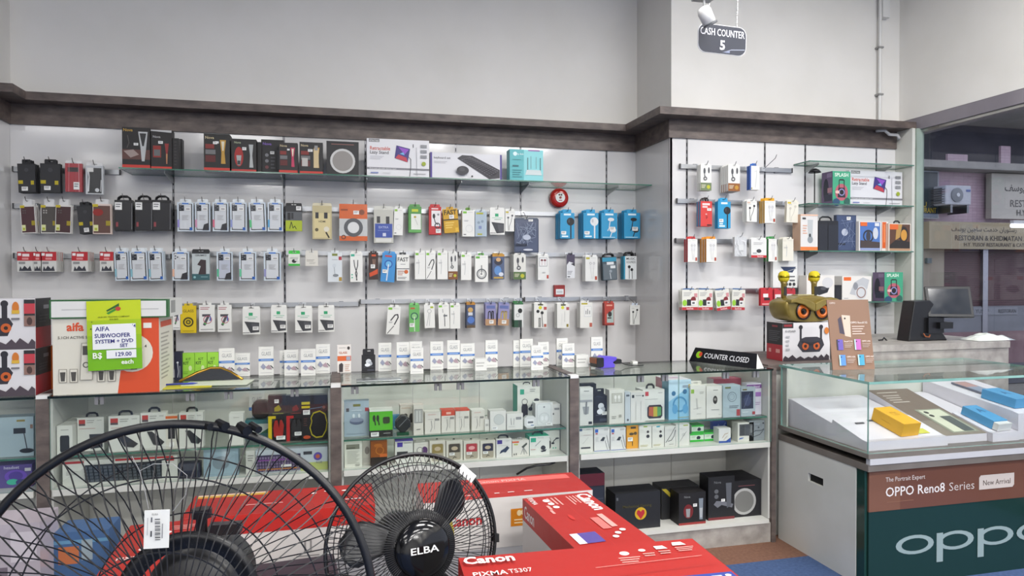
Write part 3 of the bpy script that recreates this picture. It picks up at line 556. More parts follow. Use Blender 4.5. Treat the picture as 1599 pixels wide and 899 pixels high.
hang('NB', (530, 319, 573.5, 375.6), 'orange bag with a coiled grey cable', 'cable', 'cable_bag', 'b9bcbc', [R(0, .6, 1, 1, 'c85a1e'), R(0, 0, 1, .13, 'c85a1e'), ('g', .5, .36, .34, .13, '4c4f54'), ('o', .5, .36, .2, 'd2d4d4'), ('o', .8, .78, .1, '7a3a16'), ('g', .15, .1, .08, .03, '4a2410'), R(.06, .82, .3, .86, '8a3c14')], 1, .02, tab=None, stick=[(.5, .72, .7, .82)], mat=GLOSS)
hang('NB', (584, 322, 614, 379), 'grey and royal blue cable pack', 'cable', 'cable_pack', 'b5b5ac', [R(.05, .16, .95, .58, '26439a'), R(.1, .03, .9, .13, 'cfcfca'), R(.15, .6, .32, .8, '1f2024'), R(.62, .58, .8, .8, '1f2024'), R(.45, .2, .62, .3, 'c9cde0'), ('t', 'EXTRA', .5, .44, .07, 'aab8e0', .5, 'c'), ('n', .2, .38, .6, 1, .03, '7a90c8')], 2, .02, tab=FL('c4c4bc', .1, .98), mat=GLOSS)
hang('NB', (616, 322, 630, 367), 'slim white box with green logo beside the royal blue pack', 'cable', 'cable_box', W_, k_slim('8ab83a', 'round'), 3, .012, tab=FL(W_, .07, .8), tilt=2)
hang('NB', (638, 319, 658, 363), 'green-bordered earphone pack on the upper cable rail', 'earphones', 'earphone_pack', '4f8f46', [R(.2, .12, .95, .72, 'dfe2da'), R(.25, .8, .75, .9, 'c0c83a'), ('e', .5, .6, .1, .04, 'b09a3a'), ('l', [(.5, .55), (.7, .3)], .04, 'b8b8b4'), R(.05, .02, .98, .1, '5fa856')], 3, .012, tab=FL('5a9a50', .08, .8))
hang('NB', (670, 319, 689, 366), 'red cable pack with a dark plug', 'cable', 'cable_pack', 'b9262a', [R(.2, .3, .95, .86, 'e2e0e0'), ('e', .4, .66, .11, .09, '2c2d30'), ('l', [(.42, .58), (.5, .44), (.7, .36)], .07, '2c2d30'), ('g', .68, .32, .24, .08, '2a2b2e'), ('o', .75, .72, .09, '8a8c90'), R(.2, .9, .75, .95, 'e8c8c8')], 2, .014, tab=FL('c03034', .08, .8), stick=[(.55, .06, .95, .2)])
hang('NB', (691, 326, 714, 363), 'yellow pack printed FAST hanging crooked', 'charger', 'charger_pack', 'c89a1e', [('t', 'FAST', .5, .76, .2, '3a2e08', .85, 'c', .03), R(0, .52, 1, .57, '3a3010'), ('n', .1, .44, .6, 3, .1, 'e6c868'), R(.75, .04, .95, .2, 'e2b838')], 3, .014, tab=None, stick=[(.4, .58, .72, .74)], tilt=-5)
hang('OB', (722, 324, 741, 369), 'white box with green corner, first right of the yellow FAST pack', 'cable', 'cable_box', W_, k_slim('7ab83a', 'round'), 3, .014, tab=('flap', .1, '6a9a3a', .3))
hang('OB', (742, 327, 760, 369), 'pale blue slim earphone box with yellow logo on the upper rail', 'earphones', 'earphone_box', 'a9b9c6', [R(.1, .88, .7, .95, 'a8a82e'), ('o', .3, .55, .12, '8898a8'), ('o', .62, .6, .12, '8898a8'), R(.3, .3, .55, .42, '7b88b0'), R(.2, .06, .6, .12, 'a9aa40')], 2, .014, tab=FL('c9d2d8', .07, .8))
hang('OB', (765, 324, 788, 366), 'white pack with tilted grey phone picture on the upper rail', 'screen protector', 'privacy_protector_pack', W_, k_stand(), 1, .012, tab=FL(W_, .08, .95))
hang('OB', (789, 326, 804, 361), 'white earphone pack left of the dark tablet case', 'earphones', 'earphone_pack', W_, k_slim('b9a832', 'ear'), 2, .012, tab=FL(W_, .08, .9))
hang('OB', (803, 340, 841, 394), 'large dark tablet case in glossy film', 'tablet case', 'tablet_case', '3a4358', [R(.04, .03, .96, .97, '4d566e')] + [('l', [(random.uniform(.1, .9), random.uniform(.2, .9)), (random.uniform(.1, .9), random.uniform(.2, .9))], .015, '8f9ab0') for _ in range(26)] + [('e', .5, .45, .16, .08, 'b4bccc'), R(.06, .2, .5, .26, '2a3040'), ('e', .55, .08, .2, .03, 'c4c8d4')], 1, .02, tab=FL('55606f', .04, .98), stick=[(.58, .93, .76, .99)], mat=SHINY)
bl = ['one black earbud', 'one white earbud', 'two white earbuds', 'two black earbuds']
for i, (a, c) in enumerate(((875, 897), (911, 934.5), (939, 964), (974.5, 999.5))):
    hang('OB', (a, 327, c, 372), 'bright blue earphone box showing '+bl[i]+' near the column', 'earphones', 'earphone_box', '2390bf', k_ear(wh=i in (1, 2), two=i > 1), 5, .016, .025, tab=('flap', .12, '2a98c8', .6), stick=[(.06 if i < 2 else .5, .16 if i < 2 else .3, .4 if i < 2 else .85, .28 if i < 2 else .45)])
# ------------------------------------------------------------------ middle rail
hang('NC', (450.5, 391, 468, 415), 'small pack with bright green header and black plug', 'adapter', 'adapter_pack', 'd8dcd4', [R(0, .0, 1, .18, '35b03c'), ('e', .5, .4, .2, .16, '1c1d20'), R(.15, .6, .85, .7, 'b0b4ac')], 2, .02, tab=('flap', .22, '38c040', .98), stick=[(.55, .42, .9, .6)])
hang('NC', (477, 391, 496.5, 415), 'small plain white card right of the green-header pack', 'adapter', 'adapter_pack', 'd6d3ca', [('n', .1, .5, .6, 2, .1, '9a9890'), ('n', .3, .28, .5, 2, .08, 'a9a79f')], 1, .012, tab=FL('d6d3ca', .18, .98))
hang('NC', (512, 394, 534, 440), 'white box picturing a phone stand beside the plain card', 'phone stand', 'phone_stand_box', 'd2d8dc', [R(.3, .88, .68, .96, '77803a'), R(.76, .74, .98, .86, 'a8303a'), ('n', .3, .76, .4, 1, .03, '8a8c90'), ('o', .45, .55, .14, 'c9d0d6'), ('l', [(.45, .5), (.5, .25)], .04, '9aa0a6'), ('e', .55, .22, .2, .05, '7f858a'), R(.78, .03, .98, .16, 'a8882a')], 1, .02, tab=None)
hang('NC', (547, 392, 566, 440), 'white cable pack with twin black leads and teal logo', 'cable', 'cable_pack', W_, k_slim('3aa88c', 'two'), 4, .01, .016, tab=FL(W_, .06, .85))
hang('NC', (576, 392, 590.5, 436.5), 'dark brown pack with an orange slash', 'cable', 'cable_pack', '38231e', [('p', [(.05, .24), (.95, .4), (.95, .22), (.1, .1)], 'c8481c'), R(.3, .86, .75, .93, 'c84a1e'), ('l', [(.45, .75), (.5, .45)], .1, '8a6a5a'), ('l', [(.65, .75), (.62, .5)], .1, '8a6a5a')], 1, .02, tab=('flap', .05, '2a1a16', .7), stick=[(.2, .42, .65, .56)])
hang('NC', (598, 392, 619, 440), 'sky blue pack with a coiled cable, tilted', 'cable', 'cable_pack', '3a8ac8', [('g', .5, .62, .3, .07, '2450a0'), ('o', .5, .62, .2, '6ab0dc'), ('l', [(.5, .6), (.45, .05)], .08, 'd8dde2'), R(.2, .86, .7, .92, 'b04048')], 3, .012, tab=FL('4a9ad4', .06, .8), stick=[(.1, .3, .42, .42)], tilt=5)
hang('NC', (619.5, 394, 639, 438), 'white pack printed FAST with an orange dot', 'charger', 'charger_pack', W_, [('t', 'FAST', .5, .74, .16, '3a3a3c', .85, 'c', .02), R(0, .44, 1, .47, '55555a'), ('n', .3, .64, .4, 1, .04, '6a6a6e'), ('o', .75, .34, .16, 'c8602a'), ('n', .08, .38, .5, 3, .07, 'a8705a'), ('n', .08, .14, .7, 2, .05, '7a7a7e')], 3, .012, tab=('flap', .08, '3a3c40', .5))
for i, (a, c, art) in enumerate(((648, 664, 'cable'), (665, 680, 'bend'), (683, 699, 'cable'))):
    hang('NC', (a, 391, c, 436), ORD[i]+' slim white cable box right of the white FAST pack', 'cable', 'cable_box', W_, k_slim('7ab83a', art), 2, .012, .02, tab=FL(W_, .05, .9))
hang('NC', (700, 392, 714.5, 436), 'black cable pack with brown bottom beside the slim white boxes', 'cable', 'cable_pack', 'dadad6', k_bcable('7a4a24'), 3, .014, tab=FL('dadad6', .05, .8))
hang('OC', (720, 394, 736, 437), 'white cable box with green logo just right of the brown-bottom pack', 'cable', 'cable_box', W_, k_slim('7ab83a', 'cable'), 2, .014, tab=FL(W_, .05, .9))
hang('OC', (742, 395, 762, 440), 'white box with a large coiled grey cable', 'cable', 'cable_box', W_, k_slim('5aa83a', 'coil'), 2, .016, tab=('flap', .08, '5aa040', .4))
hang('OC', (769, 395, 787.5, 436), 'blue and gold toy-like picture pack on the middle rail', 'accessory pack', 'accessory_pack', '4a5878', [R(0, .9, 1, 1, 'b8862a'), ('e', .5, .7, .35, .14, '2a2c3c'), ('e', .5, .78, .2, .08, 'c8a070'), ('e', .45, .35, .3, .18, '5a88c0'), R(.1, .03, .9, .1, 'b09040'), ('e', .72, .2, .2, .08, 'c9cdd8')], 3, .014, tab=FL('a8822e', .04, .8))
hang('OC', (802, 395, 821, 436), 'thick stack of cable packs with green bottoms on the middle rail', 'cable', 'cable_pack', 'd5d5cf', k_bcable('4f6a3a'), 6, .014, .02, tab=FL('dadad6', .05, .8))
hang('OC', (840, 396, 857, 437), 'white boxed earphones above and left of the red call point', 'earphones', 'earphone_box', 'd9dad8', [R(.12, .55, .85, .9, '8a8c90'), R(.16, .57, .81, .88, 'e0e0e0'), ('e', .36, .8, .12, .04, '6a2a34'), ('e', .64, .8, .12, .04, '6a2a34'), ('l', [(.36, .77), (.36, .6)], .04, 'b08a90'), ('l', [(.64, .77), (.64, .6)], .04, 'b08a90'), R(.8, .06, .97, .2, 'a83a30'), ('n', .4, .32, .3, 2, .03, '9a9a9e')], 2, .025, .03, tab=FL('e2e2e0', .06, .9))
hang('OC', (885, 395, 897.5, 434), 'narrow white pack with a dark purple top', 'accessory pack', 'accessory_pack', 'd0d2d6', [('p', [(0, 1), (1, 1), (1, .62), (.3, .7), (0, .55)], '413a50'), ('p', [(.5, .6), (1, .66), (1, .5)], '2c2a36'), ('n', .1, .3, .6, 3, .06, '7a7c84'), R(.1, .04, .4, .08, '3a3c44')], 2, .012, tab=('flap', .06, '3a3644', .5))
hang('OC', (914, 398, 933, 439), 'white boxed wired earphones right of the narrow purple-top pack', 'earphones', 'earphone_box', 'd9dad8', k_slim('b0a83a', 'ears'), 4, .012, .018, tab=FL('e2e2e0', .05, .9))
hang('OC', (940, 396, 962, 437), 'teal and grey earphone bag with black top loop', 'earphones', 'earphone_bag', '3a4a54', [R(.05, .03, .95, .7, '59646c'), R(0, .8, 1, .97, '2a88a8'), R(.3, .66, .8, .78, 'd0d4d6'), R(.55, .5, .9, .62, 'd0d4d6'), ('o', .55, .38, .1, '8a949c'), ('l', [(.5, .3), (.55, .05)], .05, 'b9c0c6')], 3, .016, tab=LP('101012', .12, .7), tilt=-3)
hang('OC', (974, 394, 994, 436), 'white and teal earphone pack with two black earbuds by the column', 'earphones', 'earphone_pack', 'd8dcdc', [R(0, 0, .12, 1, '2a8aa8'), ('t', 'MUSIC', .2, .84, .11, '3a3c40', .72), ('t', 'SOUNDS', .2, .7, .1, '55585c', .72), ('o', .42, .54, .11, '1f2024'), ('l', [(.42, .5), (.42, .03)], .04, '2a2b30'), ('o', .62, .42, .11, '1f2024'), ('l', [(.64, .4), (.66, .03)], .04, '2a2b30')], 3, .016, .022, tab=LP('101012', .14, .62), side='2a86a4')
# ------------------------------------------------------------------ lowest rail, right half
hang('ND', (606, 476, 626, 522), 'white pack with a bent black cable, leftmost on its lowest rail', 'cable', 'cable_box', W_, k_slim('7ab83a', 'bend'), 2, .012, tab=FL(W_, .05, .7), tilt=4)
hang('ND', (639, 473, 655, 518), 'light green pack with a coiled white cable', 'cable', 'cable_pack', '6ab060', [('g', .5, .58, .36, .1, '2a5a50'), ('o', .5, .58, .24, '8ac080'), ('l', [(.5, .55), (.52, .02)], .07, 'd5ddd2'), R(.12, .84, .55, .9, 'b05a3a')], 2, .012, tab=FL('78c070', .06, .85), stick=[(.04, .18, .48, .32)])
hang('ND', (662, 473, 678, 512), 'white box with thin grey lead beside the light green pack', 'cable', 'cable_box', W_, [R(.6, .84, .9, .92, 'a8b83a'), ('g', .5, .72, .2, .04, '9a9ca0'), ('l', [(.45, .62), (.2, .1)], .04, '9a9ca0'), ('l', [(.55, .62), (.45, .1)], .04, 'a9abae')], 4, .012, .016, tab=FL(W_, .06, .75), tilt=-2)
hang('ND', (684, 472, 701, 513), 'white pack with a vertical dark lead on the lowest rail', 'cable', 'cable_box', W_, k_slim('7ab83a', 'none') + [('l', [(.4, .8), (.42, .66)], .05, '8a8c90'), ('l', [(.55, .6), (.55, .1)], .06, '44464a'), R(.45, .5, .8, .56, '6a6c70')], 3, .012, tab=FL(W_, .07, .8), tilt=-2)
hang('ND', (703, 473, 718.5, 513), 'white cable box with pale round coil on the lowest rail', 'cable', 'cable_box', W_, k_slim('7ab83a', 'cable'), 2, .014, tab=FL(W_, .05, .9))
hang('ND', (728.5, 471, 742, 512), 'blue and gold picture pack on the lowest rail', 'accessory pack', 'accessory_pack', '3e4a68', [R(0, .92, 1, 1, 'b07a26'), ('e', .45, .72, .3, .1, 'c09a5a'), R(.2, .5, .7, .62, 'c9cdd6'), ('e', .5, .32, .4, .14, '4a70b8'), R(0, 0, 1, .12, '5a4a38')], 3, .014, tab=FL('a8782a', .04, .9))
for i, (a, c, k) in enumerate(((758, 774.5, '1c1d22'), (779, 796, 'b09a4a'))):
    hang('ND', (a, 472, c, 508), ('lilac pack with a black looped lead', 'lilac pack with a gold looped lead')[i]+' on the lowest rail', 'cable', 'cable_pack', '8a86b0', [R(0, 0, 1, .3, 'b08a68'), ('l', [(.25, .3), (.3, .62), (.42, .66), (.5, .6), (.55, .3)], .09, k), ('l', [(.6, .3), (.62, .66), (.75, .64), (.75, .3)], .09, k), R(.1, .78, .9, .92, '5a68a0')], 3, .014, tab=FL('7a80a8', .06, .95), stick=[(.35, .08, .75, .24)], tilt=(0, 3)[i])
hang('ND', (803, 470, 817, 511), 'dark green and white pack with a black round gadget', 'accessory pack', 'accessory_pack', 'd6d8d6', [R(0, 0, .45, .3, '1f4a34'), R(.45, 0, .85, .3, '2a3a34'), ('e', .65, .68, .24, .1, '1c1d20'), ('g', .4, .5, .2, .05, '8a8c90'), R(0, .94, 1, 1, '2a6a3c')], 3, .02, .026, tab=('flap', .07, '267038', .9), side='22603a')
hang('OD', (834, 472, 854, 512), 'white box with two black earbuds and a yellow dot', 'earphones', 'earphone_box', 'dcdcd8', [R(.3, .92, .7, .98, '4a4a30'), ('o', .48, .83, .13, 'c8c82a'), R(.75, .74, .98, .86, 'b04a4a'), ('o', .3, .68, .12, '1c1d20'), ('o', .62, .62, .12, '1c1d20'), ('l', [(.6, .6), (.66, .04)], .05, '2a2b2e'), ('l', [(.38, .04), (.38, .4), (.48, .4), (.48, .04)], .05, '2a2b2e'), R(.76, .04, .95, .16, 'a85a4a')], 2, .03, .034, tab=FL('e0e0dc', .04, .7))
hang('OD', (870, 472, 889, 512), 'white box with a thin white lead and a yellow dot', 'earphones', 'earphone_box', 'dcdcd8', [R(.3, .92, .7, .98, '4a4a30'), ('o', .45, .84, .13, 'cfcf3a'), R(.75, .74, .98, .86, 'a85058'), ('l', [(.62, .68), (.62, .25)], .03, 'a9abae'), ('l', [(.4, .6), (.36, .1)], .02, 'c4c6c8'), R(.76, .04, .92, .16, '8a7a2a')], 2, .03, .034, tab=FL('e0e0dc', .05, .8))
hang('OD', (906, 472, 925, 512), 'white box outlining three plugs right of the yellow-dot boxes', 'charger', 'charger_box', 'dcdcd8', [R(.1, .92, .6, .98, 'b0a42e'), ('p', [(.32, .44), (.92, .44), (.92, .86), (.32, .86)], 'c4c8cc'), ('p', [(.35, .46), (.89, .46), (.89, .84), (.35, .84)], 'e0e0de'), R(.44, .54, .5, .68, '7a7c80'), R(.58, .54, .64, .74, '7a7c80'), R(.74, .54, .8, .68, '7a7c80'), R(.76, .04, .97, .2, 'b05a4a')], 2, .035, .04, tab=None)
hang('OD', (944, 470, 959, 508), 'red pack with a dark figure near the column', 'accessory pack', 'accessory_pack', 'a83a30', [('p', [(.25, .12), (.95, .12), (.95, .74), (.6, .6), (.25, .5)], '9fb0ac'), ('e', .55, .5, .2, .12, '2a2224'), R(.3, .3, .7, .36, '3a2a28'), R(.2, .86, .8, .92, 'd89a88'), R(0, 0, 1, .06, '7a2420')], 2, .02, tab=('flap', .07, 'b0453a', .9), side='8a2c26')
hang('OD', (984, 473, 999, 507), 'lone white earphone card beside the column corner', 'earphones', 'earphone_pack', 'd9dad6', k_slim('d0d2ce', 'ear', '2a2b2e'), 1, .01, tab=FL('c9d4e2', .1, .6), off=.16)
# ------------------------------------------------------------------ right wall
hang('RA', (1094, 255, 1111, 297), 'cable packs with grey-green bottoms on the top right rail', 'cable', 'cable_pack', 'dcdcd8', k_bcable('6a7a58'), 3, .014, tab=FL('dcdcd8', .05, .8))
hang('RA', (1137, 256, 1155.5, 298), 'cable pack with orange-brown bottom on the top right rail', 'cable', 'cable_pack', 'dcdcd8', k_bcable('8a5426', True), 5, .014, .022, tab=FL('dcdcd8', .05, .8))
hang('RA', (1171, 255, 1186, 296), 'white and blue earphone box on the top right rail', 'earphones', 'earphone_box', 'dcdcd8', [R(0, 0, .12, 1, '2f5aa8'), ('l', [(.5, .75), (.7, .8), (.7, .6), (.55, .1)], .04, 'b9bcbe'), R(.12, .03, .25, .09, 'a8963a')], 2, .018, tab=('flap', .1, '2f66b8', .5), side='2f5aa8')
hook('RA', WY(1205, 250, YR-.13).x, YR-.16, 2.335)
hang('RB', (1094, 309, 1112, 353), 'bright red earphone box on the second right rail', 'earphones', 'earphone_box', 'c83a36', [R(.15, .84, .8, .92, 'e6d0d0'), R(.15, .74, .6, .81, 'e0c4c4'), ('l', [(.5, .5), (.5, .3), (.62, .4)], .04, '7a1f1e'), R(.55, .02, .95, .08, '4a1816'), ('e', .48, .48, .08, .03, 'd8a0a0')], 2, .025, .03, tab=LP('1c1416', .12, .45), side='4a7aa0', stick=[(.55, .62, .9, .72)])
hang('RB', (1121, 309, 1141, 356), 'bright blue earphone box next to the red one', 'earphones', 'earphone_box', '2390bf', k_ear(), 2, .02, tab=('flap', .12, '2a98c8', .6), stick=[(.08, .22, .4, .34)])
hang('RB', (1166, 311, 1182, 346), 'white earphone pack with black earbuds on the second right rail', 'earphones', 'earphone_pack', 'dcdcd8', k_slim('c9b0a0', 'ear', '2a2b2e'), 3, .014, .02, tab=FL('e2e2de', .08, .7))
hang('RB', (1194, 309, 1211, 348), 'white earphone pack with yellow spine and tab', 'earphones', 'earphone_pack', 'dcdcd8', k_slim('d5d5d2', 'ears'), 3, .018, .024, tab=('flap', .12, 'd8a01e', .9), side='c8961e')
hang('RB', (1229, 312, 1247, 347), 'plain white earphone pack with small yellow logo at rail end', 'earphones', 'earphone_pack', 'dcd9cc', k_slim('c8b02a', 'ear', 'c2beb2'), 2, .012, tab=FL('dcd9cc', .07, .9), tilt=2)
hang('RC', (1074, 369, 1089, 409), 'white pack with a red spine on the third right rail', 'earphones', 'earphone_pack', 'dcdcd8', k_slim('d5d5d2', 'ears'), 2, .025, .03, tab=('flap', .1, 'c02a2c', .7), side='a82830')
hang('RC', (1103, 369, 1119, 409), 'white pack with an orange spine on the third right rail', 'earphones', 'earphone_pack', 'dcdcd8', k_slim('d5d5d2', 'ears'), 3, .025, .03, tab=('flap', .1, 'd88a1e', .9), side='c8861e')
hang('RC', (1147, 370, 1166, 400), 'crumpled clear bag with a white charger', 'charger', 'charger_bag', 'c4c6c8', [('l', [(random.random(), random.random()), (random.random(), random.random())], .03, random.choice(('e8eaec', 'a9acb0', 'd4d6d8'))) for _ in range(16)] + [R(.3, .3, .7, .6, 'd0d2d2')], 1, .025, tab=None, mat=SHINY)
hang('RC', (1173, 371, 1197, 402), 'white memory pack with a red bottom strip on the third rail', 'memory card', 'memory_card_pack', 'd9dad8', [R(0, 0, 1, .13, 'b8222c'), ('t', 'SanDisk', .6, .025, .085, 'f0dada', .6, 'c'), ('e', .5, .36, .16, .1, '2a2b30'), R(.4, .32, .6, .4, '44464c'), ('n', .15, .82, .6, 2, .08, 'b0b0b2'), R(.1, .2, .35, .28, 'a9acb0')], 2, .012, tab=('flap', .08, 'd9dad8', .98))
hang('RC', (1200, 369, 1213, 408), 'white pack with a green spine on the third right rail', 'earphones', 'earphone_pack', 'dcdcd8', k_slim('d5d5d2', 'ears'), 2, .025, .03, tab=('flap', .1, '2f8a3c', .7), side='2f7a3c')
hang('RC', (1222, 370, 1239, 407), 'off-white pack at the right end of the third right rail', 'cable', 'cable_pack', 'd9d6ca', k_slim('d0ccc0', 'cable'), 3, .014, .022, tab=FL('d9d6ca', .08, .8))
hang('RC', (1207, 384, 1245, 449), 'large white box picturing a folding stand on the right wall', 'phone stand', 'stand_box', 'd9dad8', [('p', [(.3, .5), (.95, .5), (.8, .36), (.5, .37)], '2c3a58'), ('l', [(.45, .36), (.95, .46)], .03, '8a8c90'), R(.2, .25, .9, .28, '55575c'), R(.68, .15, .9, .19, '55575c'), ('o', .55, .08, .06, '2a2b2e'), ('o', .7, .08, .06, '2a2b2e'), ('o', .86, .08, .06, '2a2b2e')], 1, .03, tab=None, off=.075)
for i, (a, c, t) in enumerate(((1065, 1090, 0), (1090.5, 1113, 0), (1116, 1138, -7), (1143.5, 1164, 2))):
    hang('RD', (a, 450, c, 484), ORD[i]+' green and white memory card pack on the lowest right rail', 'memory card', 'memory_card_pack', 'd6d6ce', k_sd(), 3, .008, .02, tab=('flap', .06, '4a6a98', .5), tilt=t)
hang('RD', (1188, 449, 1206.5, 477), 'red memory pack with white sticker behind the gold owl speaker', 'memory card', 'memory_card_pack', 'b8222c', [R(.2, .5, .62, .72, 'e0dcdc'), R(.28, .32, .75, .48, '2a1a1c'), R(.1, .04, .9, .14, 'd89090')], 2, .01, tab=('flap', .08, 'b8222c', .98))
hang('RD', (1209, 450, 1226, 478), 'red and white memory pack left of the last rail end', 'memory card', 'memory_card_pack', 'b8303a', [R(.08, .3, .6, .72, 'd8d2d2'), R(.2, .35, .5, .55, '3a2226')], 2, .01, tab=('flap', .08, 'b8303a', .98))
hang('RD', (1227, 450, 1242, 475), 'last small red memory pack at the right rail end', 'memory card', 'memory_card_pack', 'a82a34', [R(.1, .3, .7, .7, 'ccc4c4')], 2, .01, tab=('flap', .08, 'b8303a', .98))

# ------------------------------------------------------------------ goods on the long wall shelf
def shf(box, label, cat, name, body, ops, **kw): kw.setdefault('Y', 4.74); kw.setdefault('D', .08); return stand(ZSH, box, label, cat, name, body, ops, **kw)
shf((191, 200, 234, 259), 'tall black hair clipper box, leftmost on the long shelf', 'hair clipper', 'clipper_box', '1e1c1c', [R(0, 0, 1, .09, 'c23a30'), ('t', 'Nova', .05, .9, .07, 'c09a40', .45), R(0, .22, 1, .46, '5a3a34'), ('p', [(.05, .42), (.4, .46), (.6, .34), (.3, .26)], '9a8a84'), ('p', [(.58, .9), (.92, .9), (.86, .5), (.8, .18), (.7, .18), (.66, .5)], 'b5b8b8'), ('p', [(.63, .86), (.87, .86), (.78, .55), (.72, .55)], '2a2b2c'), ('l', [(.2, .8), (.25, .62), (.18, .5)], .03, '55504e')], stick=[(.42, .56, .58, .62)])
shf((236, 204, 268, 259), 'black trimmer box with a red trimmer picture beside the tall one', 'hair clipper', 'clipper_box', '1d1a1a', [R(0, 0, 1, .07, 'c23a30'), ('t', 'Nova', .1, .8, .06, 'b0b0b0', .4), R(.1, .3, .48, .6, '8a2a24'), R(.14, .34, .44, .5, '5f6264'), ('p', [(.66, .66), (.86, .66), (.8, .4), (.78, .14), (.72, .14), (.72, .4)], '8a2a28'), ('p', [(.72, .4), (.8, .4), (.78, .14), (.74, .14)], 'b08058'), ('p', [(0, .97), (1, .94), (1, 1), (0, 1)], 'b9b9b9')], stick=[(.36, .65, .58, .72)])
for i in range(2):
    a = shf((269+i*4, 216+i, 279+i*5, 260), ('narrow dark trimmer box turned sideways on the long shelf', 'second sideways dark trimmer box on the long shelf')[i], 'hair clipper', 'clipper_box', '1c1a1b', [('n', .3, .9, .4, 8, .1, '3a3638')], Y=4.76+.08*i, D=.06)
shf((318.5, 210, 358.5, 263), 'black box with a gold trimmer, left of centre on long shelf', 'hair clipper', 'clipper_box', '1e1d1b', k_clip('gold'), stick=[(.36, .72, .52, .79)], D=.11)
shf((361.5, 218, 400, 264), 'black box with red oval and silver trimmer on long shelf', 'hair clipper', 'clipper_box', '201e1d', [R(0, 0, 1, .08, 'b83a34'), ('t', 'Nova', .12, .86, .065, 'a8b090', .45), ('e', .3, .46, .18, .3, '9a2420'), ('p', [(.2, .5), (.4, .5), (.36, .2), (.24, .2)], '9fa2a2'), ('p', [(.7, .84), (.88, .84), (.84, .5), (.88, .14), (.72, .14), (.75, .5)], 'a8acac'), R(.24, .22, .36, .34, '3a3c3c')], stick=[(.44, .66, .6, .75)], D=.11)
shf((402, 222, 408, 265), 'dark trimmer box edge behind the red oval box', 'hair clipper', 'clipper_box', '191818', [], Y=4.78, D=.1)
shf((408, 219, 443, 266), 'black box with purple logo partly hidden on long shelf', 'hair clipper', 'clipper_box', '1b1a1c', [('t', 'Nova', .08, .84, .08, '7a5ab0', .5), ('o', .25, .55, .08, '77787c'), ('o', .25, .38, .08, '77787c'), ('o', .25, .2, .08, '6a3a3c'), R(.7, .15, .92, .7, '3c3c40'), ('n', .42, .5, .2, 4, .1, '4a4a4e')], Y=4.80, stick=[(.4, .58, .58, .66)])
shf((435.8, 223.5, 464.5, 268), 'black box with a pink trimmer on the long shelf', 'hair clipper', 'clipper_box', '221f20', k_clip('pink'), Y=4.715, D=.06)
shf((468, 223, 504, 270), 'black box with a cream trimmer beside the pink trimmer box', 'hair clipper', 'clipper_box', '1d1c1d', k_clip('gold')[:-2]+[R(.6, .2, .82, .8, 'c8b48a'), R(.64, .75, .78, .9, '8a8a88'), R(.1, .24, .35, .5, 'b9b4b0')], D=.09, stick=[(.36, .7, .56, .78)])
shf((510, 222, 560, 270), 'black box with a round silver ceiling speaker on the long shelf', 'speaker', 'ceiling_speaker_box', '1b1a1d', [('o', .5, .42, .39, 'c4c4c2'), ('o', .5, .42, .32, '8c8884'), ('n', .15, .92, .7, 1, .05, '8a5a54')], D=.12)
shf((573, 220, 670, 273), 'long white tablet stand box with purple tablet on the long shelf', 'tablet stand', 'tablet_stand_box', 'd9d9dc', k_lazy(), D=.07)
def k_keyb():
    o = [R(0, 0, .025, 1, '4a3a88'), R(.975, 0, 1, 1, '4a3a88'), ('t', 'keyboard set', .05, .76, .09, '4a4a52', .3), ('n', .05, .66, .18, 2, .05, 'a8a8ae')]
    A, B, Cc, D_ = (.37, .78), (.55, .92), (.98, .38), (.8, .03)
    o.append(('p', [(.37, .8), (.44, .93), (.58, .92), (.97, .4), (.97, .08), (.82, .03)], '3a383e'))
    for r in range(5):
        for c in range(12):
            u, v = (r+.6)/5.6, (c+.7)/13; x = .385+.14*u+(.45-.0*u)*v; y = .80+.09*u-(.72-.19*u)*v
            o.append(('p', [(x, y), (x+.022, y+.02), (x+.04, y-.03), (x+.018, y-.05)], '5a585e'))
    return o + [('e', .44, .32, .085, .17, '37363b'), ('e', .43, .36, .04, .08, '4a494e'), ('o', .57, .1, .014, '2a2a2e')]
shf((672, 242, 783.5, 280), 'long white keyboard and mouse set box on the long shelf', 'keyboard', 'keyboard_box', 'd6d6da', k_keyb(), D=.06)
shf((796, 235, 848, 282), 'turquoise router box at the right end of the long shelf', 'router', 'router_box', '5fb3b8', [R(.42, 0, 1, 1, '8ad0d4'), R(.55, .96, .9, 1, '8a5a9c'), ('o', .16, .86, .06, 'd8eef0'), ('t', 'tp-link', .22, .83, .06, 'd8eef0', .22), R(.52, .3, .55, .75, '5a8488'), R(.62, .4, .64, .8, '7aa4a8'), R(.78, .4, .8, .78, '7aa4a8'), R(.9, .3, .93, .75, '5a8488'), ('p', [(.5, .36), (.92, .36), (.96, .2), (.46, .2)], 'c9d4d4'), ('n', .08, .68, .25, 1, .03, '3a7a80'), R(.08, .45, .26, .5, '3a6a72'), ('n', .08, .36, .28, 4, .07, '4a9096')], D=.09)

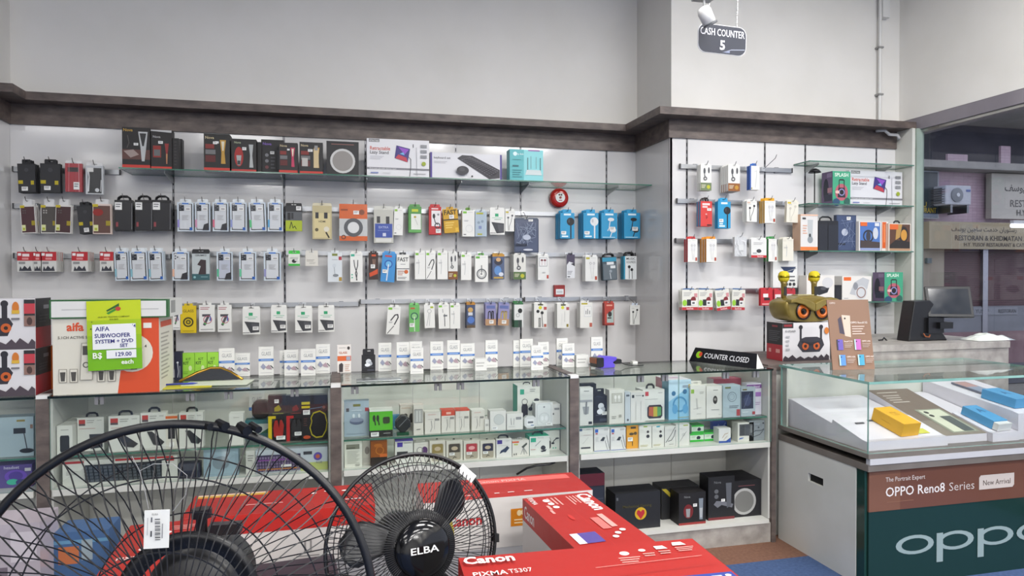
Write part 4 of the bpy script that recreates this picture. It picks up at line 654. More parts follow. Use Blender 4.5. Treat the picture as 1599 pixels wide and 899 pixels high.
# ------------------------------------------------------------------ right corner shelves
def shr(k, box, label, cat, name, body, ops, **kw): kw.setdefault('Y', 4.27); kw.setdefault('D', .08); return stand(ZR[k], box, label, cat, name, body, ops, **kw)
def splash(k, box, label, off):
    x0, y0, x1, y1 = box
    def ex(b, W, H, D):
        Face(b, (-W/2, D, 0), (0, -1, 0), (0, 0, 1), D, H).draw([R(0, 0, 1, 1, '6a5a78'), ('e', .4, .45, .25, .35, '2a2c3a'), R(.25, .1, .95, .3, '34384a'), R(.55, .35, .95, .5, 'b0808a'), R(.5, .82, .95, .95, '8a7a98')])
    return shr(k, box, label, 'speaker', 'splash_speaker_box', '3f9c78', [('t', 'SPLASH', .12, .84, .11, 'd8e4d8', .76, 'l', .02), ('e', .5, .36, .36, .26, 'b05a68'), ('p', [(.32, .5), (.68, .5), (.72, .2), (.28, .2)], '26262c'), R(.38, .72, .62, .76, '26262c'), R(.34, .5, .38, .74, '26262c'), R(.62, .5, .66, .74, '26262c'), ('g', .5, .36, .17, .05, '8a8ab8'), ('o', .5, .36, .1, '1a1a20'), ('e', .2, .05, .2, .12, '2a4a68'), ('e', .8, .08, .16, .12, '2a5a50'), ('e', .25, .36, .12, .05, 'd8b0a8')], D=.115, extra=ex, Y=4.27+off)
u = empty('desk_lamp', (WY(1272, 290, 4.34).x, 4.34, ZR[1])); tag(u, 'thin black lamp with mushroom head on the corner shelf', 'lamp')
hz = WY(1272, 263, 4.34).z-ZR[1]
MB().tube([(0, 0, .004), (0, 0, hz-.02)], .0045, '1c1c1e', 8).obj('pole', PLAST, u)
MB().lathe([(.004, hz-.012), (.045, hz-.03), (.03, hz-.01), (.012, hz), (.002, hz)], '1c1c1e', 20).obj('lamp_head', PLAST, u, smooth=True)
MB().lathe([(.035, .0005), (.035, .006), (.006, .01)], '1c1c1e', 20).obj('base', PLAST, u)
splash(1, (1300, 268, 1328, 316), 'green and purple speaker box on the upper corner shelf', 0)
shr(1, (1326, 269, 1409, 314), 'white tablet stand box on the upper corner shelf', 'tablet stand', 'tablet_stand_box', 'd6d6da', k_lazy(), Y=4.35, D=.055)
shr(2, (1250, 335, 1277, 391), 'white box with orange base showing a small camera gadget', 'camera', 'camera_box', 'd4d2d0', [R(0, 0, 1, .1, 'd8793a'), ('p', [(.4, .85), (.72, .85), (.68, .3), (.44, .3)], 'b4b8ba'), ('e', .56, .3, .16, .1, '8a9094'), ('e', .54, .42, .06, .05, '33383c'), R(.1, .86, .3, .91, '3a3a3c'), ('n', .12, .7, .25, 4, .07, 'd8a890'), R(0, .96, 1, 1, 'e0b8a0')], D=.09, side='c9a890')
shr(2, (1278, 338, 1309, 389), 'black carry bag with handle on the third corner shelf', 'bag', 'carry_bag', '1b1c22', [R(.02, .0, .45, .88, '20222a'), R(.5, 0, 1, .86, '22252e'), ('l', [(.48, 0), (.48, .86)], .02, '101116')], tab=('loop', .13, '141518', .6), Y=4.27, D=.07)
shr(2, (1306, 336, 1337, 388), 'navy tablet case in film leaning on the corner shelf', 'tablet case', 'tablet_case', '323d58', [R(.04, .03, .96, .97, '3d4a6a'), ('e', .42, .52, .16, .1, 'b4bac8'), R(.05, .16, .45, .22, '222838')] + [('l', [(random.uniform(.1, .9), random.uniform(.1, .9)), (random.uniform(.5, .95), random.uniform(.1, .9))], .012, '7a88a8') for _ in range(14)], Y=4.30, D=.03, mat=SHINY, stick=[(.5, .86, .7, .95)])
def k_hp(bgc, ring, base): return [R(.05, .1, .95, .97, bgc), ('g', .42, .5, .24, .06, '2a2a30'), ('e', .42, .5, .1, .18, '3a3a42'), ('p', [(.06, .1), (.94, .1), (.94, .3), (.06, .36)], '453a38'), ('e', .74, .6, .12, .2, ring), R(.06, .02, .95, .1, base), R(.06, .84, .36, .97, 'd8662a'), R(.7, .84, .9, .95, 'd5d8dc')]
shr(2, (1341, 346, 1376, 388), 'headphone box with blue background on the third corner shelf', 'headphones', 'headphone_box', 'd8d4d0', k_hp('4a70b0', 'c4c8d0', '8a98c0'), D=.07, Y=4.27, rside='cf5a24')
shr(2, (1376.5, 346, 1387, 388), 'orange and white headphone box seen edge-on', 'headphones', 'headphone_box', 'd8d4d0', [R(.1, .1, .72, .98, 'd0602a'), R(.3, .3, .5, .9, 'e08a58')], D=.07, Y=4.30)
shr(2, (1387.5, 345, 1422.5, 388), 'headphone box with brown and gold background at shelf end', 'headphones', 'headphone_box', 'd8d0c4', [R(.04, .1, .96, .97, '5a3c2c'), ('e', .66, .6, .22, .3, '2c2420'), ('e', .68, .58, .14, .2, 'c89038'), ('p', [(.35, .95), (.6, .97), (.5, .5), (.3, .4)], 'b08a4a'), R(.04, .78, .42, .97, 'd8662a'), ('p', [(.05, .1), (.95, .1), (.95, .34), (.3, .4), (.05, .22)], '2a2420'), R(.04, .02, .96, .1, 'b08a68')], D=.07, Y=4.27, tab=('loop', .09, '18181a', .25))
shr(3, (1259.5, 427, 1303, 470), 'white box with black headphones behind the owl speaker', 'headphones', 'headphone_box', 'dcd9d4', [R(.05, .8, .32, .95, 'd8662a'), ('p', [(.2, .35), (.45, .25), (.75, .35), (.88, .7), (.78, .78), (.6, .45), (.3, .55)], '303138'), ('e', .75, .72, .2, .2, 'c9c9cb'), ('e', .5, .45, .25, .14, '26272c'), ('e', .6, .5, .1, .06, '4a4b52')], D=.09, tab=('loop', .06, '26262a', .25))
shr(3, (1303.5, 445, 1314, 470), 'small black box between the two white headphone boxes', 'headphones', 'headphone_box', '1e1e22', [R(.2, .2, .8, .8, '25252a')], D=.07)
shr(3, (1315, 431, 1361, 471), 'white box with white headphones on the lowest corner shelf', 'headphones', 'headphone_box', 'dcd9d4', [R(.05, .82, .3, .96, 'd8662a'), ('p', [(.25, .3), (.4, .75), (.7, .95), (.92, .85), (.85, .5), (.6, .2)], 'b8babe'), ('o', .64, .35, .2, 'c9cbce'), ('g', .64, .35, .16, .03, '8a6a60'), ('e', .45, .6, .08, .15, '8a8c92'), ('n', .06, .14, .14, 1, .05, '9a9a9e')], D=.09)
splash(3, (1381, 425, 1410, 472), 'green and purple speaker box on the lowest corner shelf', .0)
tag(MB().tube([(0, 0, .006), (.03, 0, .008), (.05, .01, .02), (.08, .02, .0)], .005, '1a1a1c', 6).obj('black_cable_end', PLAST, None, (WY(1372, 537, 3.75).x, 3.75, 1.09)), 'short black cable end on the stone counter', 'cable')
# conduit and pipe by the right corner
b = MB(); x = WY(1377, 100, 4.40).x; b.tube([(x, 4.42, 2.645), (x, 4.42, CEIL-.01)], .012, 'cfcfcd', 10)
for z in (2.86, 3.21): b.box(x-.02, 4.402, z, x+.02, 4.45, z+.012, '8a8a88')
o = b.obj('conduit_pipe', PLAST, smooth=False); tag(o, 'white conduit pipe running up the wall near the right corner', 'pipe')
tag(boxo('junction_box', x+.01, 4.40, 3.44, x+.07, 4.45, 3.62, PLAST, 'd8d8d6'), 'white junction box beside the conduit at the picture top', 'junction box')
b = MB(); p = WY(1385, 207, 4.35); b.tube([(p.x-.06, 4.39, p.z+.02), (p.x, 4.37, p.z+.02), (p.x+.03, 4.36, p.z-.01), (p.x+.1, 4.36, p.z-.01), (p.x+.12, 4.36, p.z-.04)], .012, 'b9b9bb', 8)
tag(b.obj('bent_pipe', PLAST, smooth=True), 'short bent white pipe under the ledge in the right corner', 'pipe')

# ------------------------------------------------------------------ goods inside the counters
def shc(z, box, label, cat, name, body, ops, **kw): kw.setdefault('D', .06); return stand(z, box, label, cat, name, body, ops, **kw)
# far left bay
shc(ZM, (-30, 650, 52, 716), 'pale blue box picturing a black desk light, far left counter', 'lamp', 'desk_lamp_box', '9fb0b8', [R(.68, .88, .84, .93, '8a7a3a'), R(.62, .58, .85, .72, '26282c'), ('l', [(.82, .58), (.88, .15)], .02, '26282c'), ('e', .87, .14, .14, .06, '1f2024'), R(.94, .7, .99, .8, '8a6a5a')], D=.08, Y=3.52)
shc(ZS, (-30, 724, 50, 772), 'purple headphone box at the far left, lower counter shelf', 'headphones', 'headphone_box', '5a4a8a', [('t', 'headset', .45, .82, .14, 'c9c4dc', .5), ('e', .68, .5, .22, .28, '6a4ab0'), ('e', .68, .5, .14, .2, '503a90'), ('e', .62, .25, .12, .13, '3fae94'), ('e', .8, .22, .12, .14, '3a3a70'), R(.86, .7, .98, .84, 'c8c8cc')], D=.08, Y=3.54)
# left bay, glass shelf
for i in range(3):
    shc(ZM, (83+i*5, 664-i*6, 107+i*5, 713-i*3), ORD[i]+' of three white mini speaker boxes in a row, left counter', 'speaker', 'mini_speaker_box', 'd2d2ca', [('n', .25, .86, .5, 1, .06, '9a9a94'), ('p', [(.2, .15), (.25, .1), (.75, .1), (.8, .15), (.8, .6), (.75, .66), (.25, .66), (.2, .6)], '2a2a2c')], Y=3.50+.085*i, D=.075)
def k_bank(u=0): return [R(.06, .76, .3, .94, 'b0382e'), R(.06, .76, .3, .82, '5a4a4a'), ('n', .36, .92, .28, 2, .06, '9a9a92'), ('n', .74, .92, .18, 1, .06, 'a9a9a2'), ('n', .08, .68, .6, 1, .03, 'b07a70')] + ([('p', [(.45, .5), (.92, .5), (.95, .1), (.5, .06)], '2e2e32')] if u else [('p', [(.25, .5), (.45, .5), (.95, .2), (.8, .1), (.5, .14)], '2e2f33')])
for i, (a, y0, c, y1) in enumerate(((121, 645, 162, 704), (170, 642, 218, 707), (220, 637, 258.5, 706), (280, 637, 317, 704))):
    shc(ZM, (a, y0, c, y1), ORD[i]+' white power bank box with black handle, left counter', 'power bank', 'power_bank_box', 'd0d0c8', k_bank(i == 0), tab=('loop', .1, '1a1a1c', .42), D=.05)
shc(ZM, (259, 648, 277, 705), 'slim orange and white box between two power bank boxes', 'power bank', 'power_bank_box', 'd0ccc0', [R(0, .9, 1, .98, 'c8602a'), R(.2, .3, .8, .7, '26262a'), R(.3, .06, .7, .2, 'e0e0dc')], D=.04)
shc(ZM, (358, 645, 380, 697), 'plain white small box right of the power banks', 'accessory pack', 'small_white_box', 'd2d2ca', [('n', .3, .88, .4, 1, .04, '9a9a94')], D=.06, top='dcdcd6')
shc(ZM, (383, 655, 421, 697), 'teal and white box under the black round speaker', 'speaker', 'speaker_box', '2f6a70', [R(.15, .3, 1, .8, 'b9beb8'), R(0, 0, 1, .28, '2a5c64'), ('p', [(.6, .3), (1, .3), (1, .6)], '1f5a40')], D=.07, Y=3.60)
b = MB(); b.cham(-.042, 0, 0, .042, .06, .088, .018, '1d1b1d'); o = b.obj('cube_speaker', PLAST); bevel(o, .008); p = WY(408, 667, 3.63); o.location = (p.x, 3.61, WY(400, 655, 3.6).z+.001); tag(o, 'rounded black cube speaker on the teal box', 'speaker')
shc(ZM, (389, 608, 413, 657), 'glass protector box standing behind the black cube speaker', 'screen protector', 'glass_protector_box', 'c2c4c0', k_glass(), Y=3.80, D=.012)
def k_mouse(f, m, logo): return [R(0, 0, .2, .54, f), R(0, .5, .42, .56, f), ('p', [(.25, .08), (.32, .02), (.8, .02), (.95, .12), (.98, .38), (.85, .5), (.35, .5), (.2, .36)], '17171a'), ('p', [(.32, .12), (.6, .05), (.82, .14), (.88, .36), (.76, .47), (.66, .47), (.6, .3), (.52, .47), (.36, .46), (.28, .3)], m), ('p', [(.35, .74), (.6, .8), (.75, .7), (.6, .66), (.35, .66)], logo), ('n', .25, .62, .6, 1, .04, '8a8a40' if f[0] == 'c' else '7a3a3a')]
shc(ZM, (419, 617, 446.5, 692), 'mouse blister pack with yellow corner and red mouse', 'mouse', 'mouse_pack', '25272a', k_mouse('c8b01e', '9c2a26', '8a8222'), D=.045, Y=3.52, mat=GLOSS, stick=[(.45, .05, .95, .13), (.36, .84, .6, .92)])
shc(ZM, (447.5, 617, 473.5, 692), 'mouse blister pack with red corner and black mouse', 'mouse', 'mouse_pack', '25272a', k_mouse('b02a2c', '2e2e32', '6a2a2c'), D=.045, Y=3.52, mat=GLOSS, stick=[(.48, .12, .92, .2)])
shc(ZM, (474, 616, 514, 690), 'large mouse pack outlined in yellow at the counter post', 'mouse', 'mouse_pack', '222327', [('p', [(.3, .28), (.38, .12), (.55, .05), (.8, .06), (.95, .2), (1, .38), (.92, .58), (.7, .66), (.45, .62), (.34, .5), (.38, .42)], 'a89a1c'), ('p', [(.34, .28), (.41, .14), (.56, .08), (.79, .09), (.92, .22), (.96, .38), (.89, .56), (.7, .63), (.47, .59), (.38, .5), (.41, .42)], '1a1a20'), R(0, .8, .32, .86, 'b8a81e'), R(0, .72, .32, .77, 'b8a81e'), ('l', [(.3, .7), (.6, .72), (.85, .74)], .03, '4a6a80'), ('o', .86, .73, .06, '77504a'), ('e', .2, .08, .14, .04, 'b04a2a'), ('n', .08, .5, .14, 4, .05, '5a3a3c')], D=.05, Y=3.51, mat=GLOSS, stick=[(.06, .58, .32, .68)])
# left bay, lower shelf
def k_kb(x0=.15, x1=.9, y0=.12, y1=.82, kc='2c3036', key='555b62', rows=5, cols=16):
    o = [R(x0, y0, x1, y1, kc)]
    for r in range(rows):
        for c in range(cols):
            u = x0+(x1-x0)*(c+.12)/cols; v = y0+(y1-y0)*(r+.12)/rows; o.append(R(u, v, u+(x1-x0)/cols*.72, v+(y1-y0)/rows*.72, key))
    return o
shc(ZS, (98, 711, 277, 766), 'white keyboard box with red trim and black keyboard picture', 'keyboard', 'keyboard_box', 'cbcbc4', [R(0, .9, .18, 1, '9c2a2c'), R(.45, .92, .96, 1, 'b02028'), R(.9, .8, .97, .95, 'b02028'), ('n', .03, .6, .1, 3, .06, '9a9a94')]+k_kb(.19, .86, .1, .82), D=.05, Y=3.50)
shc(ZS, (279, 722, 312, 757), 'dark navy gadget box right of the red-trim keyboard box', 'accessory pack', 'gadget_box', '26283c', [R(.05, .5, .95, .95, '4a4c58'), R(.1, .1, .6, .35, '1d1f30')], D=.05)
shc(ZS, (318, 700, 372, 752), 'pale blue box on the lower shelf behind the large fan', 'accessory pack', 'gadget_box', '8aa0ac', [R(.1, .1, .9, .9, '93aab6'), ('e', .5, .5, .25, .25, '7a8a94')], D=.06)
shc(ZS, (384, 703, 399, 748), 'thin white box left of the colourful keyboard box', 'accessory pack', 'gadget_box', 'c4c4be', [('n', .2, .8, .6, 3, .1, '8a8a86')], D=.05)
shc(ZS, (400, 697, 513, 748), 'keyboard box with rainbow-lit keys on the lower shelf', 'keyboard', 'keyboard_box', 'b4bcc4', [R(.62, 0, 1, .35, 'a8b06a'), R(.66, .7, .78, .84, '3a3c44'), ('o', .86, .6, .06, '5a4a9a'), ('o', .86, .6, .03, 'b05a40')]+k_kb(.02, .62, .06, .78, '3a3450', '7a6a8a')+[R(.05, .6, .6, .64, '8a4a9a'), R(.05, .2, .6, .25, 'b0703a'), R(.36, .3, .5, .4, 'd8d8d4'), ('t', 'RGB', .84, .36, .1, '6a6a70', .12)], D=.05, Y=3.5)
# middle bay, glass shelf
shc(ZM, (530, 652, 537, 671), 'small red and white box beside the counter post', 'accessory pack', 'gadget_box', 'c23a34', [R(0, .35, 1, .65, 'e0d8d4')], D=.04, Y=3.56)
shc(ZM, (537.5, 625, 576, 681), 'pale blue earbud box, leftmost in the middle counter', 'earphones', 'earbud_box', '9aabb8', [R(.36, .84, .66, .91, '6a7040'), R(.08, .7, .2, .8, '4a5058'), R(.84, .7, .99, .8, 'a04048'), ('e', .5, .42, .28, .09, '55607a'), ('e', .5, .46, .28, .06, '7f8aa0'), ('e', .38, .58, .05, .06, 'c9d4da'), ('e', .6, .58, .05, .06, 'c9d4da'), ('n', .3, .74, .4, 1, .04, 'c4ced6'), ('n', .1, .08, .7, 1, .03, '7a8a98')], D=.05)
def ex_green(b, W, H, D): pass
shc(ZM, (577, 638, 613, 682), 'lime green earbud box with black bottom', 'earphones', 'earbud_box', '4fae1c', [R(0, 0, 1, .24, '1d201e'), R(0, .92, 1, 1, 'd8ddd2'), ('e', .2, .68, .06, .12, '1c2a14'), ('e', .36, .68, .06, .12, '1c2a14'), ('l', [(.22, .62), (.26, .44)], .05, '1c2a14'), ('l', [(.38, .62), (.42, .44)], .05, '1c2a14'), ('p', [(.58, .52), (.62, .48), (.84, .48), (.88, .52), (.88, .68), (.84, .72), (.62, .72), (.58, .68)], '2a3a20'), ('n', .6, .14, .3, 1, .06, '9a9c98')], D=.06, stick=[(.06, .03, .4, .18)], side='1c1e1c', top='d8d8d0')
shc(ZM, (614, 649, 626, 668), 'small bright blue box behind the black round earbud case', 'earphones', 'earbud_box', '4a9ac8', [('o', .5, .5, .2, 'd8e4ea'), R(.1, .1, .9, .25, 'c9dce6')], D=.05, Y=3.66)
shc(ZM, (625, 632, 645.5, 676), 'white box picturing one dark earbud', 'earphones', 'earbud_box', 'cfcac0', [('e', .4, .6, .16, .08, '3a3432'), ('l', [(.42, .55), (.42, .36)], .09, '3a3432'), ('e', .85, .5, .18, .18, '332e2e'), ('n', .1, .9, .7, 1, .04, 'b08a70')], D=.06, Y=3.60)
b = MB(); b.cham(-.038, 0, 0, .038, .035, .088, .028, '2b2d30'); p = WY(629.5, 690, 3.5); o = b.obj('earbud_case_pack', GLOSS); bevel(o, .006); o.location = (p.x, 3.5, ZM+.016); tag(o, 'rounded dark earbud case hanging pack at the shelf edge', 'earphones'); boxo('green_base', -.03, .004, -.0155, .03, .03, .0, GLOSS, '1c4a34', o); MB().tube([(-.02, -.001, .03), (.02, -.001, .07)], .002, '6a6c70', 6).obj('seam_line', PLAST, o)
shc(ZM, (646, 632, 661, 679), 'tall white box with window showing grey earphones', 'earphones', 'earphone_box', 'd4d0c6', [R(.08, .4, .92, .86, '77797a'), R(.14, .42, .86, .84, 'a9aaa6'), ('l', [(.35, .8), (.35, .45)], .06, 'dcdcd8'), ('l', [(.65, .8), (.65, .45)], .06, 'dcdcd8'), ('n', .3, .2, .4, 1, .06, '6a6a68')], D=.06)
for i, (a, y0, c, y1, cat) in enumerate(((663.5, 643, 688, 677, 0), (689.5, 640, 710.5, 675, 1), (711.5, 639, 733, 674, 1), (736.5, 640, 757, 672, 0))):
    shc(ZM, (a, y0, c, y1), ('white plug box with red lettering in the middle counter', 'white lead box with orange-red top, left one', 'white lead box with orange-red top, right one', 'white adapter box right of the orange-red tops')[i], 'charger', 'charger_box', 'd6d2ca', ([R(0, .76, 1, 1, 'cc4a36'), R(.35, .82, .7, .92, 'e8b8a8')] if cat and i == 1 else [R(0, .94, 1, 1, 'cc4a36')] if cat else [('n', .2, .9, .5, 1, .05, 'c88a80')])+[('l', [(.4, .6), (.45, .3), (.35, .1)], .05, '9a9894'), ('l', [(.62, .58), (.6, .2)], .04, 'a9a7a2'), R(.62, .6, .92, .7, '8a8884'), ('n', .2, .68, .3, 1, .04, '9a9894')], D=.07, top=('d6d2ca', 'cc4a36', 'cc4a36', 'dcdad4')[i])
shc(ZM, (757, 650, 764, 672), 'tiny white adapter standing between two white boxes', 'charger', 'usb_adapter', 'd8d6d0', [R(.2, .4, .8, .6, 'a9a8a4')], D=.03, tab=('lid', .2, 'c4c2bc', .6))
shc(ZM, (765.5, 641, 790, 672.5), 'white box with a grey round wireless charger', 'charger', 'wireless_charger_box', 'd4d2cc', [('o', .55, .56, .34, 'aeb0ac'), ('o', .55, .56, .31, 'c0c2be')], D=.07, stick=[(.1, .05, .45, .2)])
shc(ZM, (791.5, 645, 816.5, 670.5), 'wide white cable box left of the earphone cases', 'cable', 'cable_box', 'd6d4ce', [('l', [(.25, .7), (.28, .3)], .04, '8a8a88'), ('l', [(.45, .7), (.42, .3)], .04, '9a9a98'), R(.56, .62, .9, .78, '8a8a8a'), ('n', .1, .2, .4, 1, .06, 'a9a8a4')], D=.06)
b = MB(); b.cham(-.032, 0, 0, .032, .03, .062, .014, 'cfd0ce'); Face(b, (-.032, 0, 0), (1, 0, 0), (0, 0, 1), .064, .062).draw([R(.2, .2, .8, .75, 'dedede'), R(.3, .4, .75, .56, '6a6c70'), R(.55, .2, .8, .26, '4a6a9a')]); o = b.obj('earphone_case', GLOSS); p = WZ(828, 668, ZM); o.location = (p.x, p.y, ZM+.0005); tag(o, 'clear rounded earphone case left of the two large white boxes', 'earphones')
def ex_teal(b, W, H, D): Face(b, (-W/2, D, 0), (0, -1, 0), (0, 0, 1), D, H).draw([R(0, 0, 1, 1, '2f9c7c'), R(.3, .1, .7, .9, '3aac8c')])
KH = lambda: [R(.12, .76, .3, .9, '2f9c7c'), ('n', .55, .9, .25, 2, .05, '8a8a88'), ('p', [(.18, .2), (.22, .1), (.42, .1), (.46, .2), (.46, .42), (.42, .5), (.22, .5), (.18, .42)], '2c2628'), ('g', .32, .56, .13, .02, '3a3a3c'), ('l', [(.58, .38), (.66, .5), (.8, .58)], .05, '2e2e32'), ('e', .58, .36, .1, .05, '26262a'), ('e', .85, .6, .12, .04, '3a3a3e')]
shc(ZM, (808, 598, 843, 664), 'tall white and green phone holder box on the upper shelf', 'phone holder', 'phone_holder_box', 'd2d2cc', KH(), Y=3.66, D=.1, extra=ex_teal, tab=('loop', .05, '26262a', .3))
def k_pod(): return [('p', [(.08, .1), (.14, .04), (.86, .04), (.92, .1), (.92, .9), (.86, .96), (.14, .96), (.08, .9)], 'c2c4c4'), ('p', [(.12, .12), (.17, .07), (.83, .07), (.88, .12), (.88, .88), (.83, .93), (.17, .93), (.12, .88)], 'd4d6d4'), ('g', .5, .34, .3, .02, 'b4b6b6'), ('e', .4, .34, .08, .1, 'e4e4e4'), ('e', .62, .34, .08, .1, 'e4e4e4'), ('o', .5, .82, .05, '8a8c8e')]
shc(ZM, (836, 628, 863, 666.5), 'white earpods box in clear film near the post', 'earphones', 'earpods_box', 'd2d2d0', k_pod(), D=.06, stick=[(.62, .04, .95, .14)], Y=3.54, mat=GLOSS)
for i in range(2): shc(ZM, (862-i*5, 630-i*4, 888-i*4, 665), ('front white earpods box against the wooden post', 'rear white earpods box against the wooden post')[i], 'earphones', 'earpods_box', 'd4d2d0', [('e', .35, .5, .04, .05, '55565a'), ('e', .6, .52, .04, .05, '55565a'), ('l', [(.35, .5), (.4, .38)], .02, '8a8c90'), R(.65, .72, .95, .82, '8a8a8c')], D=.09, Y=3.57+i*.11)
# middle bay, lower shelf
shc(ZS, (537.5, 691, 565, 737), 'white box with a printed list at the left of lower shelf', 'accessory pack', 'gadget_box', 'd2d2c8', [R(.1, .75, .85, .95, '77796c'), R(.12, .78, .6, .82, '55564c'), ('n', .15, .68, .7, 10, .055, 'a9aaa0'), ('n', .6, .12, .28, 2, .05, '6a6b62')], D=.08, Y=3.5)
shc(ZS, (566, 688, 578, 735), 'grey side-on box next to the printed list box', 'accessory pack', 'gadget_box', 'b4b2aa', [('e', .6, .6, .3, .16, '7a7470'), R(.1, .1, .9, .3, 'a9a6a0')], D=.08, Y=3.53)
shc(ZS, (579, 688, 604.5, 733), 'amber box with dark bottom on the lower shelf', 'headphones', 'headphone_box', '8a4a18', [R(0, 0, 1, .35, '2a201c'), ('g', .55, .62, .26, .06, 'b06a28'), ('e', .45, .82, .25, .08, 'a86020'), R(.55, .35, 1, .48, 'c0622a')], D=.07)
shc(ZS, (617, 686, 645, 728), 'white and purple charger box behind the small fan', 'charger', 'charger_box', 'cfcfca', [R(.12, .7, .42, .9, '4a3a9a'), ('n', .5, .88, .38, 1, .06, '8a8a8c'), R(.1, .2, .7, .5, '3a3a3e'), R(.0, .95, 1, 1, '4a3a9a')], D=.07, top='5a4aa8', Y=3.52)
shc(ZS, (646.5, 688, 669.5, 728), 'white box with purple and white earbuds', 'earphones', 'earbud_box', 'd2cfc8', [('e', .72, .58, .2, .2, '5a3a6a'), ('g', .4, .6, .22, .05, '8a8888'), ('l', [(.25, .5), (.4, .3)], .04, 'a9a8a6'), ('n', .3, .9, .4, 1, .04, 'a9a8a4')], D=.06, tab=FL('d2cfc8', .06, .6), Y=3.52)
for i, (a, c, cc, lb) in enumerate(((671, 695.5, '8a7a4a', 'watch strap box with olive strap'), (697, 722.5, '4a443e', 'watch strap box with dark grey strap'), (724, 749, 'a83a44', 'watch strap box with red patterned strap'), (750, 773.5, '2c2c44', 'watch strap box with navy strap'))):
    shc(ZS, (a, 685, c, 724), lb+' on the lower shelf', 'watch strap', 'watch_strap_box', 'cfcbc0', [('p', [(.12, .1), (.18, .04), (.82, .04), (.88, .1), (.88, .8), (.82, .86), (.18, .86), (.12, .8)], 'a09888'), ('p', [(.16, .42), (.84, .42), (.84, .8), (.79, .84), (.21, .84), (.16, .8)], cc), ('e', .5, .62, .2, .1, 'b8a890' if i != 2 else 'd89a9a'), ('l', [(.4, .12), (.5, .2), (.6, .16)], .04, '3a3632')], D=.05, stick=[(.18, .28, .5, .42)] if i else (), tab=('flap', .07, '3a3a3c', .12), Y=3.5)
shc(ZS, (775, 680, 799, 721), 'white car charger box with purple logo and black handle', 'charger', 'car_charger_box', 'd2d0cc', [R(.06, .74, .38, .95, '3f3080'), ('n', .62, .9, .25, 1, .05, '9a9a98'), ('p', [(.2, .2), (.45, .3), (.6, .26), (.85, .5), (.7, .62), (.55, .5), (.3, .38)], '25304a'), ('n', .1, .66, .7, 1, .04, 'a9a8a6')], D=.05, tab=('loop', .14, '1c1c1e', .62), Y=3.5)
shc(ZS, (800, 684, 826, 721), 'white tripod box with orange strip', 'tripod', 'tripod_box', 'd0ccc4', [R(0, .86, .4, .96, 'c8562c'), R(.1, .72, .34, .8, 'b0b450'), ('p', [(.55, .6), (.85, .85), (.9, .75), (.65, .5)], '4a4c44'), ('l', [(.65, .5), (.5, .12)], .03, '77787a'), ('l', [(.68, .5), (.7, .12)], .03, '77787a'), ('l', [(.7, .5), (.88, .14)], .03, '77787a'), R(.08, .1, .14, .2, '4a4a48'), R(.2, .1, .26, .22, '4a4a48')], D=.05, tab=('loop', .1, '9a9a98', .3), Y=3.5)
shc(ZS, (827, 676, 858, 720), 'white and green car holder box with black handle', 'phone holder', 'phone_holder_box', 'd2d2cc', [R(.06, .7, .32, .92, '2f9c7c'), ('n', .4, .92, .3, 1, .04, '8a8a88'), ('l', [(.3, .5), (.55, .75)], .04, '9a9c9c'), ('e', .68, .38, .12, .12, '2c2c30'), ('p', [(.55, .22), (.85, .3), (.8, .18), (.6, .16)], '26262a'), R(.05, .3, .3, .33, 'c08a84')], D=.09, extra=ex_teal, tab=('loop', .12, '1c1c1e', .5), top='2f9c7c', Y=3.5)
shc(ZS, (859, 671, 884, 713), 'white phone holder box with green side at the post, lower shelf', 'phone holder', 'phone_holder_box', 'd2d2cc', KH()[2:]+[('o', .6, .12, .04, '3aac8c'), ('o', .75, .12, .04, '3aac8c')], D=.08, extra=ex_teal, Y=3.58)
# right bay, glass shelf
shc(ZM, (905.5, 605, 926, 663), 'white holder box against the wooden post in the right counter', 'phone holder', 'phone_holder_box', 'cbcbc6', [('n', .3, .92, .4, 1, .04, '4a4a4c'), ('p', [(.2, .5), (.7, .5), (.65, .3), (.3, .3)], '8a8c8e'), R(0, .62, .95, .68, '9a9c9e'), ('l', [(.45, .3), (.5, .62)], .12, '77797b'), R(.65, .03, .92, .1, '2a2a2c')], D=.05, Y=3.5)
k_pod2 = [('o', .5, .62, .2, 'c9ccd0'), ('o', .62, .5, .16, 'a4a8b0'), ('e', .42, .42, .2, .1, 'e0e2e6'), ('n', .15, .3, .7, 1, .03, '7a7c88'), R(.4, .06, .9, .16, '3a3c48')]
shc(ZM, (908, 599, 931, 650), 'black earbud box half hidden at the back of right counter', 'earphones', 'earbud_box', '1a1a20', k_pod2, D=.05, Y=3.72)
shc(ZM, (927, 607, 950, 660), 'black earbud box with white earbuds in the right counter', 'earphones', 'earbud_box', '14151e', k_pod2, D=.06, Y=3.54, tab=('flap', .2, '16161c', .65), stick=[(.55, .3, .88, .42)])
shc(ZM, (951.5, 608, 975, 661), 'grey-white box with window and two white earbuds', 'earphones', 'earbud_box', 'cfcdc4', [R(.15, .6, .85, .9, 'a8a69a'), R(.2, .62, .8, .88, 'bdbbb0'), ('e', .4, .78, .08, .06, 'e6e4de'), ('e', .64, .78, .08, .06, 'e6e4de'), ('l', [(.4, .76), (.4, .65)], .05, 'e6e4de'), ('l', [(.64, .76), (.64, .65)], .05, 'e6e4de'), ('n', .15, .22, .3, 2, .05, '8a897f'), R(.62, .18, .8, .26, '9a998f')], D=.06)
shc(ZM, (976, 612, 984.5, 661), 'narrow pale box edge between earbud and earphone boxes', 'earphones', 'earphone_box', 'b9c0c4', [R(.2, .86, .8, .92, '5a6068'), ('o', .5, .1, .2, '5a5c60')], D=.05)
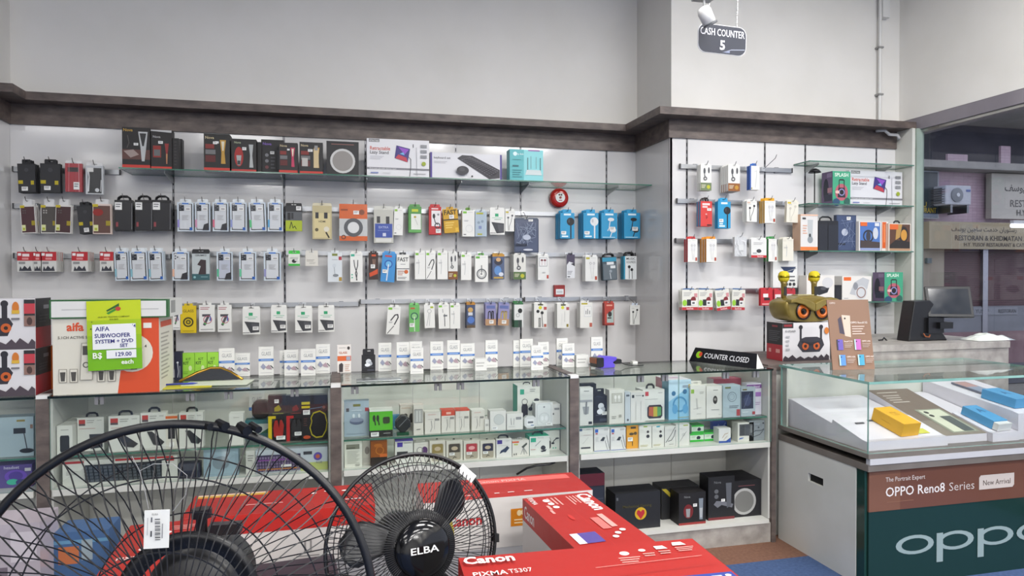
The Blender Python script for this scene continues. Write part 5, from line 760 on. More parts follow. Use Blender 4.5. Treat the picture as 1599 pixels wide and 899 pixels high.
shc(ZM, (985, 612, 1007.5, 660), 'white earphone box with a black square logo', 'earphones', 'earphone_box', 'd2d0ca', [R(.08, .82, .24, .92, '3a3c40'), ('n', .34, .9, .4, 1, .04, '8a8a88'), ('o', .84, .88, .06, '3a3230'), ('l', [(.35, .7), (.35, .08)], .03, 'b4b4b0'), ('l', [(.7, .7), (.7, .08)], .03, 'b4b4b0')], D=.07)
shc(ZM, (1004, 601, 1037.5, 656), 'white box with a rainbow glowing speaker and black handle', 'speaker', 'speaker_box', 'd0d0ca', [R(.05, .8, .26, .94, 'b03a40'), ('n', .7, .9, .2, 1, .05, '9a9a98'), ('p', [(.2, .14), (.28, .06), (.82, .06), (.9, .14), (.9, .42), (.82, .5), (.28, .5), (.2, .42)], '3a3238'), ('p', [(.26, .16), (.48, .12), (.48, .44), (.28, .44)], 'b05a3a'), ('p', [(.48, .12), (.66, .12), (.66, .44), (.48, .44)], 'b8a83a'), ('p', [(.66, .12), (.84, .16), (.84, .42), (.66, .44)], '5a9a5a'), ('n', .08, .7, .6, 1, .03, '9a9a98')], D=.1, tab=('loop', .12, '2a2a2e', .34))
def ex_cat(b, W, H, D):
    Face(b, (-W/2, D, 0), (0, -1, 0), (0, 0, 1), D, H).draw([R(0, 0, 1, 1, '7aa4b8'), R(0, .62, .5, 1, 'c08a94')])
    Face(b, (-W/2, 0, H), (1, 0, 0), (0, 1, 0), W, D).draw([R(.3, .4, .7, .55, 'c890b4')])
shc(ZM, (1044, 592, 1079, 656), 'pale blue cat-ear headphone box with pink markings', 'headphones', 'headphone_box', '82b4d0', [('p', [(0, 1), (1, 1), (1, .85), (.0, .45)], 'b4cedc'), ('g', .5, .38, .32, .07, '4a88b0'), ('e', .28, .26, .12, .12, '5a98c0'), ('e', .74, .26, .12, .12, '5a98c0'), ('e', .22, .66, .09, .06, '3a6a90'), ('e', .72, .7, .09, .06, '3a6a90'), R(.62, .8, .9, .86, '8a9aa8'), R(.88, .78, .96, .88, 'b09a4a'), ('n', .4, .06, .5, 1, .04, '9a9a70')], D=.16, extra=ex_cat, top='d8d4da', Y=3.52)
shc(ZM, (1078, 595, 1102, 654), 'white cable box with green logo and hanging tab', 'cable', 'cable_box', 'd2d0c8', [R(.04, .76, .24, .88, '8ab040'), ('n', .6, .8, .28, 2, .04, '9a9a96'), ('l', [(.4, .6), (.45, .3)], .1, 'b4b2ac'), ('l', [(.2, .3), (.7, .34)], .03, 'a9a7a2'), ('n', .4, .16, .3, 1, .04, 'a9a7a2')], D=.06, tab=FL('d2d0c8', .1, .75))
shc(ZM, (1103, 602, 1128, 652), 'white box with a small black webcam', 'camera', 'webcam_box', 'd2d0ca', [('e', .55, .56, .14, .13, '3a3634'), ('o', .55, .58, .08, '8a8680'), ('n', .42, .88, .3, 1, .06, '8a8a88'), ('n', .3, .26, .5, 1, .04, '77777a'), ('n', .75, .1, .15, 1, .03, '9a9a98')], D=.09)
shc(ZM, (1129, 601, 1156, 652), 'pale blue box outlining a webcam with red corner tag', 'camera', 'webcam_box', '9fb0b8', [R(.12, .9, .45, .96, '6a7048'), ('g', .52, .64, .26, .03, '6a7880'), ('g', .5, .64, .16, .02, '7a8890'), ('n', .35, .36, .55, 2, .05, '55606a'), R(.78, .04, .98, .24, 'a0444a')], D=.07)
shc(ZM, (1115, 590, 1158, 640), 'pink-topped box lying behind the pale blue webcam box', 'accessory pack', 'gadget_box', 'b4a4aa', [R(0, .75, 1, 1, '9a4a5c')], D=.08, Y=3.74, top='a85a6c')
shc(ZM, (1157, 604, 1179.5, 651), 'box with a dark navy picture window in the right counter', 'accessory pack', 'gadget_box', 'a4b0b8', [R(.02, .26, .86, .86, '262c44'), ('e', .45, .55, .25, .2, '3a4262'), ('l', [(.2, .3), (.6, .8)], .02, '77809a'), ('n', .1, .16, .4, 1, .05, 'd0d6da'), R(.78, .06, .98, .16, 'a0444a'), R(.1, .9, .4, .95, '77704a')], D=.06)
shc(ZM, (1186, 597, 1209, 648), 'white and purple box picturing a tablet on a flexible arm', 'tablet stand', 'tablet_stand_box', 'cdc8d4', [R(0, .84, 1, .96, '7a4a8a'), ('t', 'Lazy Stand', .1, .86, .07, 'd8cfe0', .8), R(.02, .45, .5, .76, '44486a'), ('l', [(.24, .45), (.34, .12)], .07, '34363e'), ('e', .36, .1, .1, .04, '2c2e34'), R(.58, .58, .95, .72, '9a6ab0'), ('n', .5, .4, .4, 2, .06, 'a890b4')], D=.05, Y=3.53)
# right bay, lower shelf
shc(ZS, (905, 667, 926, 713), 'white cable box with black strip at the left of lower shelf', 'cable', 'cable_box', 'd2d0ca', [R(.0, .86, .2, .97, '4a5a78'), ('n', .5, .93, .3, 1, .04, '9a9a98'), ('l', [(.25, .35), (.65, .6)], .03, 'b4b4b0'), R(.1, .14, .8, .2, '33333a'), ('n', .3, .7, .5, 1, .03, 'c0a0a0')], D=.05, Y=3.5)
for i, (a, c) in enumerate(((928, 952), (953.5, 977))):
    shc(ZS, (a, 667, c, 712), ('left', 'right')[i]+' one of two microphone lead boxes with blue corner logo', 'microphone', 'microphone_box', 'd4d2d0', [R(.05, .8, .25, .94, '2f5ab0'), R(.08, .72, .22, .78, 'b04a58'), ('n', .62, .94, .3, 2, .04, '8a8a8c'), ('p', [(.38, .44), (.55, .6), (.7, .58), (.6, .42)], '33353a'), ('l', [(.7, .44), (.85, .05)], .02, '2a2b30'), ('l', [(.8, .66), (.97, .1)], .025, '2a2b30'), R(0, 0, 1, .02, '3a5aa8'), ('n', .08, .6, .2, 4, .05, 'b4b4b2')], D=.05, Y=3.5)
shc(ZS, (978.5, 663, 996.5, 709), 'yellow box with a black lead and dark logo patch', 'cable', 'cable_box', 'd8971c', [R(.35, .84, .8, .93, '4a3a14'), ('e', .42, .62, .2, .06, '55421a'), ('e', .75, .64, .14, .07, '55421a'), ('l', [(.5, .3), (.5, .12)], .06, '3a2e12')], D=.05, Y=3.51, stick=[(.08, .32, .5, .48)])
for i, (a, c) in enumerate(((998, 1017.5), (1018.5, 1037))):
    shc(ZS, (a, 664, c, 707), ('left', 'right')[i]+' pale box with two dark round earbuds right of the yellow box', 'earphones', 'earbud_box', 'd6d4cc', [R(.35, .93, .65, .99, ('9ab04a', '3a9ab0')[i]), ('o', .7, .72, .1, '4a443e'), ('o', .7, .52, .13, '33302e'), ('n', .1, .82, .25, 1, .03, 'b4b2aa'), ('n', .1, .14, .6, 2, .05, 'a8a06a')], D=.05)
shc(ZS, (1038, 665, 1055, 704), 'pale box with a diagonal black neckband', 'earphones', 'neckband_box', 'd0cec8', [('l', [(.95, .95), (.6, .6), (.1, .2)], .05, '3a3a3c'), ('l', [(.98, .8), (.85, .5), (.6, .3), (.3, .26)], .05, '3a3a3c'), ('n', .4, .12, .4, 1, .05, '6a6a6a')], D=.05)
shc(ZS, (1055.5, 661, 1076.5, 702), 'pale box with a thin grey lead and green print', 'cable', 'cable_box', 'd2d0ca', [R(.55, .9, .9, .95, '9aa848'), ('l', [(.8, .65), (.6, .5), (.3, .2)], .03, '8a8a88'), ('g', .55, .5, .1, .02, '9a9a98'), ('n', .1, .78, .4, 1, .04, 'b0b0ac')], D=.05)
kg = [R(0, 0, 1, .24, '2fae2c'), R(0, .8, 1, 1, '38b834'), ('p', [(.5, .3), (.72, .3), (.76, .55), (.66, .7), (.54, .68), (.46, .5)], '22242a'), ('n', .1, .72, .3, 3, .1, 'a9c0a4')]
for i, (a, y0, c, y1, z) in enumerate(((1077.5, 676, 1099, 701, ZS), (1100, 674, 1122, 701, ZS), (1080, 648, 1099, 675.5, None))):
    y = 3.56
    if z is None: z = ZS + .103; y = 3.56
    H0 = .1
    o = shc(z, (a, y0, c, y1), ('lower left bright green cube box', 'lower right bright green cube box', 'bright green cube box stacked on another')[i]+' on the lower shelf', 'charger', 'green_cube_box', 'd0dccc', kg, D=.07, Y=y, top='38b834')
    if i == 0: ZG0 = z+.0005+max(v.co.z for v in o.data.vertices)
    if i == 2: o.location.z = ZG0+.001
shc(ZS, (1122.5, 668, 1141, 700), 'white box with blue bottom corner next to the green cubes', 'cable', 'cable_box', 'd4d2d0', [('p', [(0, 0), (1, 0), (1, .35), (.6, .12), (0, .14)], '2a4a98'), ('l', [(.3, .35), (.5, .6), (.75, .65)], .05, 'b09a84'), ('l', [(.4, .2), (.7, .45)], .04, 'b09a84')], D=.06)
shc(ZS, (1113, 658, 1135, 690), 'blue crumpled pack behind the green cubes', 'accessory pack', 'accessory_pack', '3a4a98', [('l', [(.1, .2), (.4, .8), (.6, .3), (.9, .9)], .08, '7a8ac8')], D=.03, Y=3.70)
shc(ZS, (1152, 659, 1177, 696), 'white box with grey phone kit picture at right counter end', 'charger', 'phone_kit_box', 'd0cec8', [R(.1, .3, .92, .92, '55575a'), R(.16, .34, .42, .86, '3c3e44'), R(.48, .3, .72, .88, '4c4e56'), R(.78, .45, .9, .85, '77797c'), ('p', [(.06, .12), (.3, .16), (.38, .22), (.12, .2)], '3a5aa8')], D=.06)
shc(ZS, (1185, 655, 1209, 696), 'grey box with a neckband outline at right counter end', 'earphones', 'neckband_box', '878c92', [('l', [(.1, .3), (.3, .2), (.7, .3), (.95, .55)], .04, '4a4e56'), ('l', [(.1, .35), (.4, .5), (.8, .5), (.95, .58)], .04, '4a4e56'), ('n', .35, .86, .35, 2, .05, 'a9b0b8'), ('o', .9, .86, .05, '3a3c40'), ('o', .6, .66, .05, '55585e')], D=.06, mat=GLOSS)
# right bay, bottom shelf
shc(ZBASE, (905, 738, 944, 815), 'dark red and black upright speaker behind the printer boxes', 'speaker', 'upright_speaker', '22242c', [R(0, .78, 1, 1, '5a2028'), R(.05, .1, .95, .76, '2c303a'), R(.05, .54, .95, .555, '454a55'), R(.05, .34, .95, .355, '454a55')], D=.12, Y=3.55, mat=PLAST)
shc(ZBASE, (961, 766, 1031, 828), 'black box with a red heart in a yellow circle', 'gaming gear', 'heart_logo_box', '1b1c1f', [('o', .56, .42, .13, 'c09a1c'), ('p', [(.56, .26), (.47, .42), (.48, .5), (.52, .52), (.56, .47), (.6, .52), (.64, .5), (.65, .42)], 'a8242c'), ('t', 'Mechanical Gaming', .16, .6, .08, '4a4420', .78), R(.02, .82, .06, .9, '55585c')], D=.14, Y=3.50)
shc(ZBASE, (1033, 757, 1091, 818), 'long black box with a yellow stripe behind the clipper box', 'gaming gear', 'gaming_box', '1c1c1e', [('p', [(0, .96), (.12, .96), (.5, .5), (.42, .46)], 'a8982a'), ('t', 'V7', .3, .2, .14, '8a8c90', .2)], D=.12, Y=3.60)
shc(ZBASE, (1060, 767, 1102, 822), 'black clipper box with red oval on the bottom shelf', 'hair clipper', 'clipper_box', '191718', [R(0, 0, 1, .07, '8a2c2a'), ('t', 'Nova', .2, .84, .07, '77787a', .4), ('e', .35, .42, .18, .22, '6a1e20'), ('p', [(.26, .5), (.42, .5), (.4, .24), (.28, .24)], '8a8c8e'), ('p', [(.74, .8), (.9, .8), (.88, .14), (.76, .14)], '77808a'), ('p', [(.76, .5), (.88, .5), (.86, .2), (.78, .2)], 'a4a8ac')], D=.1, Y=3.49, stick=[(.52, .56, .66, .65)])
shc(ZBASE, (1106, 742, 1147, 814), 'tall black box with grey mask picture on the bottom shelf', 'hair clipper', 'clipper_box', '17171a', [R(0, 0, 1, .06, '6a2428'), ('t', 'Nova', .22, .84, .06, '6a6c70', .4), ('p', [(.2, .36), (.35, .28), (.5, .34), (.9, .26), (.95, .34), (.6, .42), (.3, .44)], '6a6c74'), ('p', [(.66, .84), (.88, .84), (.86, .3), (.7, .26)], '55585f'), ('e', .3, .66, .08, .05, '5a5c60'), ('e', .3, .54, .08, .05, '5a5c60')], D=.1, Y=3.52, stick=[(.48, .42, .62, .48)])
shc(ZBASE, (1157, 746, 1208, 812), 'black box with a round grey speaker on the bottom shelf', 'speaker', 'ceiling_speaker_box', '17161a', [('o', .48, .42, .36, 'a4a4a2'), ('o', .48, .42, .29, '6f6f6c'), ('n', .3, .86, .5, 1, .05, '6a4044')], D=.2, Y=3.53)

# ------------------------------------------------------------------ goods on top of the counters
def sht(box, label, cat, name, body, ops, **kw): kw.setdefault('D', .012); kw.setdefault('yr', (3.5, 3.89)); return stand(ZG, box, label, cat, name, body, ops, **kw)
gl = [((342, 543.5, 366, 583), 3.84), ((366.5, 551, 390, 584), None), ((404, 541, 427, 584), None), ((437, 547, 459.5, 584), None), ((444, 546, 466, 584), 3.85), ((470, 544.5, 492.5, 582), 3.82), ((493.5, 537, 515, 580), None)]
gr = [((591, 535, 611, 576.5), None), ((619.5, 534, 639, 576), 3.8), ((639.5, 533, 659, 575), 3.86), ((641, 543, 661, 577), 3.74), ((672, 533, 692, 573), None), ((698.5, 531, 718, 569), None), ((719, 536, 741, 574), None), ((758, 531, 777, 570), None), ((801.5, 531, 821, 569), None), ((812, 529, 832, 570), 3.88), ((829.5, 539, 848, 571), 3.72), ((840, 534, 857, 569), 3.86), ((869, 528, 886.5, 568), 3.88), ((878, 536, 897, 569), 3.8), ((923, 526, 941, 563), 3.88)]
for lst, wh, tot in ((gl, 'left counter', ['first', 'second', 'third', 'fourth', 'fifth', 'sixth', 'seventh']), (gr, 'right of the orange box', ['first', 'second', 'third', 'fourth', 'fifth', 'sixth', 'seventh', 'eighth', 'ninth', 'tenth', 'eleventh', 'twelfth', 'thirteenth', 'fourteenth', 'last'])):
    for i, (bx, Y) in enumerate(lst):
        sht(bx, tot[i]+' white glass protector box with blue band from the left, '+wh, 'screen protector', 'glass_protector_box', 'd9d9d4', k_glass(), Y=Y, rz=random.uniform(-3, 3))
sht((527, 538, 548, 580), 'white glass protector box with an orange band', 'screen protector', 'glass_protector_box', 'ded8d2', [R(0, .42, 1, .6, 'd2622e'), ('t', 'GLASS', .12, .68, .08, 'b8603a', .6, 'l', .02), ('n', .12, .9, .5, 1, .04, '9a9894'), ('e', .82, .88, .1, .06, '3a3432'), R(.65, .44, .95, .58, '9aa0b0'), ('p', [(.12, .03), (.4, .03), (.42, .3), (.3, .36), (.12, .3)], '3a3234'), ('n', .55, .3, .35, 4, .07, 'c9a898')])
sht((565, 545, 586, 578.5), 'black earbud box on the counter right of the orange-band box', 'earphones', 'earbud_box', '15151c', k_pod2, D=.04, tab=('flap', .27, '18181e', .85))
sht((273, 549, 284, 588), 'narrow navy earphone box behind the subwoofer box', 'earphones', 'earphone_box', '22243a', [('l', [(.4, .6), (.5, .3), (.4, .1)], .08, 'c9ccd4'), ('o', .4, .62, .15, 'c9ccd4'), ('l', [(.7, .5), (.7, .1)], .06, 'b0b4bc')], D=.04, Y=3.82)
for i, (a, c) in enumerate(((285, 303.5), (304.5, 323), (324, 341))):
    sht((a, 551-i*.5, c, 584), ORD[i]+' of three lime green boxes behind the gold-framed tray', 'charger', 'lime_box', '8fc83a', [('t', 'KIT', .3, .72, .1, '2f4a14', .4), ('t', 'KIT', .08, .56, .12, '2f4a14', .45, 'l', .02), ('e', .65, .42, .14, .1, 'c9dca0'), ('n', .1, .3, .4, 2, .06, '6a9a2c')], D=.03, Y=3.84)
for i, (bx, lb) in enumerate((((742, 560, 760, 571), 'flat white box lying left of the eighth glass box'), ((900, 554, 919, 565), 'flat white box lying left of the purple device'))):
    sht(bx, lb, 'screen protector', 'flat_box', 'd4d4d0', [('n', .1, .7, .7, 2, .25, 'a9a9a6')], D=.06, Y=3.78)
# karaoke speaker boxes (printed owl-shaped speaker with orange eyes)
def k_owl(): return [R(.0, 0, .3, .42, 'b0303a'), R(0, .42, .3, 1, '26262a'), ('n', .06, .8, .18, 6, .05, '55555a'), R(.06, .9, .22, .95, '8a3a40'), R(.3, .86, .46, 1, '2a2a2c'), R(.32, .9, .44, .96, '8a2a30'), ('p', [(.52, .4), (.56, .56), (.64, .62), (.82, .62), (.9, .56), (.93, .4), (.86, .22), (.6, .22)], '34323a'), R(.555, .55, .585, .86, '2c2a30'), ('o', .57, .88, .03, '2c2a30'), R(.865, .55, .895, .86, '2c2a30'), ('o', .88, .88, .03, '2c2a30'), ('o', .64, .38, .05, 'c05a24'), ('o', .81, .38, .05, 'c05a24'), ('o', .64, .38, .022, '2a1a14'), ('o', .81, .38, .022, '2a1a14'), ('p', [(.56, .52), (.72, .4), (.9, .52), (.72, .47)], '26242a'), ('t', 'SD-SPEAKER', .33, .76, .05, '55555a', .16), ('n', .34, .66, .06, 4, .11, 'a9a9ac'), ('p', [(.3, 0), (1, 0), (1, .1), (.96, .16), (.92, .07), (.88, .15), (.83, .06), (.78, .13), (.74, .06), (.68, .1), (.62, .05), (.56, .12), (.5, .06), (.44, .16), (.38, .08), (.33, .14), (.3, .06)], '3a3238'), ('e', .96, .78, .035, .09, 'c8742a')]
def k_owl2(): return [('p', [(.22, .46), (.3, .62), (.62, .62), (.68, .5), (.6, .26), (.3, .26)], '2f2c34'), R(.52, .58, .6, .86, '2b2930'), ('o', .56, .9, .055, '2b2930'), ('o', .36, .42, .08, 'c05a24'), ('o', .58, .42, .075, 'c05a24'), ('o', .36, .42, .03, '2a1a14'), ('o', .58, .42, .03, '2a1a14'), ('e', .72, .82, .05, .12, 'c8742a'), R(.665, .7, .775, .77, 'd0a83a'), R(.84, .45, 1, .98, '26262a'), R(.84, .7, 1, .9, 'b83a44'), R(.84, .45, 1, .66, '8a6a60'), ('e', .92, .55, .04, .08, '4a3430'), ('p', [(.0, 0), (1, 0), (1, .14), (.95, .2), (.9, .1), (.84, .16), (.78, .22), (.72, .12), (.66, .2), (.58, .1), (.5, .15), (.42, .08), (.34, .13), (.26, .06), (.15, .12), (.05, .08), (0, .1)], '4a4048'), R(.66, .58, .78, .62, '77757a')]
def ex_kar(b, W, H, D): Face(b, (W/2, 0, 0), (0, 1, 0), (0, 0, 1), D, H).draw([R(0, 0, 1, .42, 'a8303a'), R(0, .42, 1, 1, '2c2c30'), R(.5, .78, .85, .86, '77777c'), ('n', .2, .66, .6, 3, .06, '44444a')])
KB = []
for i, (y0, y1) in enumerate(((545, 616), (466, 541))):
    o = stand(ZG if i == 0 else ZKB, (-55, y0, 55, y1), ('lower', 'upper')[i]+' of two stacked karaoke speaker boxes at the left edge', 'karaoke speaker', 'karaoke_speaker_box', 'd4d2d4', k_owl2(), D=.17, Y=3.49 if i == 0 else 3.495, extra=ex_kar)
    ZKB = o.location.z+max(v.co.z for v in o.data.vertices)+.001
tag(boxo('orange_box', -.02, 0, 0, .02, .1, .2, PAPER, 'c8641c', None, (WY(80, 580, 3.66).x, 3.66, ZG+.0005)), 'orange and red box slit between karaoke and subwoofer boxes', 'accessory pack')
# subwoofer box with a white player box on top and a lime price card
a = WY(83, 617, 3.46); c = WY(248, 490, 3.46); W = c.x-a.x; H = c.z-.016-ZG; D = .27
b = MB(); b.box(0, 0, 0, W, D, H, 'd2cfc2'); F = Face(b, (0, 0, 0), (1, 0, 0), (0, 0, 1), W, H)
F.draw([('p', [(.6, 0), (1, 0), (1, 1), (.8, 1), (.66, .6)], 'cc4a22'), ('o', .74, .53, .2, 'd2cfc2'), R(.5, .3, .72, .78, 'd2cfc2'), ('t', 'aifa', .13, .84, .11, 'cc4a24', .5, 'l', .03), ('t', '5.1CH ACTIVE SUBWOOFER', .05, .735, .036, '55524a', .6), R(.85, .86, .93, .93, 'dad8d2'), ('t', '4', .86, .6, .04, '44423c')])
for u0, u1 in ((.055, .13), (.155, .23), (.41, .485), (.51, .585)):
    F.draw([('p', [(u0, .16), (u1, .16), (u1, .34), (u0, .34)], '8a877c'), ('p', [(u0+.006, .168), (u1-.006, .168), (u1-.006, .332), (u0+.006, .332)], 'd2cfc2'), ('p', [(u0+.02, .18), (u1-.02, .18), (u1-.012, .3), (u0+.012, .3)], '4a4844')])
F.draw([('p', [(.25, .19), (.37, .19), (.38, .68), (.27, .68)], '8a877c'), ('p', [(.256, .196), (.364, .196), (.372, .672), (.277, .672)], 'd2cfc2'), R(.28, .52, .36, .64, '4a4844'), ('g', .31, .39, .03, .01, '55524a'), R(.73, .31, .79, .38, '4a4844'), ('g', .76, .345, .02, .006, 'd2cfc2')])
Face(b, (W, 0, 0), (0, 1, 0), (0, 0, 1), D, H).draw([R(.1, .86, .9, .94, 'cc4a24'), ('n', .12, .78, .6, 12, .055, '9a978c')])
o = tag(b.obj('subwoofer_box', PAPER, None, (a.x, 3.46, ZG+.0005)), 'cream and orange subwoofer set box under the white player box', 'speaker'); ZA = ZG+.0005+H
x0 = WY(77, 480, 3.45).x; x1 = WY(262, 480, 3.45).x; h = WY(262, 467, 3.45).z-ZA; Wd = x1-x0
b = MB(); b.box(0, 0, 0, Wd, .3, h, 'cfd0cc'); F = Face(b, (0, 0, 0), (1, 0, 0), (0, 0, 1), Wd, h); F.draw([R(0, 0, 1, 1, '1f5a2c'), R(.015, .07, .985, .92, 'd4d4d2'), R(.1, .44, .92, .5, 'b4b4b4')])
Face(b, (Wd, 0, 0), (0, 1, 0), (0, 0, 1), .3, h).draw([R(.2, .2, .5, .9, '8a8c8a'), R(.0, .0, .12, 1, '2a6a38')]); Face(b, (0, 0, h), (1, 0, 0), (0, 1, 0), Wd, .3).draw([R(0, 0, 1, .06, '3a7a48'), R(.2, .2, .8, .35, '9ab09c')])
tag(b.obj('player_box', PAPER, None, (x0, 3.45, ZA+.0008)), 'flat white player box with dark green border on the subwoofer box', 'player')
x0 = WY(137, 520, 3.435).x; x1 = WY(222, 520, 3.435).x; z0 = WY(180, 578, 3.435).z; z1 = WY(180, 470, 3.435).z; w_, h_ = x1-x0, z1-z0
b = MB(); b.box(0, 0, 0, w_, .002, h_, 'a5b81a'); F = Face(b, (0, 0, 0), (1, 0, 0), (0, 0, 1), w_, h_)
F.draw([R(0, 0, 1, .3, '6fae14'), R(0, .3, 1, .5, '8cb416'), R(0, .5, 1, .72, '9ebc18'), R(0, .72, 1, 1, 'b8c81c'), ('p', [(.36, .82), (.6, .92), (.6, .88), (.4, .8)], '3f8a2c'), ('p', [(.36, .86), (.6, .96), (.6, .92), (.38, .84)], '2c5a24'), ('e', .58, .88, .05, .03, 'b83a34'), ('t', 'HUA HO TRADING COMPANY', .5, .755, .022, '5a6410', .62, 'c'), ('t', 'SDN BHD', .5, .72, .02, '5a6410', .3, 'c'), R(.1, .3, .9, .66, 'e2e4e6'), ('t', 'AIFA', .15, .565, .065, '2c2c78', .34, 'l', .02), ('t', "'4", .84, .6, .05, '2c2c78', None, 'l', .01), ('t', 'SUBWOOFER', .14, .47, .06, '2c2c78', .66, 'l', .02), ('t', 'SYSTEM + DVD', .15, .39, .055, '2c2c78', .7, 'l', .02), ('t', 'SET', .6, .325, .05, '2c2c78', .22, 'l', .02), R(.35, .165, .9, .285, 'e2e4e6'), ('t', 'B$', .1, .175, .085, 'eef0e6', .22, 'l', .02), ('t', '129.00', .52, .195, .06, '2c2c78', .38, 'l', .02), ('t', 'each', .62, .08, .065, 'eef0e6', .32, 'l', .02), ('o', .08, .6, .014, '3a3c2a'), ('o', .1, .7, .012, '6a7020')])
o = tag(b.obj('price_card', GLOSS, None, (x0, 3.435, z0)), 'lime green handwritten price card hanging on the subwoofer box', 'sign')
o.rotation_euler = (radians(-2), radians(-1.5), 0)
# gold-framed tray, papers, pen
p = WZ(335, 594, ZG); b = MB()
pts = [(-.15, 0, .009), (-.08, .05, .042), (-.02, .07, .062), (.03, .07, .06), (.08, .05, .04), (.14, 0, .009)]
u = empty('jewellery_tray', (p.x, 3.7, ZG+.001)); tag(u, 'gold-framed glass tray standing on papers on the left counter', 'tray')
b.tube([Vector(q)*1 for q in pts], .007, 'b08a3c', 8); b.obj('gold_frame', METAL, u, smooth=True)
b = MB(); b.add([Vector(q) for q in pts], [tuple(range(len(pts)))], '3a3c40'); b.obj('dark_inset', SHINY, u)
b = MB(); b.box(-.26, -.12, 0, -.02, .05, .003, 'c9bf2a', M=Matrix.Rotation(.1, 4, 'Z')); o = b.obj('yellow_paper', PAPER, None, (p.x+.03, 3.66, ZG+.0008)); tag(o, 'yellow sheet of paper on the left counter glass', 'paper')
b = MB(); b.box(-.16, -.1, 0, .14, .06, .002, 'd5dcc8', M=Matrix.Rotation(-.12, 4, 'Z')); o = b.obj('white_paper', PAPER, None, (p.x+.05, 3.66, ZG+.0045)); tag(o, 'white and green leaflet in front of the gold-framed tray', 'paper')
b = MB(); b.tube([(-.07, 0, .005), (.05, .015, .005), (.07, .018, .005)], [.0045, .0045, .001], '2a3aa0', 8); o = b.obj('pen', PLAST, None, (p.x-.12, 3.585, ZG+.0075), smooth=True); tag(o, 'blue ballpoint pen lying on the papers', 'pen')
tag(boxo('metal_tray', -.11, -.05, 0, .11, .04, .006, METAL, 'b4bab8', None, (WZ(590, 590, ZG).x, 3.56, ZG+.0008), bev=.002), 'flat silver sheet on the middle counter near the post', 'tray')
tag(boxo('white_slip', -.015, -.02, 0, .015, .02, .014, PAPER, 'd8d8d2', None, (WZ(992, 568, ZG).x, 3.86, ZG+.0008)), 'tiny white box at the counter back below the lone earphone card', 'accessory pack')
# purple massage device with cable
p = WZ(945, 574, ZG); u = empty('purple_device', (p.x, p.y, ZG+.001), radians(12)); tag(u, 'purple and black handheld device with dark cable on the counter', 'electronic device')
b = MB(); b.prism([(-.05, .0), (.045, 0), (.05, .015), (.035, .03), (.06, .045), (.06, .06), (-.02, .07), (-.05, .06)], -.03, .03, '5a48c0'); bevel(b.obj('purple_body', PLAST, u), .004)
b = MB(); b.cham(-.08, -.035, .008, -.032, .035, .062, .006, '1c1c20'); b.obj('black_head', PLAST, u); boxo('orange_edge', -.084, -.033, .03, -.079, .033, .06, PLAST, '8a4a24', u)
b = MB(); b.cham(.05, -.02, .02, .1, .02, .045, .006, '1a1a1c'); b.obj('black_grip', PLAST, u)
MB().tube([(.09, 0, .03), (.13, -.01, .012), (.18, -.03, .004), (.24, -.035, .004)], .003, '16161a', 6).obj('cable', PLAST, u, smooth=True)
# counter closed sign: long triangular prism
A = Vector((2.09, 3.885, ZG+.001)); B = Vector((2.265, 3.44, ZG+.001)); L = (B-A).length; ux = (B-A).normalized(); ang = math.atan2(ux.y, ux.x)
b = MB(); h = .083; d = .07
vs = [(0, 0, 0), (L, 0, 0), (L, d, 0), (0, d, 0), (.02, d*.5, h), (L-.02, d*.5, h)]
b.add(vs, [(0, 1, 5, 4), (2, 3, 4, 5), (0, 3, 2, 1), (0, 4, 3)], '17181c'); b.add([vs[1], vs[2], vs[5]], [(0, 1, 2)], 'c9c9c4')
sl = math.hypot(d*.5, h); F = Face(b, (0, 0, 0), (1, 0, 0), (0, d*.5/sl, h/sl), L, sl); F.draw([('e', .13, .52, .045, .24, '8ab82a'), ('e', .155, .56, .025, .16, 'c0442c'), ('t', 'COUNTER CLOSED', .215, .34, .36, 'd8d8dc', .66, 'l', .008)])
o = b.obj('counter_closed_sign', SHINY, None, A, (0, 0, ang)); tag(o, 'black three-sided sign reading COUNTER CLOSED on the right counter', 'sign')
# ------------------------------------------------------------------ end cabinet, owl speaker and its box
u = empty('end_cabinet', (2.75, 3.9, 0)); tag(u, 'low cabinet with brown wooden top behind the phone showcase', 'cabinet')
boxo('wooden_top', 2.40-2.75, 3.53-3.9, .965, 3.02-2.75, 4.2-3.9, .995, WOOD, parent=u); boxo('body', 2.42-2.75, 3.545-3.9, 0, 3.02-2.75, 4.19-3.9, .965, CAB, parent=u)
def ex_kar2(b, W, H, D): Face(b, (-W/2, D, 0), (0, -1, 0), (0, 0, 1), D, H).draw([R(0, 0, 1, .42, 'b0303a'), R(0, .42, 1, 1, '26262a'), ('n', .15, .78, .7, 6, .05, '55555a'), R(.35, .88, .7, .93, '8a3a40'), R(.15, .2, .3, .3, 'd89a94'), R(.6, .2, .85, .3, 'd89a94')])
def shift_u(ops, a, k):
    out = []
    for q in ops:
        q = list(q); f = lambda v: (v-a)/k
        if q[0] == 'r': q[1] = max(0, f(q[1])); q[3] = f(q[3])
        elif q[0] == 'p': q[1] = [(f(x), y) for x, y in q[1]]
        elif q[0] in 'eog': q[1] = f(q[1]); q[3] = q[3]/k
        elif q[0] == 't': q[2] = f(q[2]); q[6] = q[6]/k
        elif q[0] == 'n': q[1] = f(q[1]); q[3] = q[3]/k
        out.append(tuple(q))
    return out
o = stand(.9955, (1222, 503, 1296, 562), 'karaoke speaker box under the gold owl speaker', 'karaoke speaker', 'karaoke_speaker_box', 'd4d2d4', shift_u(k_owl()[4:], .3, .72), D=.16, Y=3.66, extra=ex_kar2)
ZO = o.location.z+max(v.co.z for v in o.data.vertices); xo = WY(1256, 480, 3.74).x
u = empty('owl_speaker', (xo, 3.755, ZO+.001), radians(2)); tag(u, 'gold owl-faced karaoke speaker with two gold microphones', 'karaoke speaker')
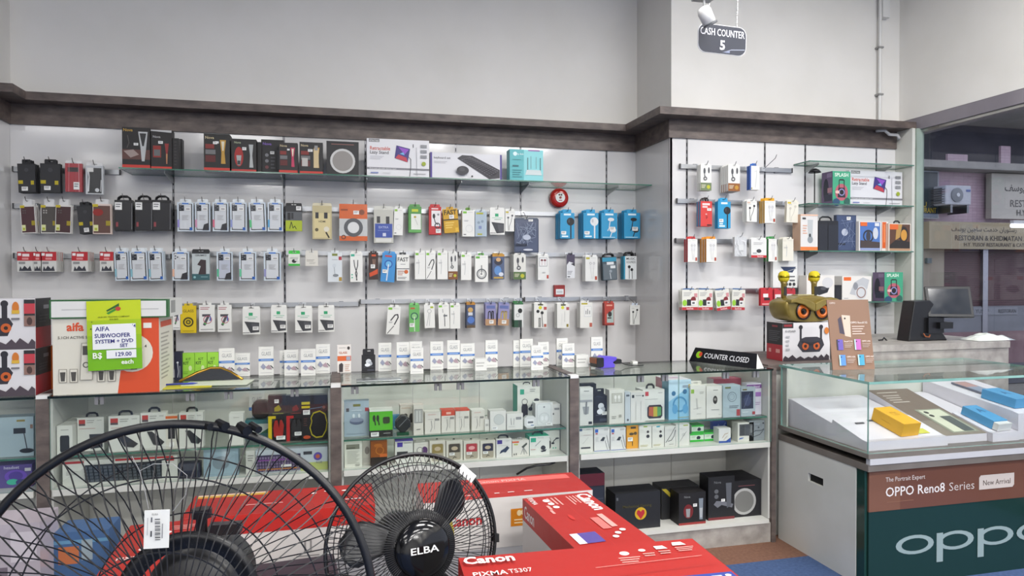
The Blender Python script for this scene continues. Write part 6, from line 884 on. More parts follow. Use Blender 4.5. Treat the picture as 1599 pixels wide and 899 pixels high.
GOLD = mixmat('gold_plastic', '7d6c34', '8c7a3e', 8, .28, metal=.35)
hw, hh = .187, .160
prof = [(-.72, .0), (.72, 0), (.93, .25), (1, .6), (.98, .78), (.8, .86), (.45, .98), (0, 1.02), (-.45, .98), (-.8, .86), (-.98, .78), (-1, .6), (-.93, .25)]
b = MB(); N = len(prof); lay = [(-.086, .86), (-.085, .97), (-.07, 1.05), (.07, 1.05), (.088, .98), (.09, .86)]; vs = []
for y, s in lay: vs += [(x*hw*s, y, (z-.5)*hh*s+.5*hh) for x, z in prof]
fs = [(i*N+j, i*N+(j+1) % N, (i+1)*N+(j+1) % N, (i+1)*N+j) for i in range(len(lay)-1) for j in range(N)] + [tuple(range(N-1, -1, -1)), tuple(range((len(lay)-1)*N, len(lay)*N))]
b.add(vs, fs, '8a7a40'); bo = b.obj('body', GOLD, u, smooth=True); sf = bo.modifiers.new('s', 'SUBSURF'); sf.levels = 2; sf.render_levels = 2
b = MB()
for sx in (-1, 1):
    bp = [(0, .066), (sx*.03, .078), (sx*.08, .108), (sx*.14, .122), (sx*.175, .118), (sx*.172, .14), (sx*.12, .152), (sx*.05, .138), (0, .118)]
    b.prism(bp if sx > 0 else bp[::-1], -.116, -.06, '8a7a40')
bevel(b.obj('brow', GOLD, u), .006)
for sx in (-1, 1):
    M = Matrix.Translation((sx*.068, -.083, .068)) @ Matrix.Rotation(pi/2, 4, 'X')
    e = MB().lathe([(.052, 0), (.052, .012), (.046, .014), (.044, .006), (.001, .006)], '1a1618', 28, M=M).obj('eye_surround', PLAST, u)
    MB().lathe([(.042, .006), (.03, .013), (.024, .009), (.001, .009)], 'd0691c', 28, M=M).obj('orange_cone', PLAST, e); MB().lathe([(.02, .008), (.017, .016), (.006, .021), (.001, .021)], '17120f', 20, M=M).obj('pupil', SHINY, e)
    mz = hh*.9
    mc = empty('microphone', (xo+(-.128 if sx < 0 else .088), 3.765, ZO+.001+mz-.012)); tag(mc, ('left', 'right')[sx > 0]+' gold microphone with yellow head standing in the owl speaker', 'microphone')
    MB().lathe([(.013, 0), (.016, .05), (.017, .1), (.022, .115)], '9a8a48', 16).obj('handle', GOLD, mc, smooth=True); MB().lathe([(.02, .113), (.031, .125), (.034, .145), (.031, .165), (.02, .178), (.002, .182)], 'c8b41c', 18).obj('head', MATTE, mc, smooth=True); boxo('switch_panel', -.009, -.0185, .03, .009, -.014, .085, PLAST, '2a2824', mc); MB().lathe([(.0345, .14), (.0355, .146), (.0345, .152)], '9a8a20', 18, caps=False).obj('head_ring', METAL, mc)
MB().box(-.02, -.06, 0, .02, .06, .01, '55491f').obj('foot', PLAST, u, (0, 0, -.001)); 
boxo('top_panel', -.06, -.03, hh*1.015, .06, .03, hh*1.045, PLAST, 'b0a878', u)
# ------------------------------------------------------------------ stone cash counter, till and bag
u = empty('cash_counter', (3.57, 3.8, 0)); tag(u, 'grey stone-faced cash counter behind the phone showcase', 'counter')
boxo('worktop', 3.03-3.57, 3.53-3.8, 1.05, 4.148-3.57, 4.24-3.8, 1.09, STONE, parent=u); boxo('front', 3.03-3.57, 3.54-3.8, 0, 4.148-3.57, 3.56-3.8, 1.05, STONE, parent=u); boxo('side', 3.03-3.57, 3.56-3.8, 0, 3.05-3.57, 4.24-3.8, 1.05, STONE, parent=u)
ZW = 1.0905; p0 = WY(1405, 533, 3.66)
u = empty('till_terminal', (WY(1452, 530, 3.68).x, 3.68, ZW)); tag(u, 'black till terminal with tilted touch screen on the stone counter', 'till')
b = MB(); b.prism([(-.165, 0), (.14, 0), (.095, .06), (.09, .19), (.0, .26), (-.12, .255)], .0, .1, '141416'); bevel(b.obj('base', PLAST, u), .006)
b = MB(); Ms = Matrix.Translation((.11, -.05, .15)) @ Matrix.Rotation(radians(-24), 4, 'Z') @ Matrix.Rotation(radians(-18), 4, 'X'); b.box(-.135, -.012, 0, .135, .014, .205, '18191c', M=Ms); sc = bevel(b.obj('screen_housing', PLAST, u), .004)
b = MB(); b.box(-.118, -.0135, .02, .118, -.0125, .188, '262b33', M=Ms); b.obj('screen', SHINY, sc)
boxo('neck', -.03, -.02, .05, .09, .06, .15, PLAST, '16161a', u); boxo('card_reader', .03, -.05, .08, .13, .02, .12, PLAST, '121214', u); MB().tube([(-.06, -.01, .05), (-.05, -.015, .03), (-.02, -.015, .025), (-.01, -.01, .04)], .004, '8a4a24', 6).obj('orange_lead', PLAST, u)
p = WY(1545, 531, 3.62); b = MB(); n = 15; m_ = 9; Lb, Wb = .3, .16; vs = []; rnd = random.Random(3)
for j in range(m_):
    for i in range(n):
        x = -Lb/2+Lb*i/(n-1); y = -Wb/2+Wb*j/(m_-1); q = max(0, 1-(2*x/Lb)**2)*max(0, 1-(2*y/Wb)**2); vs.append((x, y, .002+q**.5*(.024+rnd.uniform(-.01, .026))))
b.add(vs, [(j*n+i, j*n+i+1, (j+1)*n+i+1, (j+1)*n+i) for j in range(m_-1) for i in range(n-1)], 'd0d4cc'); o = b.obj('plastic_bag', GLOSS, None, (p.x, 3.64, ZW), smooth=True); ss = o.modifiers.new('s', 'SUBSURF'); ss.levels = 1; ss.render_levels = 2; tag(o, 'crumpled white plastic bag lying on the stone counter', 'bag')

# ------------------------------------------------------------------ glass phone showcase in front
X0, Y0, X1, Y1 = 2.45, 2.80, 3.75, 3.50; ZT1 = 1.0; ZT0 = .655
u = empty('phone_showcase', ((X0+X1)/2, (Y0+Y1)/2, 0)); cx, cy = (X0+X1)/2, (Y0+Y1)/2; tag(u, 'glass-topped phone showcase with brown and green front panels', 'showcase')
def sp(name, x0, y0, z0, x1, y1, z1, mat, col='808080'): return boxo(name, x0-cx, y0-cy, z0, x1-cx, y1-cy, z1, mat, col, u)
glass_plate('glass_top', X0-cx, Y0-cy, ZT1-.012, X1-cx, Y1-cy, ZT1, u, GEDGE3, GLASSG)
glass_plate('front_glass', X0-cx, Y0-cy+.001, ZT0+.001, X1-cx, Y0-cy+.01, ZT1-.0125, u, GEDGE3, GLASS); glass_plate('side_glass', X0-cx+.0005, Y0-cy+.011, ZT0+.001, X0-cx+.009, Y1-cy-.02, ZT1-.0125, u, GEDGE3, GLASS)
sp('back_board', X0+.01, Y1-.019, ZT0, X1, Y1-.002, ZT1-.013, CAB); sp('corner_post', X0+.0095, Y1-.06, ZT0, X0+.02, Y1-.0195, ZT1-.013, CAB)
TRIM = mixmat('taupe_trim', '6a635c', '77706a', 6, .4)
sp('top_trim', X0-.004, Y0-.004, ZT0-.022, X1, Y1, ZT0, TRIM); sp('white_strip', X0+.003, Y0-.006, ZT0-.052, X1, Y0+.02, ZT0-.023, PLAST, 'b9b9bd'); sp('lower_trim', X0-.002, Y0, ZT0-.085, X1, Y1, ZT0-.053, TRIM)
sw = MB(); sx = X0-cx
# white side panel with a hand slot
ya, yb, zA, zB = Y0+.085-cy, Y1-cy, 0, ZT0-.0855; sy0, sy1, sz0, sz1 = 3.12-cy, 3.24-cy, .405, .448
for q in ((ya, zA, sy0, zB), (sy1, zA, yb, zB), (sy0, zA, sy1, sz0), (sy0, sz1, sy1, zB)): sw.box(sx, q[0], q[1], sx+.02, q[2], q[3], 'c2c0b4')
sw.obj('side_panel', CAB, u); sp('slot_lining', X0+.015, 3.1, .39, X0+.03, 3.26, .46, MATTE, '141414')
sp('corner_glass', X0+.004, Y0+.03, 0, X0+.018, Y0+.083, ZT0-.0855, SHINY, '1c3a34'); sp('carcass', X0+.021, Y0+.06, 0, X1, Y1, ZT0-.0855, MATTE, '3a3a38')
b = MB(); w_, h_ = X1-X0-.02, .2; b.box(0, 0, 0, w_, .01, h_, '6a4638'); F = Face(b, (0, 0, 0), (1, 0, 0), (0, 0, 1), w_, h_); F.draw([('p', [(0, 0), (.14, 0), (.14, 1), (0, 1)], '75503f'), ('p', [(.14, 0), (1, 0), (1, 1), (.14, 1)], '684336'), ('t', 'The Portrait Expert', .074, .70, .115, 'd2cac6', -.18, 'l', .0), ('t', 'OPPO Reno8', .074, .34, .235, 'e0dad8', -.272, 'l', .008), ('t', 'Series', .367, .34, .22, 'c9c0bc', -.12, 'l', -.006), ('p', [(.51, .3), (.675, .3), (.683, .36), (.683, .66), (.518, .66), (.51, .6)], 'c4b9b2'), ('t', 'New Arrival', .597, .40, .14, '4a3a34', -.135, 'c', .0), R(.078, .2, .2, .212, '8a6450')])
b.obj('brown_banner', GLOSS, u, (X0+.02-cx, Y0+.02-cy, ZT0-.086-h_))
b = MB(); h2 = ZT0-.086-h_; b.box(0, 0, 0, w_, .01, h2-.001, '1a3430'); F = Face(b, (0, 0, 0), (1, 0, 0), (0, 0, 1), w_, h2); 
F.draw([('e', .21, .51, .088, .128, '8fa0a0'), ('e', .21, .51, .062, .085, '1a3430')])
for q in (.31, .505): F.draw([('e', q+.09, .51, .088, .128, '8fa0a0'), ('e', q+.088, .51, .062, .085, '1a3430'), R(q+.0, .24, q+.03, .63, '8fa0a0')])
F.draw([('e', .785, .51, .088, .128, '8fa0a0'), ('e', .785, .51, .062, .085, '1a3430')])
b.obj('green_panel', SHINY, u, (X0+.02-cx, Y0+.021-cy, 0))
# slanted white display deck inside
DECK = mixmat('white_deck', 'd0cbd4', 'd8d3dc', 4, .4)
SWP = Matrix(((0, 1, 0, 0), (1, 0, 0, 0), (0, 0, 1, 0), (0, 0, 0, 1)))
def deck(x0, x1, pts, name, label, cat, mat=DECK, col='d4cfd8'): return tag(MB().prism(pts, x0, x1, col, M=SWP).obj(name, mat), label, cat)
DP = [(2.85, ZT0+.0005), (3.47, ZT0+.0005), (3.47, .808), (3.43, .808), (3.10, .742), (3.095, .762), (2.88, .703), (2.85, .70)]
deck(X0+.035, 2.962, DP, 'display_deck', 'slanted white display deck at the left inside the showcase', 'display stand')
deck(3.243, 3.413, DP, 'display_deck', 'narrow slanted white deck right of the brown phone board', 'display stand')
deck(3.418, 3.742, [(2.86, ZT0+.0005), (3.47, ZT0+.0005), (3.47, .875), (3.42, .875), (2.9, .80), (2.86, .79)], 'display_deck', 'raised white deck at the right inside the showcase', 'display stand')
b = MB(); b.prism([(2.88, ZT0+.0005), (3.40, ZT0+.0005), (3.40, .845), (2.88, .695)], 2.966, 3.239, 'd4cfd8', M=SWP)
tw = math.hypot(.52, .15); Face(b, (2.966, 2.88, .695), (1, 0, 0), (0, .52/tw, .15/tw), .273, tw).draw([R(.0, .0, 1, 1, '75655a'), R(0, 0, 1, .3, '7f7468'), ('n', .1, .93, .5, 1, .03, 'd2c8c0'), ('n', .12, .86, .4, 4, .05, 'b4a8a0'), ('p', [(.3, .04), (.92, .04), (.92, .52), (.3, .52)], '8a8c7c'), ('p', [(.36, .06), (.87, .06), (.87, .5), (.36, .5)], 'c4c4b0'), ('o', .46, .45, .05, '33302c'), ('o', .46, .38, .05, '33302c'), R(.6, .06, .85, .36, '4f5350')])
tag(b.obj('phone_poster_wedge', PAPER), 'brown slanted board picturing a phone inside the showcase', 'display stand')
def deckz(y): return .742+(y-3.10)*.2 if y > 3.1 else .703+(y-2.88)*.274
def slab(name, label, cat, x, y, w, l, t, col, ops, rz=0, mat=PAPER, z=None, sl=.274, sdx=None):
    b = MB(); b.box(-w/2, 0, 0, w/2, l, t, col); Face(b, (-w/2, 0, t), (1, 0, 0), (0, 1, 0), w, l).draw(ops)
    if sdx: Face(b, (-w/2, l, 0), (0, -1, 0), (0, 0, 1), l, t).draw(sdx)
    return tag(b.obj(name, mat, None, (x, y, (deckz(y) if z is None else z)+.002), (math.atan(sl), 0, rz)), label, cat)
slab('yellow_phone_box', 'yellow phone box on the white showcase deck', 'phone box', 2.765, 2.885, .112, .19, .068, 'dca51c', [('t', 'C25', .3, .5, .2, 'b8860f', .4)], rz=radians(5), sdx=[('n', .3, .5, .3, 1, .1, 'b8860f')])
o = slab('blue_phone_box', 'blue phone box with white opened end on the showcase deck', 'phone box', 3.335, 2.90, .098, .18, .045, '4a90c0', [('t', 'A', .3, .55, .25, '2a5a88', .5)], rz=radians(4))
boxo('white_end_flap', -.047, -.03, .002, .047, -.001, .04, PAPER, 'd0d0d0', o)
slab('blue_phone_box', 'second blue phone box cut by the right picture edge', 'phone box', 3.52, 2.92, .12, .19, .05, '4a90c0', [('t', 'A', .3, .45, .25, '2a5a88', .5)], rz=radians(4), z=.803, sl=.144)
slab('gradient_phone', 'pink to blue phone mock-up on the raised deck', 'phone', 3.56, 3.16, .1, .2, .01, '6a6c7c', [R(.06, .5, .94, .97, 'b08a88'), R(.06, .03, .94, .5, '8a92a8')], z=.838, sl=.144)
for i, (x, y) in enumerate(((2.60, 3.03), (2.69, 3.05))): slab('price_strip', ('left', 'right')[i]+' small grey slot strip on the showcase deck', 'price strip', x, y, .05, .012, .003, '55535a', [])
slab('yellow_leaflet', 'small yellow leaflet beside the yellow phone box', 'leaflet', 2.87, 2.90, .07, .05, .001, 'c4c04a', [])
# tan poster board leaning on the showcase glass
p = WZ(1331, 577, ZT1+.001); W = .245; H = WY(1320, 467, p.y+.04).z-ZT1
b = MB(); b.box(-W/2, 0, 0, W/2, .006, H, '8a6c58'); F = Face(b, (-W/2, 0, 0), (1, 0, 0), (0, 0, 1), W, H)
F.draw([('p', [(.22, .72), (.3, .76), (.36, .5), (.24, .52)], '4a4450'), ('p', [(.32, .78), (.52, .77), (.5, .46), (.36, .48)], 'c8b8a8'), ('o', .39, .73, .022, '4a443e'), ('t', 'OPPO Reno8 5G', .52, .655, .03, 'e0d4cc', .4), ('n', .54, .62, .3, 4, .035, 'c8b4a8'), ('t', 'OPPO', .05, .94, .025, 'd2c4ba')])
for i, (u0, v0, cc, nm) in enumerate(((.14, .28, '6a5aa8', 'Reno8 Z 5G'), (.56, .28, 'b86ab0', 'OPPO A96'), (.16, .06, '5a8ac8', 'OPPO A76'), (.6, .06, '4a9ab8', 'OPPO A57'))):
    F.draw([R(u0, v0, u0+.06, v0+.15, '3a3a44' if i == 0 else 'b0d0d4'), R(u0+.03, v0, u0+.15, v0+.15, cc), ('o', u0+.05, v0+.12, .014, '2a2a34'), ('t', nm, u0+.18, v0+.11, .024, 'e0d4cc', .2), ('n', u0+.18, v0+.09, .2, 3, .022, 'b8a498')])
o = b.obj('poster_board', GLOSS, None, (p.x+.01, p.y, ZT1+.001), (radians(-9), 0, radians(-6))); tag(o, 'tan phone poster board leaning on the showcase glass', 'poster')
b = MB(); b.box(0, 0, 0, .5, .01, .1, 'b0aea8'); Face(b, (0, 0, 0), (1, 0, 0), (0, 0, 1), .5, .1).draw([('t', 'DEF 1.0', .2, .4, .35, '6a6864', .4)])
# ------------------------------------------------------------------ signs and fittings
u = empty('cash_counter_sign', (WY(1128, 62, 3.0).x, 3.0, WY(1128, 62, 3.0).z)); tag(u, 'dark hanging sign reading CASH COUNTER 5', 'sign'); u.rotation_euler = (0, radians(1.6), 0)
w_, h_, r_ = .25, .132, .038; pts = []
for cxx, cyy, a0 in ((w_/2-r_, h_/2-r_, 0), (-w_/2+r_, h_/2-r_, 90), (-w_/2+r_, -h_/2+r_, 180), (w_/2-r_, -h_/2+r_, 270)):
    for k in range(6): t = radians(a0+k*18); pts.append((cxx+r_*cos(t), cyy+r_*sin(t)))
b = MB(); b.prism([(x*1.03, z*1.05) for x, z in pts], .0005, .004, 'c9c9cc'); b.prism(pts, -.001, .0005, '262a38'); F = Face(b, (-w_/2, -.001, -h_/2), (1, 0, 0), (0, 0, 1), w_, h_)
F.draw([('p', [(.48, .03), (.7, .15), (.98, .2), (.98, .23), (.7, .18)], '8a90a0'), ('p', [(.52, .04), (.66, .04), (.66, .13)], '77809a'), ('t', 'CASH COUNTER', .5, .62, .26, 'dcdce2', .94, 'c', .01), ('t', '5', .5, .14, .34, 'e2e2e8', .3, 'c', .03)])
b.obj('sign_board', PAPER, u)
b = MB(); zt = CEIL-u.location.z-.002
for x in (-.075, .075):
    n = 60
    for k in range(n): z = h_/2+(zt-h_/2)*k/n; b.box(x-.0022, -.001, z, x+.0022, .003, z+(zt-h_/2)/n*.7, 'c4c4c6')
b.obj('chain', METAL, u)
u = empty('track_spotlight', (WY(1103, 12, 2.9).x, 2.9, WY(1103, 25, 2.9).z)); tag(u, 'white ceiling spotlight on a track above the cash counter sign', 'spotlight')
M = Matrix.Rotation(radians(-28), 4, 'Y'); MB().lathe([(.022, -.04), (.03, -.035), (.032, .02), (.025, .04), (.01, .045)], 'dcdcda', 20, M=M).obj('lamp_housing', PLAST, u, smooth=True); MB().lathe([(.034, -.046), (.034, -.038)], '55585c', 20, M=M).obj('rim', PLAST, u)
zz = CEIL-u.location.z
MB().tube([(-.01, 0, .03), (-.015, 0, .1), (-.015, 0, zz-.03)], .006, 'd0d0ce', 8).obj('stem', PLAST, u); boxo('mounting_plate', -.06, -.03, .072, .03, .03, .082, PLAST, '9a9a98', u)
# fire bell and call point on the wall
p = WY(873, 309, YL-.03); u = empty('fire_bell', (p.x, YL, p.z)); tag(u, 'round red fire alarm bell on the white wall', 'fire bell')
M = Matrix.Rotation(pi/2, 4, 'X'); MB().lathe([(.06, 0), (.072, .012), (.072, .035), (.066, .05), (.045, .058), (.001, .06)], 'a8241f', 36, M=M).obj('bell_gong', SHINY, u, smooth=True); MB().lathe([(.036, .0585), (.036, .0625), (.001, .0625)], 'dcdcda', 28, M=M).obj('white_label', PAPER, u); MB().lathe([(.009, .0626), (.009, .067), (.001, .067)], '8a2a24', 14, M=M).obj('centre_screw', PLAST, u)
b = MB(); b.box(-.014, -.064, .014, -.002, -.0628, .026, '4a2a28'); b.box(.002, -.064, .014, .014, -.0628, .026, '4a2a28'); b.box(-.013, -.064, -.024, .013, -.0628, -.018, '8a3a38'); b.obj('label_print', PAPER, u)
p = WY(873, 454, YL-.02); u = empty('fire_call_point', (p.x, YL, p.z)); tag(u, 'square red fire call point on the wall below the bell', 'call point')
boxo('housing', -.042, -.035, -.044, .042, -.001, .044, PLAST, '8f221f', u, bev=.003); boxo('break_glass', -.03, -.037, -.026, .03, -.0345, .014, SHINY, 'd8dadc', u); boxo('print', -.024, -.0385, -.016, .022, -.0372, .002, PAPER, 'b4b8bc', u); 

# ------------------------------------------------------------------ promotion platform with printer boxes
ZP = .54
u = empty('display_platform', (-.1, 1.9, 0)); tag(u, 'low grey promotion table under the printer boxes and fans', 'table')
GT = mixmat('grey_table', '66666a', '717175', 5, .6); boxo('table_top', -1.1, -.38, ZP-.04, 1.05, .85, ZP, GT, parent=u); boxo('skirt', -1.08, -.37, 0, 1.03, .83, ZP-.04, MATTE, '3c3c40', u)
u = empty('display_plinth', (.52, 1.28, 0)); tag(u, 'small grey plinth under the front printer cartons', 'plinth'); boxo('plinth_top', -.32, -.22, ZP-.04, .32, .235, ZP, GT, parent=u); boxo('plinth_body', -.31, -.21, 0, .31, .225, ZP-.04, MATTE, '3c3c40', u)
RED = 'a02824'
def canon_box(label, org, rz, w, l, zt, h, strip, top_ops, top2=(), front=(), left=(), stripf=None):
    """printer carton; origin at far left bottom corner, x to the right, box comes towards the viewer"""
    b = MB(); b.box(0, -l, 0, w, 0, h, 'cfcac6'); b.c[1] = lin(RED)
    Ff = Face(b, (0, -l, 0), (1, 0, 0), (0, 0, 1), w, h); sf = strip if stripf is None else stripf
    if sf: Ff.draw([R(0, 1-sf, 1, 1, 'b82c26')])
    Ff.draw(front)
    Fl = Face(b, (0, 0, 0), (0, -1, 0), (0, 0, 1), l, h)
    if strip: Fl.draw([R(0, 1-strip, 1, 1, 'b82c26')])
    Fl.draw(left)
    Fr = Face(b, (w, -l, 0), (0, 1, 0), (0, 0, 1), l, h)
    if strip: Fr.draw([R(0, 1-strip, 1, 1, 'b82c26')])
    Face(b, (0, -l, h), (1, 0, 0), (0, 1, 0), w, l).draw(top_ops)
    if top2: Face(b, (0, 0, h+.0005), (0, -1, 0), (1, 0, 0), l, w, step=.0001).draw(top2)
    o = b.obj('printer_box', CARTON, None, (org[0], org[1], zt-h), (0, 0, radians(rz))); return tag(o, label, 'printer box', 'printer cartons on the platform')
PK_ = 'e09a92'
icons = [('e', .66, .86, .02, .03, 'ead4d0'), ('n', .62, .8, .09, 3, .03, PK_), ('e', .74, .88, .015, .02, 'ead4d0'), ('n', .73, .83, .05, 2, .03, PK_), ('p', [(.8, .87), (.85, .87), (.84, .92), (.8, .92)], 'ead4d0'), ('n', .8, .84, .05, 2, .03, PK_), ('p', [(.88, .9), (.94, .9), (.93, .95), (.89, .95)], 'ead4d0'), ('n', .88, .87, .08, 3, .025, PK_), ('l', [(.5, .68), (.95, .72)], .003, PK_), ('l', [(.4, .54), (.98, .6)], .003, '9c2622'), R(.62, .24, .985, .47, '35428c'), R(.62, .24, .985, .3, 'd8d4e0'), ('n', .64, .44, .12, 2, .04, 'aab0dc'), R(.83, .38, .87, .43, 'c4c8e4'), R(.89, .39, .93, .43, 'c4c8e4'), ('e', .955, .42, .012, .015, 'd8dcf0'), ('l', [(.3, .34), (.56, .38)], .003, PK_)]
canon_box('front printer carton with white brand lettering and model name', (.247, 1.469), -2.4, .54, .36, .90, .18, .34, icons+[('t', 'Canon', .012, .86, .1, 'eee6e2', .2, 'l', .03), ('t', 'PIXMA', .03, .68, .06, 'ead8d4', .13, 'l', .012), ('t', 'TS307', .165, .685, .055, 'ead8d4', .09, 'l', .0)], left=[('t', 'Canon', .1, .74, .18, 'eadedc', .3, 'l', .02)])
canon_box('lower printer carton supporting the front red carton', (.25, 1.465), -2.4, .535, .36, .7185, .178, .34, [])
canon_box('printer carton pointing away, with purple sticker on its top', (.605, 2.28), 3.4, .238, .5, .75, .2095, .34,
    [R(.5, .0, .505, 1, 'b8342f')], [('t', 'Canon', .03, .78, .2, 'eee6e2', .34, 'l', .03), ('n', .05, .78, .18, 4, .05, PK_), ('n', .05, .46, .16, 3, .06, PK_), ('e', .1, .28, .03, .05, 'eadcd8'), ('e', .17, .3, .025, .045, 'eadcd8'), ('e', .24, .32, .025, .045, 'eadcd8'), R(.2, .2, .28, .24, PK_), R(.29, .18, .36, .22, PK_), ('t', 'PIXMA', .02, .05, .08, 'ead8d4', .14), ('e', .45, .36, .05, .03, 'b8322d'), R(.72, .1, .88, .44, '55488c'), R(.72, .1, .88, .2, 'd8d4e0'), R(.45, .72, .68, .8, PK_), R(.5, .58, .7, .7, 'd8706a'), ('e', .74, .8, .02, .04, 'eadcd8'), ('e', .78, .7, .02, .04, 'eadcd8'), ('e', .83, .62, .02, .04, 'eadcd8')],
    left=[('t', 'Canon', .04, .73, .2, 'eadedc', .2, 'l', .02)])
canon_box('far white printer carton with red top and orange sticker', (.284, 2.644), 0, .62, .24, .72, .1795, 0, [R(.32, .7, .95, .92, 'd8605a'), ('t', 'Canon PIXMA', .36, .76, .1, 'e8b4ae', .4), ('n', .25, .2, .04, 1, .06, 'f0e0dc'), ('n', .34, .2, .03, 1, .06, 'f0e0dc'), ('n', .42, .2, .03, 1, .06, 'f0e0dc'), ('n', .5, .2, .04, 1, .06, 'f0e0dc'), ('n', .6, .2, .05, 1, .06, 'f0e0dc'), ('l', [(0, .52), (1, .56)], .003, 'b83a34')], front=[('t', 'Canon', .13, .5, .2, 'b0262a', .2, 'l', .03), R(.5, .4, .625, .75, 'c87a1e'), ('e', .55, .66, .014, .06, 'e8d0a0'), ('e', .575, .67, .014, .06, 'e8d0a0'), ('n', .52, .54, .09, 2, .06, 'e8d0a0')])
canon_box('long red-banded printer carton between the two fans', (-.50, 2.69), 0, .62, .25, .72, .1795, .36, [R(.02, .84, .4, .97, 'c89a3c'), R(.02, .93, .4, .97, 'e2d8c0'), ('n', .3, .4, .2, 1, .06, 'e8b4ae'), ('e', .66, .7, .02, .03, 'f0e0dc'), ('e', .74, .75, .02, .03, 'f0e0dc'), ('e', .84, .72, .02, .03, 'f0e0dc'), ('n', .84, .3, .1, 1, .06, 'f0e0dc'), ('l', [(0, .5), (1, .54)], .003, 'b83a34')], front=[R(.62, .2, .66, .42, '8a8684'), R(.63, .22, .65, .4, 'cfcac6'), ('n', .58, .14, .12, 1, .05, '8a8684'), ('g', .82, .32, .02, .004, '8a8684'), ('n', .8, .14, .06, 1, .05, '8a8684')])
canon_box('red printer carton behind the price tag of the large fan', (-.64, 2.42), 3, .24, .5, .72, .1795, .34, [('e', .5, .8, .06, .025, 'eadcd8'), ('e', .42, .66, .06, .025, 'eadcd8'), ('e', .34, .54, .06, .025, 'eadcd8'), ('n', .55, .9, .3, 3, .03, PK_), ('t', 'PIXMA', .1, .4, .04, 'ead8d4', .5)])
tag(boxo('dark_box', -.12, -.08, 0, .12, .08, .045, PAPER, '2e2630', None, (-.13, 2.28, ZP+.0005), (0, 0, .1)), 'small dark purple box in front of the long red-banded carton', 'accessory pack')
o = stand(ZP+.0005, (84, 826, 170, 872), 'blue box with orange patch behind the large fan guard', 'accessory pack', 'blue_orange_box', '3a5a84', [R(.08, .45, .45, .75, 'b0643a'), R(0, .8, 1, .86, '5a88a8'), R(.5, .5, .7, .85, '8a98a0')], D=.12, Y=2.4)
o = stand(ZP+.0005, (-40, 815, 62, 905), 'pale wrapped box at the lower left corner', 'accessory pack', 'pale_wrapped_box', 'a49ca4', [R(.1, .2, .5, .5, '6a606a'), R(.55, .55, .95, .9, 'bdb6bd')], D=.14, Y=2.3, mat=GLOSS)
b = MB(); p = WY(812, 733, 3.5); b.tube([(0, .02, 0), (.05, .0, .035), (.1, -.01, .048), (.17, -.01, .05), (.2, 0, .055)], .006, '1a1a1c', 8); q = b.obj('black_cable', PLAST, None, (p.x-.02, 3.47, ZS-.09), smooth=True); tag(q, 'black cable hanging from the underside of the middle counter shelf', 'cable')

# ------------------------------------------------------------------ fans
def fan_frame(name, c, heading, elev, label):
    n = Vector((sin(radians(heading))*cos(radians(elev)), cos(radians(heading))*cos(radians(elev)), sin(radians(elev)))); x = Vector((0, 0, 1)).cross(n).normalized(); y = n.cross(x)
    m = Matrix((x, y, n)).transposed().to_4x4(); m.translation = Vector(c)
    u = bpy.data.objects.new(name, None); COL.objects.link(u); u.matrix_world = m; u.empty_display_size = .05; tag(u, label, 'fan'); return u, m
def guard(Rr, rh, depth, nw, twist, rw, sgn, rings, bend=.0, pts=9):
    b = MB()
    for k in range(nw):
        a0 = 2*pi*k/nw; path = []
        for i in range(pts):
            t = i/(pts-1); r = rh+(Rr-rh)*t
            z = sgn*depth*(1-t**2.6); a = a0+twist*t+bend*math.sin(t*pi*1.6)*t
            path.append((r*cos(a), r*sin(a), z))
        b.tube(path, rw, '17171a', 4)
    for rr in rings:
        t = (rr-rh)/(Rr-rh); z = sgn*depth*(1-t**2.6); b.tube([(rr*cos(2*pi*i/64), rr*sin(2*pi*i/64), z-sgn*rw*1.6) for i in range(64)], rw*1.25, '17171a', 4, closed=True)
    return b
def ring(Rr, r, z=0, n=80): return MB().tube([(Rr*cos(2*pi*i/n), Rr*sin(2*pi*i/n), z) for i in range(n)], r, '141416', 10, closed=True)
# large fan, blades taken off
u, m = fan_frame('stand_fan', (-.2058, .95, 1.0646), 184.1, 3.7, 'large black stand fan guard without blades at the lower left')
Rb = .25
ring(Rb, .0058).obj('outer_ring', PLAST, u, smooth=True)
guard(Rb, .052, .055, 82, .30, .00095, 1, [.105, .19], .10).obj('front_guard', PLAST, u); guard(Rb, .075, .075, 66, -.20, .00095, -1, [.12, .2], -.05).obj('rear_guard', PLAST, u)
MB().lathe([(.054, .050), (.052, .058), (.03, .062), (.001, .063)], '131315', 36).obj('front_disc', PLAST, u, smooth=True)
MB().lathe([(.092, -.08), (.095, -.072), (.085, -.07), (.07, -.078)], '131315', 40, caps=False).obj('rear_hub_ring', PLAST, u, smooth=True)
MB().lathe([(.05, -.085), (.065, -.10), (.068, -.19), (.05, -.225), (.001, -.23)], '161618', 32).obj('motor_housing', PLAST, u, smooth=True)
b = MB(); b.tube([(.0, .06, -.14), (0, .095, -.14)], .008, '1a1416', 10); b.tube([(0, .095, -.14), (0, .108, -.14)], .014, '1a1416', 12); kn = b.obj('swing_knob', PLAST, u)
b = MB(); b.box(.012, .07, -.15, .055, .085, -.13, '2a2224'); b.obj('bracket', PLAST, u)
zw = m.inverted() @ Vector((-.2, 1.12, .02))
b = MB(); top = m.inverted() @ Vector((-.21, 1.11, 1.03)); b.tube([top, zw], .014, '151517', 12); b.obj('pole', PLAST, u, smooth=True)
bs = MB().lathe([(.19, 0), (.19, .012), (.16, .022), (.02, .03), (.018, .06)], '151517', 40, M=m.inverted() @ Matrix.Translation((-.2, 1.12, .0005))).obj('base', PLAST, u, smooth=True)
b = MB(); ca = radians(76)   # latch on the rim
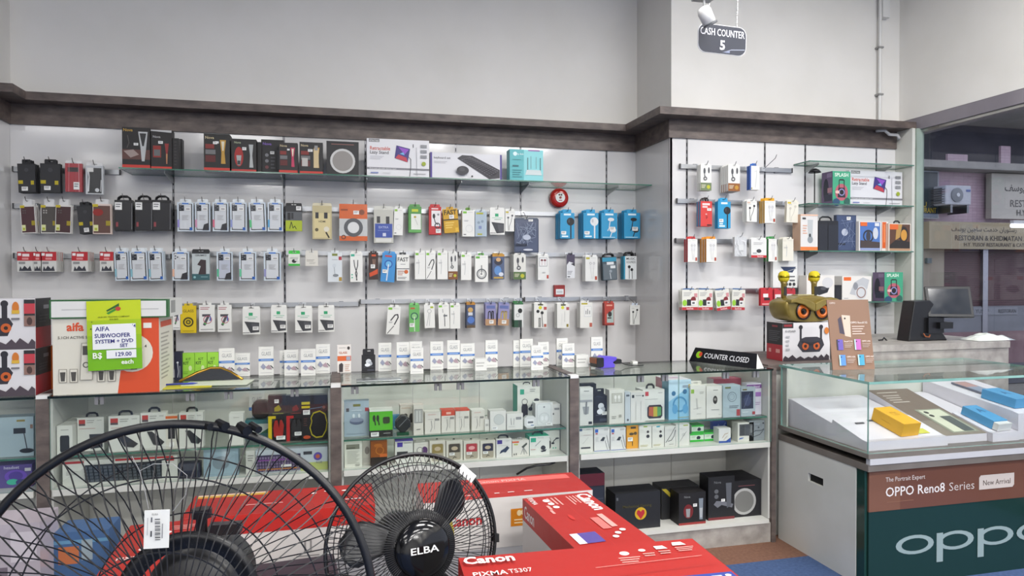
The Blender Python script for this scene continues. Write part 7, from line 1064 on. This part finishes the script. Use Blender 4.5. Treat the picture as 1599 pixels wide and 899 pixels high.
for da, rr, s in ((-.09, .009, 0), (-.03, .011, .004), (.06, .013, .006), (.10, .009, .012)): b.tube([((Rb+s)*cos(ca-da*1.2), (Rb+s)*sin(ca-da*1.2), -.006), ((Rb+s)*cos(ca-da*1.2-.05), (Rb+s)*sin(ca-da*1.2-.05), .008)], rr*.55, '131315', 8)
b.obj('rim_latch', PLAST, u)
# price tag tied to the guard
inv = m.inverted(); yt = .862
b = MB(); q0 = WY(224, 857, yt); q1 = WY(263, 794, yt); Wt, Ht = q1.x-q0.x, q1.z-q0.z
b.box(0, 0, 0, Wt, .0006, Ht, 'd0d0cc'); F = Face(b, (0, 0, 0), (1, 0, 0), (0, 0, 1), Wt, Ht); F.draw([('t', 'ELBA', .3, .87, .05, '8a8a88', .4)]+[R(.45, .22+.05*i+.004*(i % 3), .66, .22+.05*i+.02+.012*(i % 2), '3a3a3c') for i in range(12)]+[R(.3, .72, .36, .85, '55555a'), R(.3, .35, .36, .5, '3a3a3c'), R(.75, .3, .79, .68, '77777a'), R(.17, .4, .2, .85, '9a9a9a')])
tg = b.obj('price_tag', PAPER, u); tg.matrix_local = inv @ Matrix.Translation(q0) @ Matrix.Rotation(radians(2), 4, 'Y')
b = MB(); pp = [WY(*t, yt+.002) for t in ((232, 794), (226, 765), (218, 735), (206, 712))]; pp2 = [WY(*t, yt+.002) for t in ((218, 735), (240, 724), (270, 724), (292, 742), (290, 772), (270, 798))]
for q in (pp, pp2): b.tube([inv @ v for v in q], .0004, '8f8f8f', 5)
b.obj('tag_string', PLAST, u)
b = MB(); nr = 10; na = 26; vs = []; rn = random.Random(11)
for i in range(nr):
    for j in range(na):
        r = .10+.125*i/(nr-1); a = radians(20+160*j/(na-1)); vs.append((r*cos(a), r*sin(a), .012+rn.uniform(-.006, .006)))
b.add(vs, [(i*na+j, i*na+j+1, (i+1)*na+j+1, (i+1)*na+j) for i in range(nr-1) for j in range(na-1)], 'ffffff'); b.obj('plastic_wrap', FILM, u, smooth=True)
# small desk fan
u, m = fan_frame('desk_fan', (.1745, 1.6673, .8634), 168.74, 9.95, 'small black desk fan with ELBA lettering on its hub')
u['label'] = 'small black desk fan with white lettering on its round hub'
Rs = .21
ring(Rs, .0046).obj('outer_ring', PLAST, u, smooth=True); ring(Rs-.004, .003, -.012).obj('rear_ring', PLAST, u, smooth=True)
guard(Rs, .062, .058, 104, .10, .0011, 1, [.172, .185], .03).obj('front_guard', PLAST, u); guard(Rs, .05, .075, 50, -.12, .0011, -1, [.16, .188], -.04).obj('rear_guard', PLAST, u)
cp = MB().lathe([(.064, .056), (.066, .064), (.06, .072), (.04, .078), (.001, .081)], '0e0e10', 44).obj('hub_cap', SHINY, u, smooth=True)
b = MB(); Face(b, (-.06, -.06, .0815), (1, 0, 0), (0, 1, 0), .12, .12).draw([('t', 'ELBA', .5, .44, .13, 'd8d8d8', -.56, 'c', .015)]); b.obj('lettering', PAPER, cp)
MB().lathe([(.066, .054), (.085, .05), (.086, .046), (.066, .048)], '111113', 44, caps=False).obj('guard_centre_ring', PLAST, u, smooth=True)
MB().lathe([(.03, -.02), (.042, .0), (.04, .035), (.02, .045), (.001, .046)], '17171a', 28).obj('blade_hub', PLAST, u, smooth=True)
for a in (34, 160, 284):
    b = MB(); vs = []; nr, nc = 9, 7
    for i in range(nr):
        t = i/(nr-1); r = .035+t*.145; half = (.22+.62*t-.55*max(0, t-.75)*4*max(0, t-.75))*.55
        half = .26+.10*sin(t*pi*.9) if t < .85 else .30-(t-.85)*1.5
        for j in range(nc):
            s = j/(nc-1)*2-1; an = radians(a)+half*s+.25*t; vs.append((r*cos(an), r*sin(an), .02*s*(1-.2*t)+.008))
    fs = [(i*nc+j, i*nc+j+1, (i+1)*nc+j+1, (i+1)*nc+j) for i in range(nr-1) for j in range(nc-1)]; b.add(vs, fs, '1b1c1f'); o = b.obj('blade', PLAST, u, smooth=True); sd = o.modifiers.new('t', 'SOLIDIFY'); sd.thickness = .002
MB().lathe([(.05, -.08), (.06, -.09), (.06, -.15), (.04, -.18), (.001, -.182)], '161618', 30).obj('motor_housing', PLAST, u, smooth=True)
b = MB(); vs = [(r*cos(radians(a)), r*sin(radians(a)), -.045) for r in (.088, .118) for a in range(-55, 36, 10)]; k = len(vs)//2; b.add(vs, [(i, i+k, i+k+1, i+1) for i in range(k-1)], 'c8b01e'); b.obj('yellow_label', PAPER, u)
inv = m.inverted(); fx, fy = .155, 1.785
b = MB(); b.tube([inv @ Vector((fx, fy, .85)), inv @ Vector((fx, fy, ZP+.02))], .018, '141416', 14); b.obj('stem', PLAST, u, smooth=True)
MB().lathe([(.11, 0), (.11, .012), (.09, .024), (.02, .034)], '141416', 36, M=inv @ Matrix.Translation((fx, fy, ZP+.0005))).obj('base', PLAST, u, smooth=True)
b = MB(); ca = radians(46)
b.box(-.011, -.024, .006, .011, .024, .0066, 'd8d8d6', M=Matrix.Rotation(ca, 4, 'Z') @ Matrix.Translation((Rs-.004, 0, 0)))
Face(b, (0, 0, 0), (1, 0, 0), (0, 1, 0), .01, .01)
tgx = b.obj('price_tag', PAPER, u)
b = MB(); b.box(-.005, -.01, -.012, .007, .01, .006, '121214', M=Matrix.Rotation(radians(-5), 4, 'Z') @ Matrix.Translation((Rs+.002, 0, 0))); b.obj('rim_latch', PLAST, u)
